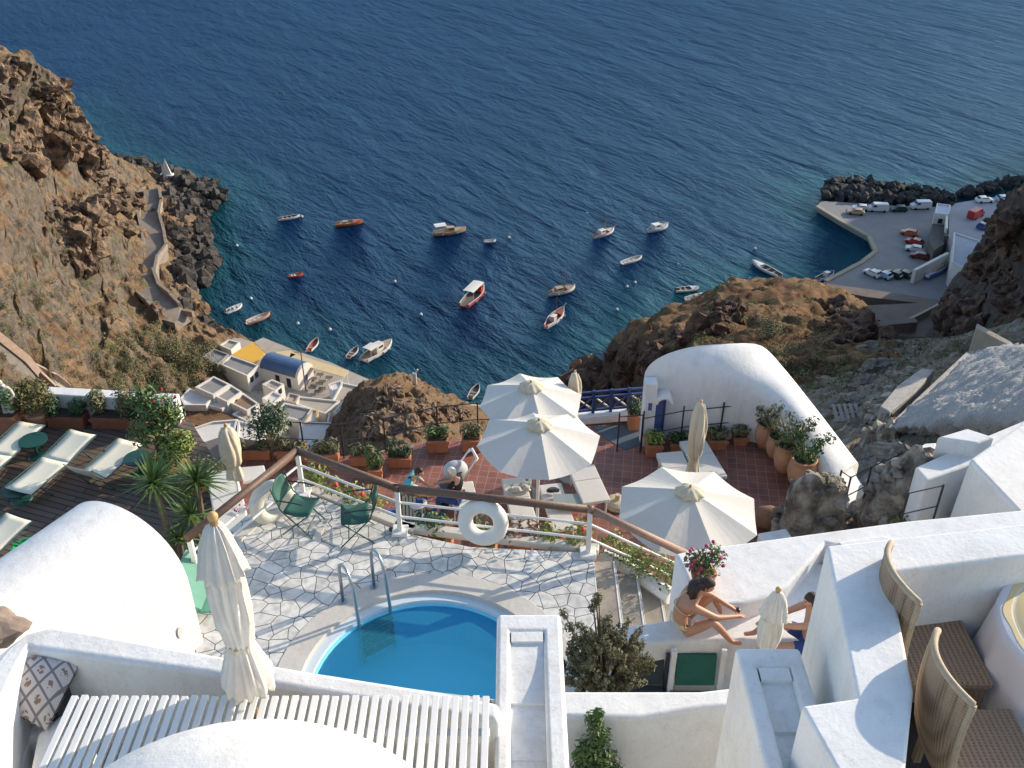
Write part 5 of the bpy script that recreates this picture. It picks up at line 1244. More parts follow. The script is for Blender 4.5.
# rubble stone piers
def pier(label,px,py,z,r,h,seed):
    p=R(px,py,z); b=MB(); b.blob((0,0,-h*.35),(r,r*.85,h*.65),seed=seed,amp=.22,sub=4,fs_=1.6)
    rg=random.Random(seed)
    for i in range(70):
        a=rg.uniform(0,6.28); zz=rg.uniform(-h*.6,h*.25); k=math.sqrt(max(.05,1-((zz+h*.35)/(h*.65))**2))
        b.blob((math.cos(a)*r*k*.97,math.sin(a)*r*.85*k*.97,zz),(rg.uniform(.08,.17),rg.uniform(.08,.17),rg.uniform(.06,.12)),seed=i,amp=.35,sub=2)
    return tag(b.build('rubble_pier',stone,loc=p),label,'stone pier')
pier('rubble stone pier with small bush on top beside the white parasol',815,500,88.2,.62,2.2,3)
pier('second rubble stone mass between the white walls at the right',905,480,88.9,.62,2.2,5)
tag(pier('low heap of grey rubble stones at the foot of the second stone pier',882,512,87.5,.6,1.2,8),'low heap of grey rubble stones at the foot of the second stone pier','rubble')
p=R(822,482,88.7); rg=random.Random(9); b=MB(); b.leaves((0,0,0),(.2,.2,.15),220,.07,rg); b.tube([(0,0,-.5),(0,0,0)],.05,6); tag(b.build('small_bush',leaf_s,loc=p),'small green bush growing on top of the rubble stone pier','bush')
p=R(905,533,88.2); t=thing('potted_plant','dark leafy plant in a terracotta pot in front of the right stone pier','plant',p+Vector((0,0,-.4)))
MB().lathe([(.2,0),(.3,.3),(.31,.36),(.26,.36)],n=20).build('pot',terracotta,t,smooth=True); rg=random.Random(3)
MB().leaves((0,0,.6),(.35,.3,.3),420,.1,rg,shell=.2).build('plant',leaf_s,t)
# white roofs at the right edge
pwall('parapet_roof',[(915,467),(937,457),(969,443),(1005,428),(1060,405),(1060,425),(1024,436),(992,452),(966,466),(927,480)],89.6,84,'long white flat parapet with sharp corner in front of the grey rubble slope','wall')
pwall('white_block',[(937,437),(967,428),(995,437),(978,443)],89.9,86,'small white cube-like block behind the long parapet','block')
pwall('parapet',[(902,457),(925,443),(937,442),(935,452),(915,463)],89.0,84,'lower white wall left of the cube-like block','wall')
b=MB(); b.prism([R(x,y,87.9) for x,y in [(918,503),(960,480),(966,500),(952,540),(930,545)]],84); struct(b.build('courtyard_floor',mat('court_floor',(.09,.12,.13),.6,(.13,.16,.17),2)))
gb=[R(945,529,88.9),R(969,459,90.5)]
# vault with gable, blue-shadowed roof
g0=R(944,533,88.4); g1=R(969,459,90.6); g2=R(1040,534,90.0)
b=MB(); ax=Vector((.78,.62,0))*6
tri=[Vector((g0.x,g0.y,86)),Vector((g2.x,g2.y,86)),g2,g1,g0]
vs=tri+[p+ax for p in tri]; vs[8]=vs[8]+Vector((0,0,.0))
b.add(vs,[(0,1,2,3,4),(9,8,7,6,5),(0,4,9,5),(4,3,8,9),(3,2,7,8),(2,1,6,7)])
o=tag(b.build('gabled_house',white,bevel=.08,seg=3),'white house with smooth sloping roof and pale gable at the right edge','house')
p=R(953,527,88.6); tag(MB().lathe([(.06,0),(.07,.06),(.03,.14)],n=12).build('wall_lamp',dark_metal,loc=p),'small dark wall lamp at the foot of the gabled white house','lamp')

# ================================================================ timber deck, left
dk=[W2(-70,640,ZD),W2(-70,405,ZD),W2(60,408,ZD),W2(150,413,ZD),W2(190,420,ZD),W2(212,455,ZD),W2(222,500,ZD),W2(200,560,ZD),W2(150,640,ZD)]
b=MB(); b.prism([(p.x,p.y,ZD) for p in dk],ZD-2.5); struct(b.build('timber_deck',deckm))
def wb(name,a,c,z0,z1,th,m,label,cat='wall',par=None):
    d=c-a; mm_=(a+c)/2; o=MB().box((mm_.x,mm_.y,(z0+z1)/2),(d.length,th,z1-z0),rz=math.atan2(d.y,d.x)).build(name,m,par,bevel=.03,seg=3); return tag(o,label,cat)
wb('parapet',W2(45,413,ZD),W2(182,421,ZD),ZD-.5,ZD+.62,.3,white,'white parapet behind the planters at the far side of the timber deck')
def sling_lounger(label,head,knee,foot,wpx,z=ZD+.40,w=.62,lift=.0,rise=.3):
    a=R(head[0],head[1],z); c=R(foot[0],foot[1],z); L=(a-c).length; ang=math.atan2(c.y-a.y,c.x-a.x)
    t=thing('sling_lounger',label,'sun lounger',((a.x+c.x)/2,(a.y+c.y)/2,ZD),ang,'cream sling loungers on the timber deck')
    lb=L*knee; n=8
    def sheet(x0,x1,z0,z1,sag,name):
        vs=[];fs=[]
        for i in range(n+1):
            f=i/n; x=x0+(x1-x0)*f; zz=z0+(z1-z0)*f
            for j in range(5):
                y=(j-2)/2*w/2; vs.append((x,y,zz-sag*math.sin(math.pi*f)-.015*(1-((j-2)/2)**2)))
        for i in range(n):
            for j in range(4): fs.append((i*5+j,(i+1)*5+j,(i+1)*5+j+1,i*5+j+1))
        b=MB(); b.add(vs,fs); o=b.build(name,sling,t,smooth=True); q=o.modifiers.new('s','SOLIDIFY'); q.thickness=.012
    h=.38
    sheet(-L/2,-L/2+lb,h+rise,h,.02,'backrest'); sheet(-L/2+lb+.01,L/2,h,h+lift,.03,'seat')
    for s in(-1,1):
        y=s*(w/2+.02)
        MB().tube([(-L/2,y,h+rise),(-L/2+lb,y,h),(L/2,y,h+lift)],.011,8).build('side_rail',green_metal,t)
    for x in(-L/2+.35,L/2-.35):
        for s in (-1,1): MB().tube([(x+.12,s*w/2,h-.02+ (.05 if x<0 else 0)),(x-.12,s*w/2,0)],.016,6).build('leg',green_metal,t)
    return t
sling_lounger('cream sling lounger partly cut off at the upper left edge of the deck',(32,424),.45,(-45,492),0,rise=.05)
sling_lounger('long flat cream sling lounger in the middle of the deck',(84,435),.45,(18,490),0,rise=.1)
sling_lounger('cream sling lounger with its near end raised, rightmost on the deck',(131,440),.8,(82,484),0,rise=.0,lift=.42,w=.6)
sling_lounger('cream sling lounger end by the green bucket at the left edge',(20,520),.5,(-50,575),0,rise=.1,w=.6)
def side_table(label,px,py,r=.28,h=.42):
    p=R(px,py,ZD); t=thing('side_table',label,'table',p,0,'round green side tables on the timber deck')
    MB().lathe([(r,h-.03),(r,h)],n=28).build('table_top',green_metal,t); MB().tube([(0,0,.02),(0,0,h-.03)],.03,8).build('pedestal',green_metal,t)
    MB().lathe([(r*.7,0),(r*.6,.03),(.04,.05)],n=20).build('foot',green_metal,t); return t
side_table('round green table between the first two cream loungers',38,456) ; side_table('round green table right of the rightmost lounger',141,474,.26); side_table('low green table under the head of the flat lounger',22,500,.3,.3)
p=R(28,556,ZD); b=MB(); b.lathe([(.16,0),(.22,.22),(.24,.24),(.2,.24),(.15,.03)],n=20); tag(b.build('bucket',mat('bright_green',(.02,.33,.12),.4),loc=p),'bright green plastic tub beside the lounger at the left edge','tub')
p=R(56,548,ZD); b=MB(); b.blob((0,0,.12),(.16,.1,.14),seed=4,sub=2); tag(b.build('red_bag',mat('bag_red',(.35,.05,.04),.7,(.15,.03,.02),12),loc=p),'small red bag lying on the deck behind the white vault','bag')
G2='terracotta planters around the timber deck'
planter('terracotta planter with dark shrub right of the round bush on the deck',70,424,ZD,.8,.28,.36,rad(-4),leaf_d,seed=21,lh=.5,n=500,group=G2,mm=mat('terracotta_dark',(.22,.075,.035),.85,(.32,.12,.06),5))
planter('long terracotta planter with silvery climbing shrub on the deck',115,425,ZD,.85,.28,.36,rad(-3),leaf_s,seed=22,lh=.7,n=800,group=G2,mm=MATS['terracotta_dark'])
planter('terracotta planter with dark spiky plant before the white parapet end',143,428,ZD,.45,.28,.36,rad(-3),leaf_d,seed=23,lh=.55,n=400,group=G2,mm=MATS['terracotta_dark'])
planter('terracotta planter at the far left edge of the deck',-2,430,ZD,1.2,.5,.5,rad(-3),leaf_g,seed=24,lh=.9,n=900,group=G2)
# round bush and statue
p=R(40,424,ZD); t=thing('round_bush','rounded golden-green bush in a clay pot beside the white statue','bush',p)
MB().lathe([(.2,0),(.3,.3),(.3,.34),(.24,.34)],n=20).build('pot',terra_light,t,smooth=True)
rg=random.Random(12); b=MB()
for i in range(8): b.leaves((rg.uniform(-.22,.22),rg.uniform(-.2,.2),.7+rg.uniform(-.15,.2)),(.3,.3,.28),240,.075,rg)
b.build('crown',mat('leaf_olive',(.07,.07,.02),.7,(.20,.17,.05),9,mid=.5,width=.14),t)
p=R(16,432,ZD); t=thing('statue','white classical statue on a small plinth at the left end of the deck','statue',p)
plm=mat('plaster',(.62,.58,.50),.7,(.50,.46,.38),7,.3,20)
MB().box((0,0,.15),(.3,.3,.3)).build('plinth',plm,t,bevel=.02)
def skinned(name,verts,edges,m,parent=None,sub=2,loc=None):
    """continuous body surface from a jointed skeleton; verts = [(x,y,z,r) or (x,y,z,rx,ry)]"""
    me=bpy.data.meshes.new(name); me.from_pydata([v[:3] for v in verts],edges,[]); me.materials.append(m)
    o=bpy.data.objects.new(name,me); COL.objects.link(o)
    if parent: o.parent=parent
    if loc is not None: o.location=loc
    sk_=o.modifiers.new('skin','SKIN')
    for i,v in enumerate(verts):
        me.skin_vertices[0].data[i].radius=(v[3],v[4] if len(v)>4 else v[3])
    me.skin_vertices[0].data[0].use_root=True
    sk_.use_smooth_shade=True
    s_=o.modifiers.new('sub','SUBSURF'); s_.levels=sub; s_.render_levels=sub
    return o
skinned('figure',[(0,0,.78,.10),(0,0,.95,.085),(0,0,1.12,.11),(0,0,1.22,.05),(0,0,1.33,.07),(-.16,0,1.16,.04),(-.22,0,1.38,.03),(-.15,0,1.62,.025),(.16,0,1.12,.04),(.24,-.05,.98,.03),(.14,-.12,.9,.025),(-.06,0,.55,.08),(-.06,0,.3,.06),(.06,0,.55,.07),(.05,0,.3,.05)],
 [(0,1),(1,2),(2,3),(3,4),(2,5),(5,6),(6,7),(2,8),(8,9),(9,10),(0,11),(11,12),(0,13),(13,14)],plm,t)
p=R(44,392,ZD+.9)
# flowering shrub at the deck corner
def shrub(name,label,px,py,z,parts,m,cat='shrub',flower=None,pot=True,lsz=.11,seed=1,fn=40,trunk=.03):
    p=R(px,py,z); t=thing(name,label,cat,p); rg=random.Random(seed); b=MB(); st=MB()
    for (x,y,zz,r,n) in parts:
        b.leaves((x,y,zz),(r,r,r*.9),n,lsz,rg,shell=.15); st.tube([(0,0,.2),(x*.5,y*.5,zz*.5+.1),(x,y,zz)],trunk,5)
    b.build('crown',m,t); st.build('stem',bark,t)
    if flower:
        f=MB()
        for i in range(fn):
            x,y,zz,r,n=rg.choice(parts); a=Vector((rg.gauss(0,1),rg.gauss(0,1),rg.gauss(0,1)+.3)).normalized()*r*rg.uniform(.8,1.1); f.blob((x+a.x,y+a.y,zz+a.z),rg.uniform(.018,.036),seed=i,sub=1,amp=.4)
        f.build('flowers',flower,t)
    if pot: MB().lathe([(.11,0),(.16,.2),(.17,.24),(.13,.24)] if cat=='geranium' else [(.18,0),(.25,.3),(.26,.36),(.2,.36)],n=20).build('pot',terracotta,t,smooth=True)
    return t
shrub('flowering_shrub','tall flowering shrub with red blooms at the right corner of the timber deck',165,472,ZD,[(-.1,0,1.1,.45,420),(.15,.1,1.5,.4,360),(-.15,.1,1.75,.3,240),(.25,0,.8,.35,260),(.3,.2,1.3,.3,240)],leaf_g,flower=red_flower,seed=5)
shrub('yellow_green_shrub','yellow-green leafy shrub in front of the red-flowering shrub',180,480,ZD,[(0,0,.75,.35,360),(.2,0,.95,.28,260),(-.2,-.1,.6,.3,200)],leaf_y,seed=6)
shrub('grey_shrub','rounded grey-green shrub between the yuccas and the red-flowering shrub',195,490,ZD,[(0,0,.45,.42,520),(.3,.05,.4,.35,360),(.55,.1,.35,.3,260)],leaf_s,seed=7,lsz=.07)
def yucca(label,px,py,z,stems,seed):
    p=R(px,py,z); t=thing('yucca',label,'yucca',p,0,'yuccas beside the white vault'); rg=random.Random(seed)
    for (x,y,h,r,n) in stems:
        MB().tube([(x*.3,y*.3,0),(x*.7,y*.7,h*.5),(x,y,h)],[.07,.06,.05],8).build('trunk',bark,t)
        b=MB()
        for i in range(n):
            a=rg.uniform(0,6.28); el=rg.uniform(-.35,1.35); L=r*rg.uniform(.8,1.15); d=Vector((math.cos(a)*math.cos(el),math.sin(a)*math.cos(el),math.sin(el))); sd_=Vector((-math.sin(a),math.cos(a),0))
            o_=Vector((x,y,h+rg.uniform(-.06,.06))); w_=.026
            pts=[]
            for q in (0,.35,.7,1):
                c_=o_+d*L*q+Vector((0,0,-.22*L*q*q*(1-max(0,math.sin(el))*.6))); ww=w_*(.7+.6*q if q<.4 else 1.1*(1-q)); pts+= [c_-sd_*ww,c_+sd_*ww]
            b.add(pts,[(0,1,3,2),(2,3,5,4),(4,5,7,6)])
        b.build('leaf_rosette',leaf_g if h>.5 else leaf_g,t)
    return t
yucca('yucca with bare trunk and spiky rosette left of the pair',180,556,ZP-1.2,[(-.15,0,1.55,.62,90),(.1,-.1,.45,.45,50)],1)
yucca('yucca with spreading spiky rosette right beside the white counter',203,548,ZP-1.2,[(.1,.1,1.35,.62,90),(-.05,-.05,.75,.5,60)],2)

# flowers beds below railing
def bed(label,pts,z,m,n,seed,flower=None,lsz=.09,h=.3,cat='flower bed',name='flower_bed',fcount=20,trough=None):
    t=thing(name,label,cat,R(pts[0][0],pts[0][1],z)); o_=R(pts[0][0],pts[0][1],z); rg=random.Random(seed); b=MB(); f=MB()
    W=[R(x,y,z)-o_ for x,y in pts]
    for i in range(len(W)-1):
        k=max(2,int((W[i+1]-W[i]).length/.28))
        for j in range(k):
            c=W[i].lerp(W[i+1],(j+.5)/k)+Vector((rg.uniform(-.08,.08),rg.uniform(-.1,.1),h*rg.uniform(.3,.9)))
            b.leaves(c,(.24,.22,h*rg.uniform(.5,.9)),n,lsz,rg,shell=.15,upb=.5)
            if flower:
                for q in range(max(1,fcount//8)): f.blob(c+Vector((rg.uniform(-.2,.2),rg.uniform(-.2,.2),h*rg.uniform(.4,.9))),rg.uniform(.03,.05),seed=q,sub=1,amp=.4)
    b.build('foliage',m,t)
    if flower: f.build('flowers',flower,t)
    bx=MB().tube([w_+Vector((0,0,-.1)) for w_ in W],.13,8).build('planter_trough',trough or terracotta,t)
    return t
bed('leafy bed with pale and red flowers left of the second railing post',[(312,490),(345,505),(388,520)],ZP-.2,leaf_y,150,1,red_flower,h=.45,fcount=6)
bed('bushy green plants between the second post and the white life ring',[(412,533),(452,538)],ZP-.2,leaf_g,160,2,h=.5)
bed('green plants with red geraniums left of the third railing post',[(540,545),(586,550)],ZP-.2,leaf_y,150,3,red_flower,h=.4,fcount=14)
bed('dry brown ivy hanging below the rails right of the life ring',[(508,542),(532,545)],ZP-.22,mat('leaf_dry_red',(.12,.05,.03),.9,(.22,.12,.08),9,mid=.5,width=.14),90,4,h=.4)
bed('little green plant showing through the white life ring',[(476,540),(496,543)],ZP-.3,leaf_g,70,5,h=.3)
bed('bright green creeper spilling over the wall above the stone steps',[(602,552),(625,562),(650,578),(672,592)],ZP-.35,leaf_y,150,6,h=.35,lsz=.07,trough=whiteb)
bed('dark green creeper lower down the wall beside the stone steps',[(612,568),(640,585),(664,604)],ZP-.75,leaf_d,130,7,h=.4,lsz=.06,trough=whiteb)
shrub('geranium','bushy potted geranium with pink blooms at the end of the brown handrail',702,586,90.8,[(0,0,.32,.2,260),(.12,.1,.45,.17,200),(-.12,.05,.40,.15,160)],leaf_g,flower=pink_flower,seed=15,cat='geranium',fn=34,lsz=.06,trunk=.012)

# folding chairs
def folding_chair(label,px,py,rz,group='green folding chairs by the pool'):
    p=R(px,py,ZP); t=thing('folding_chair',label,'chair',p,rz,group); w=.23
    # faces +x
    n=8; b=MB(); vs=[]
    for i in range(n+1):
        f=i/n; x=-.2+.42*f; z=.45-.035*math.sin(math.pi*f)
        for j in range(5): vs.append((x,(j-2)/2*w,z))
    b.add(vs,[(i*5+j,(i+1)*5+j,(i+1)*5+j+1,i*5+j+1) for i in range(n) for j in range(4)]); s_=b.build('seat',green_chair,t,smooth=True); s_.modifiers.new('s','SOLIDIFY').thickness=.012
    b=MB(); vs=[]
    for i in range(n+1):
        f=i/n; z=.55+.34*f; x=-.24-.09*f-.03*math.sin(math.pi*f); ww=w*(1 if f<.6 else 1-.35*((f-.6)/.4)**2)
        for j in range(5): vs.append((x-.03*(1-((j-2)/2)**2),(j-2)/2*ww,z))
    b.add(vs,[(i*5+j,(i+1)*5+j,(i+1)*5+j+1,i*5+j+1) for i in range(n) for j in range(4)]); s_=b.build('backrest',green_chair,t,smooth=True); s_.modifiers.new('s','SOLIDIFY').thickness=.012
    for s in(-1,1):
        y=s*(w+.015)
        MB().tube([(-.33,y,.88),(-.22,y,.5),(.25,y,0)],.011,8).build('back_leg',green_metal,t)
        MB().tube([(.22,y-.02*s,.45),(-.25,y-.02*s,0)],.011,8).build('front_leg',green_metal,t)
        MB().tube([(-.28,y,.68),(.0,y,.68),(.15,y,.66)],.012,8).build('armrest',dark_metal,t)
    MB().tube([(.13,-w,.11),(.13,w,.11)],.009,6).build('stretcher',green_metal,t)
    return t
folding_chair('green folding chair beside the cream life ring, back to the left',304,527,rad(-12))
folding_chair('green folding chair near the second railing post, back to the right',358,535,rad(188))
b=MB(); b.add([Vector(q) for q in ((0,0,0),(.1,.02,0),(.16,.3,.02),(.05,.28,.02))],[(0,1,2,3)]); o=b.build('white_towel',canvas_w,loc=R(312,540,ZP+.02)); o.modifiers.new('s','SOLIDIFY').thickness=.02; tag(o,'narrow white towel on the paving by the left green folding chair','towel')
b=MB(); b.blob((0,0,.03),(.06,.05,.035),seed=2,sub=2); tag(b.build('shoe',motor,loc=R(393,531,ZP)),'dark shoe on the paving beside the second railing post','shoe')
# ================================================================ foreground
# white vault roof left of the pool
def zr(px,py,z): p=R(px,py,z); return Vector((p.x,p.y))
zc=90.75
e0l=zr(72,545,zc); e0r=zr(190,586,zc)
ax=Vector((-.50,-.866)); 
secs=[]
for i in range(12):
    f=i/11; d=ax*(4.2*f); secs.append(arch(e0l+d,e0r+d,zc,1.05,88.2,n=24,pw=.9))
tag(loft('vault_roof',secs,white),'big white barrel vault roof left of the pool terrace','roof')
# vault rim band at the far end
secs=[]
for i in range(3):
    f=i/2; d=ax*(-.02+.5*f); l_=e0l+(e0l-e0r).normalized()*.02; r_=e0r+(e0r-e0l).normalized()*.02
    secs.append(arch(l_+d,r_+d,zc,1.075,88.2,n=24,pw=.9))
pwall('parapet',[(-60,610),(0,556),(30,560),(78,530),(70,540),(20,600),(-60,680)],91.2,88,'low white wall left of the big barrel vault','wall')
p=R(12,628,92.2); tag(MB().blob((-.15,0,0),(.3,.22,.2),seed=7,amp=.25,sub=3).build('wrapped_cover',mat('brown_fabric',(.22,.16,.12),.9,(.32,.25,.2),5),loc=p),'brown fabric cover bulging behind the rounded parapet corner','cover')
p=R(178,633,90.6); tag(MB().lathe([(.07,0),(.07,.03)],p,14,tilt=Matrix.Rotation(rad(80),3,'Y')).build('vent_cap',mat('grey_cap',(.4,.39,.36),.6)),'small round grey vent in the side of the white vault','vent')
b=MB(); b.box((0,0,.35),(.5,.9,.06),ry=rad(35)); b.box((.1,0,.18),(.5,.9,.04)); tag(b.build('leaning_panel',mat('green_pale',(.10,.28,.20),.7,(.14,.34,.25),6),loc=R(197,598,ZP)),'pale green panel leaning between the vault and the closed parasol','panel')

# bench wall with rounded corner
zt=95.45
def pstrip(name,outer,inner,zt_,zb_,label,cat='wall',m=None,bevel=.04):
    a=[R(x,y,zt_) for x,y in outer]; c=[R(x,y,zt_) for x,y in inner]; n=len(a)
    lo=lambda L:[Vector((p.x,p.y,zb_)) for p in L]
    vs=a+c+lo(a)+lo(c); fs=[]
    for i in range(n-1): fs+=[(i,n+i,n+i+1,i+1),(i+1,2*n+i+1,2*n+i,i),(n+i,3*n+i,3*n+i+1,n+i+1),(2*n+i,2*n+i+1,3*n+i+1,3*n+i)]
    fs+=[(0,2*n,3*n,n),(n-1,2*n-1,4*n-1,3*n-1)]
    b=MB(); b.add(vs,fs); o=b.build(name,m or white,bevel=bevel,seg=3)
    bm=bmesh.new(); bm.from_mesh(o.data); bmesh.ops.recalc_face_normals(bm,faces=bm.faces); bm.to_mesh(o.data); bm.free()
    return tag(o,label,cat)
pstrip('bench_wall',[(-70,775),(-38,715),(-10,668),(8,645),(26,632),(50,625),(75,628),(200,651),(304,669),(438,690),(500,702)],
 [(-25,810),(-8,745),(2,700),(14,672),(27,648),(50,651),(80,655),(200,672),(330,694),(438,712),(500,721)],zt,94.0,'white parapet with rounded left corner behind the patterned cushion and slats','wall',whiteb)
b=MB(); b.prism([R(x,y,94.5) for x,y in [(-80,1100),(-60,700),(20,640),(500,700),(560,700),(560,1100)]],94.3); struct(b.build('terrace_floor',mat('terrace_floor_white',(.55,.54,.52),.85,(.62,.61,.58),2)))
pwall('bench_seat',[(24,690),(62,700),(62,730),(30,738),(10,800),(-40,820),(-30,715)],95.0,94.5,'white masonry bench under the patterned cushion','bench',m=white,bevel=.04)
pwall('bench_wall',[(37,733),(62,712),(66,726),(52,770),(40,810),(22,810)],95.1,94.4,'narrow white wall end beside the slatted bench','wall',m=whiteb,bevel=.03)
# cushion
cus, nt, N, Lk = nodemat('cushion_print', .9); bb=N['Principled BSDF']
tc=N.new('ShaderNodeTexCoord'); mp=N.new('ShaderNodeMapping'); mp.inputs['Rotation'].default_value=(0,0,rad(45)); mp.inputs['Scale'].default_value=(11,11,11); Lk(tc.outputs['Object'],mp.inputs[0])
def mth(op,a,c=None):
    x=N.new('ShaderNodeMath'); x.operation=op
    for i,k in enumerate((a,c)):
        if k is None: continue
        if isinstance(k,(int,float)): x.inputs[i].default_value=k
        else: Lk(k,x.inputs[i])
    return x.outputs[0]
sx=N.new('ShaderNodeSeparateXYZ'); Lk(mp.outputs[0],sx.inputs[0])
fx=mth('ABSOLUTE',mth('SUBTRACT',mth('FRACT',sx.outputs[0]),.5)); fy=mth('ABSOLUTE',mth('SUBTRACT',mth('FRACT',sx.outputs[1]),.5))
line=mth('GREATER_THAN',mth('MAXIMUM',fx,fy),.43)
rr_=mth('SQRT',mth('ADD',mth('MULTIPLY',fx,fx),mth('MULTIPLY',fy,fy))); vz=N.new('ShaderNodeTexNoise'); vz.inputs['Scale'].default_value=4; Lk(mp.outputs[0],vz.inputs['Vector'])
flo=mth('MULTIPLY',mth('LESS_THAN',rr_,.24),mth('GREATER_THAN',vz.outputs['Fac'],.5))
c1=N.new('ShaderNodeMix'); c1.data_type='RGBA'; Lk(line,c1.inputs['Factor']); c1.inputs['A'].default_value=(.60,.55,.50,1); c1.inputs['B'].default_value=(.22,.19,.20,1)
c2=N.new('ShaderNodeMix'); c2.data_type='RGBA'; Lk(flo,c2.inputs['Factor']); Lk(c1.outputs['Result'],c2.inputs['A']); c2.inputs['B'].default_value=(.28,.17,.14,1); Lk(c2.outputs['Result'],bb.inputs['Base Color'])
cp=[R(x,y,95.32) for x,y in [(33,657),(80,663),(62,716),(36,730),(0,702)]]
cc=R(42,692,95.25)
zc_=95.25
q=[R(x,y,z) for x,y,z in [(31,655,95.40),(80,662,95.36),(46,730,95.12),(-4,702,95.26)]]
b=MB(); n=12; vs=[]
for i in range(n+1):
    for j in range(n+1):
        u,v=i/n,j/n; p=q[0].lerp(q[1],u).lerp(q[3].lerp(q[2],u),v); k=(math.sin(math.pi*min(1,max(0,u)))*math.sin(math.pi*v))**.4 if 0<u<1 and 0<v<1 else 0
        vs.append(p-cc+Vector((0,0,.05*k)))
m2=len(vs); vs2=[v-Vector((0,0,.0)) for v in vs]
for i in range(n+1):
    for j in range(n+1):
        u,v=i/n,j/n; k=(math.sin(math.pi*u)*math.sin(math.pi*v))**.4 if 0<u<1 and 0<v<1 else 0; vs.append(vs2[i*(n+1)+j]-Vector((0,0,.10*k+.02)))
W_=n+1; fs=[(i*W_+j,(i+1)*W_+j,(i+1)*W_+j+1,i*W_+j+1) for i in range(n) for j in range(n)]
fs+= [tuple(x+m2 for x in f[::-1]) for f in fs]
b.add(vs,fs); o=b.build('cushion',cus,smooth=True,loc=cc); tag(o,'grey and cream patterned cushion leaning in the corner of the white bench','cushion')
b=MB(); p=R(66,712,95.0); b.box((0,0,0),(.05,.22,.3)); tag(b.build('dark_gap',motor,loc=p),'black block standing in for the dark shaded gap between the cushion and the slatted bench','box')  # solid black block stands in for the shade inside this gap
# slatted pergola top
zs_=95.55; sl=thing('slatted_bench','white slatted timber top between the parapet and the near dome','slatted bench',(0,0,0))
off=Vector((0,0,0)); o_=R(280,697,zs_); sl.location=o_
ys=RY(280,697,o_.y).y
pitch=.0548; x0=R(74,700,zs_).x; x1=R(486,697,zs_).x; nS=int(round((x1-x0)/pitch))
for k in range(nS+1):
    x=x0+(x1-x0)*k/nS
    MB().box((x-o_.x,-1.05+.004*math.sin(k*2.1),0+.002*math.sin(k*1.7)),(.037,2.1,.03)).build('slat',paint,sl,bevel=.004)
for yy in(-.22,-1.2): MB().box(((x0+x1)/2-o_.x,yy,-.045),(x1-x0+.05,.05,.06)).build('batten',paint,sl)
for xx in (x0+.1,x1-.1,(x0+x1)/2): MB().box((xx-o_.x,-.22,-.55),(.06,.06,.95)).build('leg',paint,sl)
# near dome
b=MB(); vs=[]; c=R(215,768,96.0); 
o=MB()
prof=[]; 
dm=MB(); n=48; rings=16; cx,cy,cz=-1.22,2.55,95.62; rx,ry,rz_=1.02,.80,.58
for i in range(rings+1):
    f=i/rings*math.pi/2
    for k in range(n):
        a=2*math.pi*k/n; dm.v.append((cx+rx*math.cos(f)*math.cos(a),cy+ry*math.cos(f)*math.sin(a),cz+rz_*math.sin(f)))
base=[(v[0],v[1],94.5) for v in dm.v[:n]]; nb=len(dm.v); dm.v+=base
for i in range(rings):
    for k in range(n): dm.f.append((i*n+k,i*n+(k+1)%n,(i+1)*n+(k+1)%n,(i+1)*n+k)); dm.mi.append(0)
for k in range(n): dm.f.append((nb+k,nb+(k+1)%n,(k+1)%n,k)); dm.mi.append(0)
tag(dm.build('dome_roof',white,smooth=True),'smooth white dome bulging up at the bottom of the picture in front of the slats','dome')
# small flowers at the right end of the slats
shrub('pink_flowers','pink flowers and leaves peeping out at the right end of the slats',487,722,95.1,[(.01,0,.10,.06,120),(-.02,-.1,.06,.06,80)],leaf_y,flower=None,seed=33,pot=False,cat='flowers',lsz=.035,trunk=.005)
tag(MB().blob((0,0,0),.022,seed=1,sub=2,amp=.4).build('flower',pink_flower,loc=R(487,706,95.35)),'single pink flower head at the right end of the slats','flower')

# stair towers (white parapets with a rounded stepped channel)
def stair_tower(label,outer,chan,z,zb,steps,m=whiteb,cat='stair tower'):
    """outer = (x0,x1,y_far,y_near) world; chan=(cx0,cx1,y_start)"""
    x0,x1,yf,yn=outer; c0,c1,ys_=chan; t=thing('stair_tower',label,cat,(x0,yf,zb)); O=Vector((x0,yf,zb))
    H=z-zb
    MB().prism([Vector((a_-x0,b_-yf,H)) for a_,b_ in ((x0,yf),(x1,yf),(x1,yn),(c1,yn),(c1,ys_),(c0,ys_),(c0,yn),(x0,yn))],0).build('side_wall',m,t,bevel=.03,seg=3)
    y=ys_; zz=z
    for k,(dz,dy,hump) in enumerate(steps):
        zz-=dz; n=8; b=MB(); vs=[]
        for i in range(n+1):
            f=i/n; yy=y-dy*f; 
            zt_=zz-hump*(f**2.2)
            vs+= [(c0-x0+.001,yy-yf,zt_-zb),(c1-x0-.001,yy-yf,zt_-zb)]
        nn=len(vs); vs+= [(v[0],v[1],0) for v in vs]
        fs=[(2*i,2*i+2,2*i+3,2*i+1) for i in range(n)]+[(0,nn,nn+2*n,2*n)[::1]]
        b.add(vs,[(2*i,2*i+1,2*i+3,2*i+2)[::-1] for i in range(n)]+[(2*n,2*n+1,nn+2*n+1,nn+2*n),(1,0,nn,nn+1)])
        b.build('step',m,t,smooth=False)
        y-=dy; zz-=hump
    return t
p0=R(497,613,95.3); p1=R(561,613,95.3)
stair_tower('white stair wall with stepped channel in the centre between the slats and the bush',(p0.x,p1.x,p0.y,2.2),(R(511,631,95.3).x,R(543,631,95.3).x,R(520,631,95.3).y),95.3,88.5,[(.006,.08,0),(.02,.42,.045),(.02,.36,.02),(.008,.12,.0),(.005,.3,.0),(.005,.6,.0)])
p0=R(735,647,95.1); p1=R(806,648,95.1)
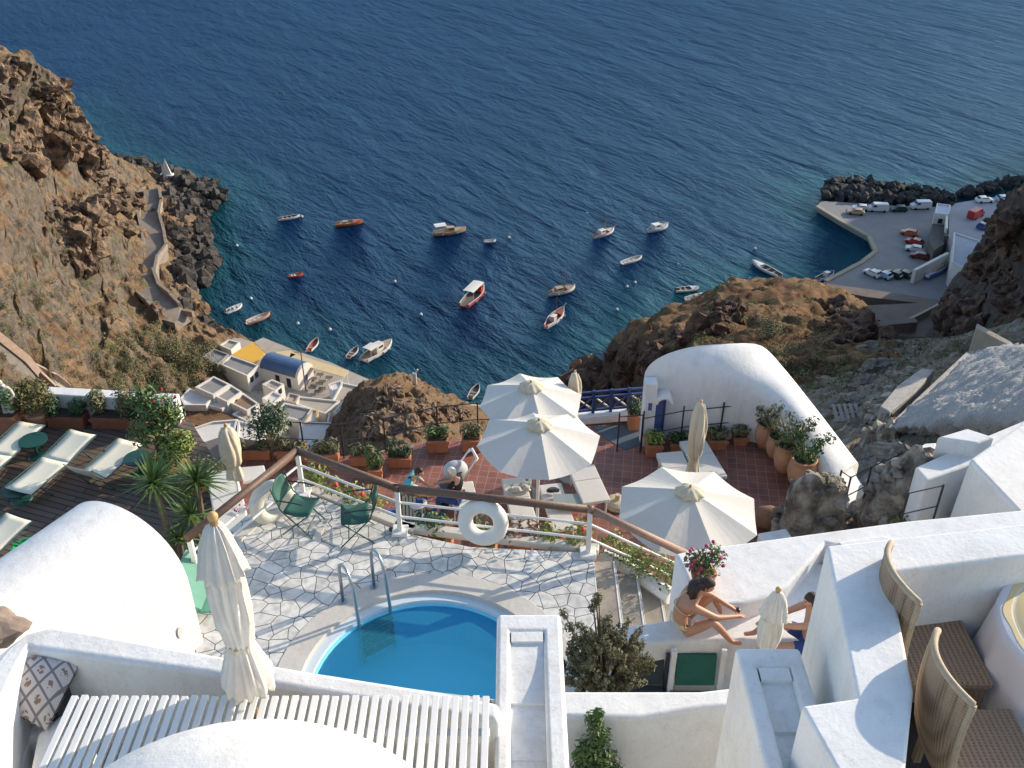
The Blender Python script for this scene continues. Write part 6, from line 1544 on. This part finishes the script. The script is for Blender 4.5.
stair_tower('white stair wall with stepped channel in front of the small closed parasol',(p0.x,1.85,p0.y,2.6),(R(758,667,95.1).x,R(789,667,95.1).x,R(760,667,95.1).y),95.1,88.5,[(.006,.10,0),(.03,.32,.05),(.025,.26,.02),(.01,.3,.0),(.005,.3,.0),(.005,.4,.0)])


# parapets round the dining terrace
zp=95.5
pwall('parapet',[(826,545),(1060,519),(1060,551),(891,572),(914,690),(906,768),(880,960),(868,960),(836,768),(801,705),(857,697)],zp,88.5,'white L-shaped parapet around the wicker chairs, tall outer face to the left','wall',bevel=.05)
0 and pwall('parapet_block',[(801,704),(856,699),(914,690),(906,768),(890,900),(870,900),(836,768)],95.44,88.5,'wide white block at the near end of the L-shaped parapet','wall',bevel=.04)
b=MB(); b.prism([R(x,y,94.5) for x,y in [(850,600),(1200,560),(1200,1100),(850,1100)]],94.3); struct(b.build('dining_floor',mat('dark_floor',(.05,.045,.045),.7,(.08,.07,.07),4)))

# low walls, right of the pool
pwall('parapet',[(558,690),(700,690),(735,686),(735,706),(700,708),(640,718),(558,716)],92.6,89,'low white wall in the middle foreground behind the green shrub','wall',bevel=.05)
b=MB(); b.prism([R(x,y,91.2) for x,y in [(540,735),(760,725),(760,1000),(540,1000)]],90.9); struct(b.build('lower_floor',mat('brown_floor',(.16,.13,.10),.9,(.24,.20,.16),3)))
pwall('seat_wall',[(598,627),(650,622),(672,618),(690,585),(800,565),(835,560),(840,640),(700,641),(640,643),(598,640)],90.55,87,'long white wall top on which the woman sits','wall',bevel=.06)
pwall('flat_roof',[(674,553),(690,549),(860,526),(905,520),(1060,505),(1060,530),(850,548),(826,543),(789,585),(765,597),(745,603),(728,605),(705,600),(690,588),(682,568)],90.85,86.5,'broad white flat roof behind the seated woman and under the parapet','roof',bevel=.06)
pwall('roof_ridge',[(835,541),(882,534),(905,541),(880,552),(845,552)],91.0,87,'raised white corner of the flat roof next to the L-shaped parapet','roof',bevel=.05)
0 and pwall('seat_hump',[(690,600),(712,594),(735,600),(748,612),(745,620),(700,622)],90.62,89,'curved white hump on the roof beside the seated woman','wall',bevel=.06)
0 and pwall('inner_wall',[(789,588),(826,543),(836,560),(812,612),(800,625)],91.3,87,'shaded white wall face behind the man with dark hair','wall')
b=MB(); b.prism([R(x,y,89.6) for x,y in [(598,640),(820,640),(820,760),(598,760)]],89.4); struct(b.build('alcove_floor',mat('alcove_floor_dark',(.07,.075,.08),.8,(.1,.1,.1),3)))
# green deck chair below the seat wall
p=R(693,702,89.62); t=thing('deck_chair','dark green canvas deck chair with white posts below the seat wall','chair',p)
MB().box((0,.1,.5),(.50,.04,.46),rx=rad(-12)).build('backrest',green_cloth,t)
MB().box((0,-.25,.2),(.62,.5,.04)).build('seat',green_cloth,t)
for s in(-.31,.31): MB().box((s,.05,.45),(.07,.07,.9)).build('post',paint,t,bevel=.01); 
for s in(-.36,.36): MB().box((s,-.3,.15),(.06,.6,.05)).build('side_rail',paint,t)
p=R(638,700,89.6); t=thing('deck_chair','dark grey deck chair left of the green one, behind the big bush','chair',p)
MB().box((0,.1,.5),(.6,.04,.5),rx=rad(-12)).build('backrest',mat('dark_canvas',(.04,.05,.055),.9),t); MB().box((0,-.2,.2),(.6,.5,.04)).build('seat',MATS['dark_canvas'],t)
for s in(-.33,.33): MB().box((s,.05,.4),(.05,.05,.8)).build('post',dark_metal,t)

# big brown-green bush
p=R(603,690,90.6); t=thing('big_bush','big bristly brown-green bush between the stair wall and the seat wall','bush',p)
rg=random.Random(44); b=MB(); st=MB()
for i in range(230):
    a=Vector((rg.gauss(0,1),rg.gauss(0,1),abs(rg.gauss(0,1))*.8)).normalized(); k=rg.uniform(.45,1)
    c=Vector((a.x*.50*k,a.y*.42*k,.2+a.z*.85*k))
    d=(a+Vector((0,0,.8))).normalized()
    for q in range(4):
        b.leaves(c+d*.04*q,(.045,.045,.045),17,.045,rg,shell=.4)
    if i%4==0: st.tube([(0,0,-.3),c*.6,c],[.03,.02,.008],5)
for (x,y,z) in [(-.42,.1,.95),(-.48,.15,1.1),(-.15,.2,1.15),(-.12,.2,1.25),(-.1,.2,1.32),(-.3,.1,.95)]:
    b.leaves((x,y,z),(.06,.06,.08),70,.045,rg,shell=.3); st.tube([(0,0,0),(x,y,z)],[.02,.008],5)
b.build('crown',leaf_b,t); st.build('stem',bark,t)
# light green shrub near
p=R(595,762,92.2); t=thing('green_shrub','fresh green leafy shrub growing in front of the low white wall','shrub',p+Vector((0,0,-.3)))
rg=random.Random(45); b=MB(); st=MB()
for (x,y,z,r) in [(-.02,.1,.75,.1),(.03,.05,.62,.12),(-.06,0,.5,.14),(.05,0,.42,.15),(.0,0,.28,.18),(-.1,0,.2,.16),(.12,0,.2,.16),(.02,.1,.86,.05),(-.14,0,.42,.08),(0,-.05,.1,.22)]:
    b.leaves((x,y,z),(r,r,r*.8),int(90+r*900),.05,rg,shell=.1); st.tube([(0,0,-.1),(x*.5,y*.5,z*.5),(x,y,z)],.007,4)
b.build('crown',leaf_g,t); st.build('stem',bark,t)

# wicker chairs and table
wick, nt, N, Lk = nodemat('wicker', .65); bb=N['Principled BSDF']
tc=N.new('ShaderNodeTexCoord'); w1=N.new('ShaderNodeTexWave'); w1.bands_direction='X'; w1.inputs['Scale'].default_value=9; w1.inputs['Distortion'].default_value=.6; Lk(tc.outputs['Object'],w1.inputs[0])
w2=N.new('ShaderNodeTexWave'); w2.bands_direction='Y'; w2.inputs['Scale'].default_value=14; w2.inputs['Distortion'].default_value=.8; Lk(tc.outputs['Object'],w2.inputs[0])
w3=N.new('ShaderNodeTexWave'); w3.bands_direction='Z'; w3.inputs['Scale'].default_value=14; w3.inputs['Distortion'].default_value=.8; Lk(tc.outputs['Object'],w3.inputs[0])
ad=N.new('ShaderNodeMath'); ad.operation='ADD'; Lk(w2.outputs['Fac'],ad.inputs[0]); Lk(w3.outputs['Fac'],ad.inputs[1])
ml=N.new('ShaderNodeMath'); ml.operation='MULTIPLY_ADD'; ml.inputs[1].default_value=.5; Lk(ad.outputs[0],ml.inputs[0]); Lk(w1.outputs['Fac'],ml.inputs[2])
r=N.new('ShaderNodeValToRGB'); r.color_ramp.elements[0].position=.3; r.color_ramp.elements[0].color=(.17,.105,.06,1); r.color_ramp.elements[1].position=1.2 if False else 1.0; r.color_ramp.elements[1].color=(.33,.23,.15,1); Lk(ml.outputs[0],r.inputs['Fac']); Lk(r.outputs['Color'],bb.inputs['Base Color'])
bp=N.new('ShaderNodeBump'); bp.inputs['Distance'].default_value=.006; Lk(ml.outputs[0],bp.inputs['Height']); Lk(bp.outputs[0],bb.inputs['Normal'])
wl=mat('wicker_light',(.34,.26,.17),.7,(.46,.37,.26),30,.5,70,bdist=.004)
def wicker_chair(label,x,y,rz):
    t=thing('wicker_chair',label,'chair',(x,y,94.5),rz,'wicker chairs at the round table')
    MB().box((.28,0,.42),(.54,.56,.07)).build('seat',wick,t,bevel=.015)
    MB().box((.28,0,.32),(.50,.52,.14)).build('apron',wick,t)
    # curved back, concave towards the seat, tall, leaning away
    b=MB(); n=14; h=10; vs=[]
    for j in range(h+1):
        g=j/h; z=.40+.75*g; xo=-.01-.05*g-.03*math.sin(math.pi*g)
        for i in range(n+1):
            f=i/n*2-1; vs.append((xo-.10*(1-f*f)*(.35+.65*g),f*.275*(1-.03*g),z+.035*(1-f*f)*g))
    for k in range(len(vs)): vs.append((vs[k][0]-.035,vs[k][1],vs[k][2]))
    W=n+1; o=(h+1)*W; fs=[]
    for j in range(h):
        for i in range(n): fs.append((j*W+i,j*W+i+1,(j+1)*W+i+1,(j+1)*W+i)); fs.append((o+j*W+i,o+(j+1)*W+i,o+(j+1)*W+i+1,o+j*W+i+1))
    for i in range(n): fs.append((h*W+i,h*W+i+1,o+h*W+i+1,o+h*W+i)); fs.append((i,o+i,o+i+1,i+1))
    for j in range(h): fs.append((j*W,(j+1)*W,o+(j+1)*W,o+j*W)); fs.append((j*W+n,o+j*W+n,o+(j+1)*W+n,(j+1)*W+n))
    b.add(vs,fs); bk=b.build('backrest',wick,t,smooth=False)
    top=[Vector(vs[h*W+i])+Vector((-.017,0,.005)) for i in range(n+1)]
    MB().tube(top,.021,8).build('top_rail',wl,bk,smooth=True)
    for s in(0,n):
        MB().tube([Vector(vs[j*W+s])+Vector((-.017,0,0)) for j in range(h+1)],.02,8).build('side_rail',wl,bk,smooth=True)
    for sx in(.04,.5):
        for sy in(-.24,.24): MB().box((sx,sy,.14),(.045,.045,.28)).build('leg',wick,t)
    return t
wicker_chair('wicker dining chair farther from the camera, against the corner of the parapet',2.52,4.55,rad(0))
wicker_chair('wicker dining chair nearer the camera, at the bottom right corner',2.55,3.80,rad(0))
cl=mat('tablecloth_white',(.76,.76,.78),.9,(.70,.70,.74),3,.2,30,bdist=.01); clc=mat('tablecloth_cream',(.70,.56,.30),.85,(.74,.62,.38),3)
tx,ty=3.76,4.42
t=thing('round_table','round dining table hidden under layered tablecloths at the right edge','table',(tx,ty,94.5))
MB().lathe([(.62,.70),(.62,.735)],n=40).build('table_top',teak,t); MB().tube([(0,0,.03),(0,0,.7)],.06,12).build('pedestal',dark_metal,t); MB().lathe([(.3,0),(.28,.04)],n=24).build('base',dark_metal,t)
def cloth(name,r,zt_,hang,m,nf,amp,label,sq=False):
    b=MB(); n=96; vs=[(0,0,zt_)]; rings=[(r*.5,zt_),(r*.97,zt_),(r,zt_-.012)]
    for k in range(1,9): rings.append((r,zt_-hang*k/8))
    for q,(rr,zz) in enumerate(rings):
        for k in range(n):
            a=2*math.pi*k/n; g=max(0,(q-2)/8); hg=1+(1.1*abs(math.sin(2*a))**3 if sq else 0)
            f=1+(amp*g*(math.cos(nf*a)+.5*math.cos(nf*1.7*a+1)))+.10*g; z_=zt_-(zt_-zz)*hg if q>2 else zz
            vs.append((rr*f*math.cos(a),rr*f*math.sin(a),z_))
    fs=[(0,1+k,1+(k+1)%n) for k in range(n)]
    for q in range(len(rings)-1):
        for k in range(n): fs.append((1+q*n+k,1+(q+1)*n+k,1+(q+1)*n+(k+1)%n,1+q*n+(k+1)%n))
    b.add(vs,fs); o=b.build(name,m,smooth=True,loc=(tx,ty,94.5)); o.modifiers.new('s','SOLIDIFY').thickness=.003; return tag(o,label,'tablecloth')
cloth('tablecloth',.635,.741,.62,cl,14,.04,'long white tablecloth with folds hanging to the floor over the round table')
cloth('overcloth',.54,.747,.004,clc,9,.02,'round cream overcloth laid on top of the white tablecloth',False)
b=MB(); b.lathe([(.12,.0),(.125,.012),(.05,.012)],n=28); b.blob((.02,.02,.04),(.07,.05,.03),seed=3,amp=.4,sub=2); tag(b.build('plate',pvc,loc=(tx-.25,ty+.12,94.5+.755)),'white plate with a folded napkin on the cream overcloth','plate')
# ================================================================ people
def hand(verts,edges,wi,p,d,side=Vector((0,0,1)),s=1.0,curl=.25):
    """adds palm + five fingers to a skeleton after wrist index wi; d = pointing direction"""
    d=d.normalized(); up=side.normalized(); lat=d.cross(up).normalized()
    def V_(q,r): verts.append((q.x,q.y,q.z,r)); return len(verts)-1
    pm=V_(p+d*.045*s,.026*s); edges.append((wi,pm)); pe=V_(p+d*.085*s,.027*s); edges.append((pm,pe))
    for k,(off,L) in enumerate(((-.026,.060),(-.009,.072),(.009,.068),(.026,.052))):
        b0=V_(p+d*.098*s+lat*off*s,.0095*s); edges.append((pe,b0)); b1=V_(p+d*(.098+L*.55)*s+lat*off*1.15*s-up*curl*.02*s,.0085*s); edges.append((b0,b1))
        b2=V_(p+d*(.098+L)*s+lat*off*1.2*s-up*curl*.06*s,.007*s); edges.append((b1,b2))
    t0=V_(p+d*.04*s-lat*.034*s,.011*s); edges.append((pm,t0)); t1=V_(p+d*.075*s-lat*.055*s,.009*s); edges.append((t0,t1)); t2=V_(p+d*.10*s-lat*.058*s,.0075*s); edges.append((t1,t2))
def head(parent,c,f,hairm,skinm,long=0,s=1.0,up=Vector((0,0,1)),hat=None,bun=False):
    """face looking along f"""
    f=f.normalized(); r=f.cross(up).normalized(); u=r.cross(f).normalized()
    M_=Matrix((r,f,u)).transposed()
    def T(x,y,z): return c+M_@Vector((x,y,z))*s
    b=MB(); bm=bmesh.new(); bmesh.ops.create_icosphere(bm,subdivisions=3,radius=1)
    vs=[]
    for v in bm.verts:
        x,y,z=v.co; X=x*.073; Y=y*.092; Z=z*.112
        if z<0: X*=1-.28*(-z)**1.3; Y*=1-.10*(-z); 
        if y>.3 and z<-.2: Y+=.012
        n_=math.exp(-((x*2.6)**2+((z+.12)*3.2)**2))*max(0,y); Y+=.022*n_
        br_=math.exp(-((z-.18)*5)**2)*max(0,y)*.004; Y+=br_
        for sx in(-.38,.38):
            Y-=.010*math.exp(-(((x-sx)*5)**2+((z-.02)*6)**2))*max(0,y)
        vs.append(T(X,Y,Z))
    b.add(vs,[tuple(v.index for v in q.verts) for q in bm.faces]); bm.free()
    for sx in(-1,1): b.blob(T(sx*.074,-.005,-.01),(.012*s,.018*s,.028*s),amp=0,sub=2)
    hd=b.build('head',skinm,parent,smooth=True)
    for sx in(-1,1):
        e=MB().blob(T(sx*.030,.078,.006),(.011*s,.010*s,.008*s),amp=0,sub=2).build('eye',mat('eye_white',(.7,.68,.65),.3),hd,smooth=True)
        MB().blob(T(sx*.030,.086,.006),.0055*s,amp=0,sub=2).build('iris',motor,e)
        MB().tube([T(sx*.016,.089,.028),T(sx*.032,.088,.033),T(sx*.048,.077,.028)],.0035*s,5).build('eyebrow',hairm,hd)
    MB().tube([T(-.022,.090,-.048),T(0,.099,-.046),T(.022,.090,-.048)],.005*s,6).build('mouth',mat('lips',(.38,.12,.10),.5),hd)
    b=MB(); bm=bmesh.new(); bmesh.ops.create_icosphere(bm,subdivisions=3,radius=1); vs=[]
    for v in bm.verts:
        x,y,z=v.co
        k=1.10+.05*noise.noise(v.co*4)
        X,Y,Z=x*.075*k,y*.094*k,z*.115*k
        if y>.25 and z<.42: X*=.86;Y*=.70;Z*=.8      # face stays free
        if z<-.3: X*=.9; Y=Y*.9-.01*(1); Z*=.75 if y>-.2 else (1+.15*long)
        vs.append(T(X,Y,Z))
    b.add(vs,[tuple(v.index for v in q.verts) for q in bm.faces]); bm.free()
    b.build('hair',hairm,parent,smooth=True)
    return T
def person(label,base,pts,skinm,hairm,face,rz=0,hands=True,s=1,long=0,group=None,handdir=None,clothes=(),cat=None,hair_len=None):
    """pts: dict of joints in local metres"""
    t=thing('person',label,cat or 'person',base,rz,group); P_={k:Vector(v) for k,v in pts.items()}
    R0=dict(pelvis=.125,waist=.105,chest=.125,neck=.05,skull=.062,lsh=.058,lel=.042,lwr=.028,rsh=.058,rel=.042,rwr=.028,lhip=.085,lkn=.058,lan=.036,ltoe=.026,rhip=.085,rkn=.058,ran=.036,rtoe=.026)
    order=[k for k in R0 if k in P_]; idx={k:i for i,k in enumerate(order)}
    V_=[(P_[k].x,P_[k].y,P_[k].z,R0[k]*s) for k in order]
    E_=[]
    for a,c in (('pelvis','waist'),('waist','chest'),('chest','neck'),('neck','skull'),('chest','lsh'),('lsh','lel'),('lel','lwr'),('chest','rsh'),('rsh','rel'),('rel','rwr'),('pelvis','lhip'),('lhip','lkn'),('lkn','lan'),('lan','ltoe'),('pelvis','rhip'),('rhip','rkn'),('rkn','ran'),('ran','rtoe')):
        if a in idx and c in idx: E_.append((idx[a],idx[c]))
    if hands:
        for w,e in(('lwr','lel'),('rwr','rel')):
            if w in P_: hand(V_,E_,idx[w],P_[w],P_[w]-P_[e],s=s)
    skinned('body',V_,E_,skinm,t)
    # clothing: thicker chains over the limbs
    for cname,chain,extra,cm in clothes:
        cv=[];ce=[]
        mp_={}
        for ch_ in chain:
            prev=None
            for k in ch_:
                if isinstance(k,tuple): a,c,f=k; q=P_[a].lerp(P_[c],f); r_=R0[a]*(1-f)+R0[c]*f; key=k
                else: q=P_[k]; r_=R0[k]; key=k
                if key not in mp_: cv.append((q.x,q.y,q.z,(r_+extra)*s)); mp_[key]=len(cv)-1
                if prev is not None: ce.append((prev,mp_[key]))
                prev=mp_[key]
        skinned(cname,cv,ce,cm,t)
    head(t,P_['skull']+Vector(face).normalized()*.015*s+Vector((0,0,.04*s)),Vector(face),hairm,skinm,long=long,s=s)
    return t
swim=mat('swimwear_cream',(.62,.50,.30),.8); black_c=mat('cloth_black',(.012,.012,.014),.9); teal_c=mat('cloth_turquoise',(.10,.42,.45),.85); jean=mat('cloth_blue',(.03,.07,.22),.9); grey_c=mat('cloth_grey',(.12,.12,.14),.9)
# seated woman, facing right (+x), knees drawn up, arms stretched to the man
b0=R(684,630,90.56)
wm_=person('woman in a cream bikini with long dark hair sitting on the white wall',b0,
 dict(pelvis=(-.05,-.02,.13),waist=(-.10,-.01,.30),chest=(.02,.03,.50),neck=(.13,.05,.62),skull=(.20,.05,.70),
  lsh=(.05,.20,.53),lel=(.32,.20,.42),lwr=(.55,.12,.30),rsh=(.06,-.13,.52),rel=(.34,-.16,.38),rwr=(.60,-.06,.30),
  lhip=(.02,.12,.12),lkn=(.36,.20,.42),lan=(.52,.20,.05),ltoe=(.66,.20,.03),rhip=(.02,-.12,.10),rkn=(.30,-.20,.36),ran=(.55,-.24,.05),rtoe=(.68,-.25,.03)),
 skin_tan,hair_d,(1,-.15,-.5),hands=True)
c0=Vector((.20,.05,.70))
b=MB(); rg=random.Random(3)
for i in range(46):
    a=rg.uniform(-1.2,1.2); y=.05+math.sin(a)*.08; x=.14-.05*abs(math.cos(a))+rg.uniform(-.02,.02)
    L=rg.uniform(.28,.46)
    b.tube([(x+.04,y,.80),(x-.05,y*1.15,.70),(x-.07+rg.uniform(-.03,.03),y*1.4-.02,.80-L*.75),(x-.02+rg.uniform(-.03,.05),y*1.5-.03,.80-L)],[.022,.026,.02,.005],6)
b.build('long_hair',hair_d,wm_,smooth=True)
def ringstrap(c,rx,ry,tilt,m,r=.008,name='bikini_strap'):
    n=28; pts=[Vector(c)+Matrix.Rotation(tilt,3,'Y')@Vector((rx*math.cos(2*math.pi*k/n),ry*math.sin(2*math.pi*k/n),0)) for k in range(n)]
    return MB().tube(pts,r,6,closed=True).build(name,m,wm_,smooth=True)
ringstrap((-.045,.01,.40),.128,.132,rad(28),swim)
MB().tube([(-.19,-.02,.36),(-.205,-.05,.28),(-.19,-.06,.2)],.008,6).build('bikini_tie',swim,wm_)
MB().tube([(-.16,.06,.42),(-.05,.06,.60),(.08,.06,.66)],.006,6).build('bikini_strap',swim,wm_)
ringstrap((-.045,-.01,.19),.115,.150,rad(25),swim,.028,'bikini_bottom')
MB().blob((.66,.06,.295),(.03,.045,.03),amp=0,sub=2).build('wristwatch',motor,wm_)
# towel under her
# man behind the closed parasol
m0=R(807,648,90.56)
mn=person('dark-haired bare-shouldered man reaching out from behind the small closed parasol',m0,
 dict(pelvis=(.02,.05,.12),waist=(.03,.05,.30),chest=(.02,.05,.50),neck=(-.01,.05,.64),skull=(-.03,.05,.73),
  lsh=(.03,-.15,.55),lel=(-.26,-.10,.48),lwr=(-.52,.0,.42),rsh=(.0,.24,.54),rel=(-.22,.26,.38),rwr=(-.42,.22,.28),
  lhip=(-.02,-.1,.1),lkn=(-.42,-.12,.16),lan=(-.60,-.12,-.25),ltoe=(-.70,-.12,-.32),rhip=(-.02,.14,.1),rkn=(-.40,.2,.3),ran=(-.62,.2,.05),rtoe=(-.75,.2,.03)),
 skin,hair_d,(-1,.05,-.3),hands=True,clothes=[('shorts',[[('lhip','lkn',.6),'lhip','pelvis','rhip',('rhip','rkn',.6)]],.015,jean)])
0 and pwall('seat_ledge',[(700,641),(822,634),(828,665),(760,668),(700,655)],90.33,87.5,'white ledge below the seat wall on which the man sits','bench')
# people on the red terrace
def seated(label,px,py,rz,shirt,sk_,hair,face=(1,0,-.3),group='people sitting on the red terrace',lean=.15,z=ZL):
    b_=R(px,py,z)
    return person(label,b_,dict(pelvis=(0,0,.50),waist=(lean*.3,0,.68),chest=(lean*.8,0,.90),neck=(lean*1.2,0,1.07),skull=(lean*1.4,0,1.16),
      lsh=(lean*.8,.19,.96),lel=(lean+.15,.24,.72),lwr=(lean+.38,.16,.66),rsh=(lean*.8,-.19,.96),rel=(lean+.18,-.22,.74),rwr=(lean+.40,-.14,.70),
      lhip=(.05,.1,.47),lkn=(.45,.14,.50),lan=(.45,.14,.08),ltoe=(.60,.14,.04),rhip=(.05,-.1,.47),rkn=(.45,-.14,.50),ran=(.48,-.14,.08),rtoe=(.62,-.14,.04)),
      sk_,hair,face,rz=rz,group=group,clothes=[('shirt',[['waist','chest','lsh',('lsh','lel',.55)],['chest','rsh',('rsh','rel',.55)]],.034,shirt),('trousers',[['pelvis','lhip','lkn',('lkn','lan',.5)],['pelvis','rhip','rkn',('rkn','ran',.5)]],.016,jean)])
pt_=seated('person in a turquoise top bending over the child on the terrace',404,512,rad(-12),teal_c,skin,hair_d,lean=.28)
seated('dark-haired child in front of the person in turquoise',418,516,rad(150),grey_c,skin,hair_d,lean=.1).scale=(.72,.72,.72)
pb_=seated('person in black with a white cap sitting beside the pushchair',460,516,rad(160),black_c,skin,mat('cap_white',(.72,.71,.68),.8),lean=.1)
for q_ in(pt_,pb_): q_.scale=(.9,.9,.9)
for i,(x,y,lab) in enumerate([(404,514,'low white stool under the person in turquoise'),(419,518,'low stool under the child'),(461,518,'low stool under the person in black')]):
    p=R(x,y,ZL); t=thing('stool',lab,'stool',p,0,'stools on the red terrace'); MB().lathe([(.17,.36),(.18,.39),(.16,.40)],n=20).build('seat',pvc,t)
    for k in range(4): a=k*math.pi/2+.7; MB().tube([(.12*math.cos(a),.12*math.sin(a),.37),(.16*math.cos(a),.16*math.sin(a),0)],.014,6).build('leg',pvc,t)
# pushchair
p=R(456,498,ZL); t=thing('pushchair','pushchair with white curved handle and pale hood on the red tiles','pushchair',p,rad(200))
MB().tube([(-.35,-.2,.95),(-.42,-.17,1.02),(-.42,.17,1.02),(-.35,.2,.95)],.028,8).build('handle',pvc,t,smooth=True)
for s in(-.2,.2):
    MB().tube([(-.38,s,1.0),(.3,s,.1)],.016,6).build('frame',pvc,t); MB().tube([(.1,s,.65),(-.3,s,.1)],.016,6).build('frame',pvc,t)
b=MB(); b.blob((0,0,.72),(.26,.2,.2),amp=.05,sub=3); b.build('hood',mat('hood_grey',(.42,.45,.48),.8,(.5,.52,.54),6),t,smooth=True)
MB().box((.12,0,.42),(.42,.34,.08),ry=rad(12)).build('seat',grey_c,t,bevel=.02)
for sx in(-.3,.3):
    for sy in(-.22,.22): MB().tube([(sx,sy-.015,.09),(sx,sy+.015,.09)],.09,14).build('wheel',rubber,t)
# blue striped mat and low table around the group
p=R(414,520,ZL+.02); tag(MB().box((0,0,.0),(1.15,.62,.03)).build('beach_mat',mat('mat_blue',(.03,.10,.30),.9,(.05,.15,.38),8),loc=p),'blue mat on the tiles under the family behind the rail','mat')
p=R(408,505,ZL+.3); b=MB(); 
for k in range(5): b.box((k*.07-.14,0,0),(.05,.32,.5),rx=rad(-20))
tag(b.build('striped_bag',mat('bag_stripe',(.45,.48,.42),.9,(.25,.33,.30),14),loc=p),'pale striped bag leaning behind the railing post','bag')
# ================================================================ light, camera
SUN_AZ = 30.0; SUN_EL = 20.0      # azimuth from +x towards +y
sd = Vector((math.cos(rad(SUN_EL))*math.cos(rad(SUN_AZ)), math.cos(rad(SUN_EL))*math.sin(rad(SUN_AZ)), math.sin(rad(SUN_EL))))
l = bpy.data.lights.new('sun', 'SUN'); l.energy = 3.3; l.angle = rad(.55); l.color = (1,.87,.70)
so = bpy.data.objects.new('sun', l); COL.objects.link(so); so.rotation_euler = sd.to_track_quat('Z','Y').to_euler(); so.location = sd*50+Vector((0,0,150))
wd = bpy.data.worlds.new('World'); SC.world = wd; wd.use_nodes = True; nt = wd.node_tree
sk = nt.nodes.new('ShaderNodeTexSky'); sk.sky_type = 'NISHITA'; sk.sun_disc = False
sk.sun_elevation = rad(SUN_EL); sk.sun_rotation = rad(90-SUN_AZ); sk.altitude = 100; sk.air_density = 1.0; sk.dust_density = .8; sk.ozone_density = 1.0
bg = nt.nodes['Background']; bg.inputs['Strength'].default_value = .15; nt.links.new(sk.outputs[0], bg.inputs[0])
cd = bpy.data.cameras.new('camera'); cam = bpy.data.objects.new('camera', cd); COL.objects.link(cam)
cam.location = (0,0,EYE); cam.rotation_euler = (rad(57),0,0)
cd.sensor_width = 36; cd.lens = 36*F/1024; cd.clip_start = .05; cd.clip_end = 12000
SC.camera = cam
SC.view_settings.view_transform = 'Standard'; SC.view_settings.look = 'None'; SC.view_settings.exposure = .80; SC.view_settings.gamma = 1
SC.cycles.max_bounces = 8; SC.cycles.transparent_max_bounces = 16
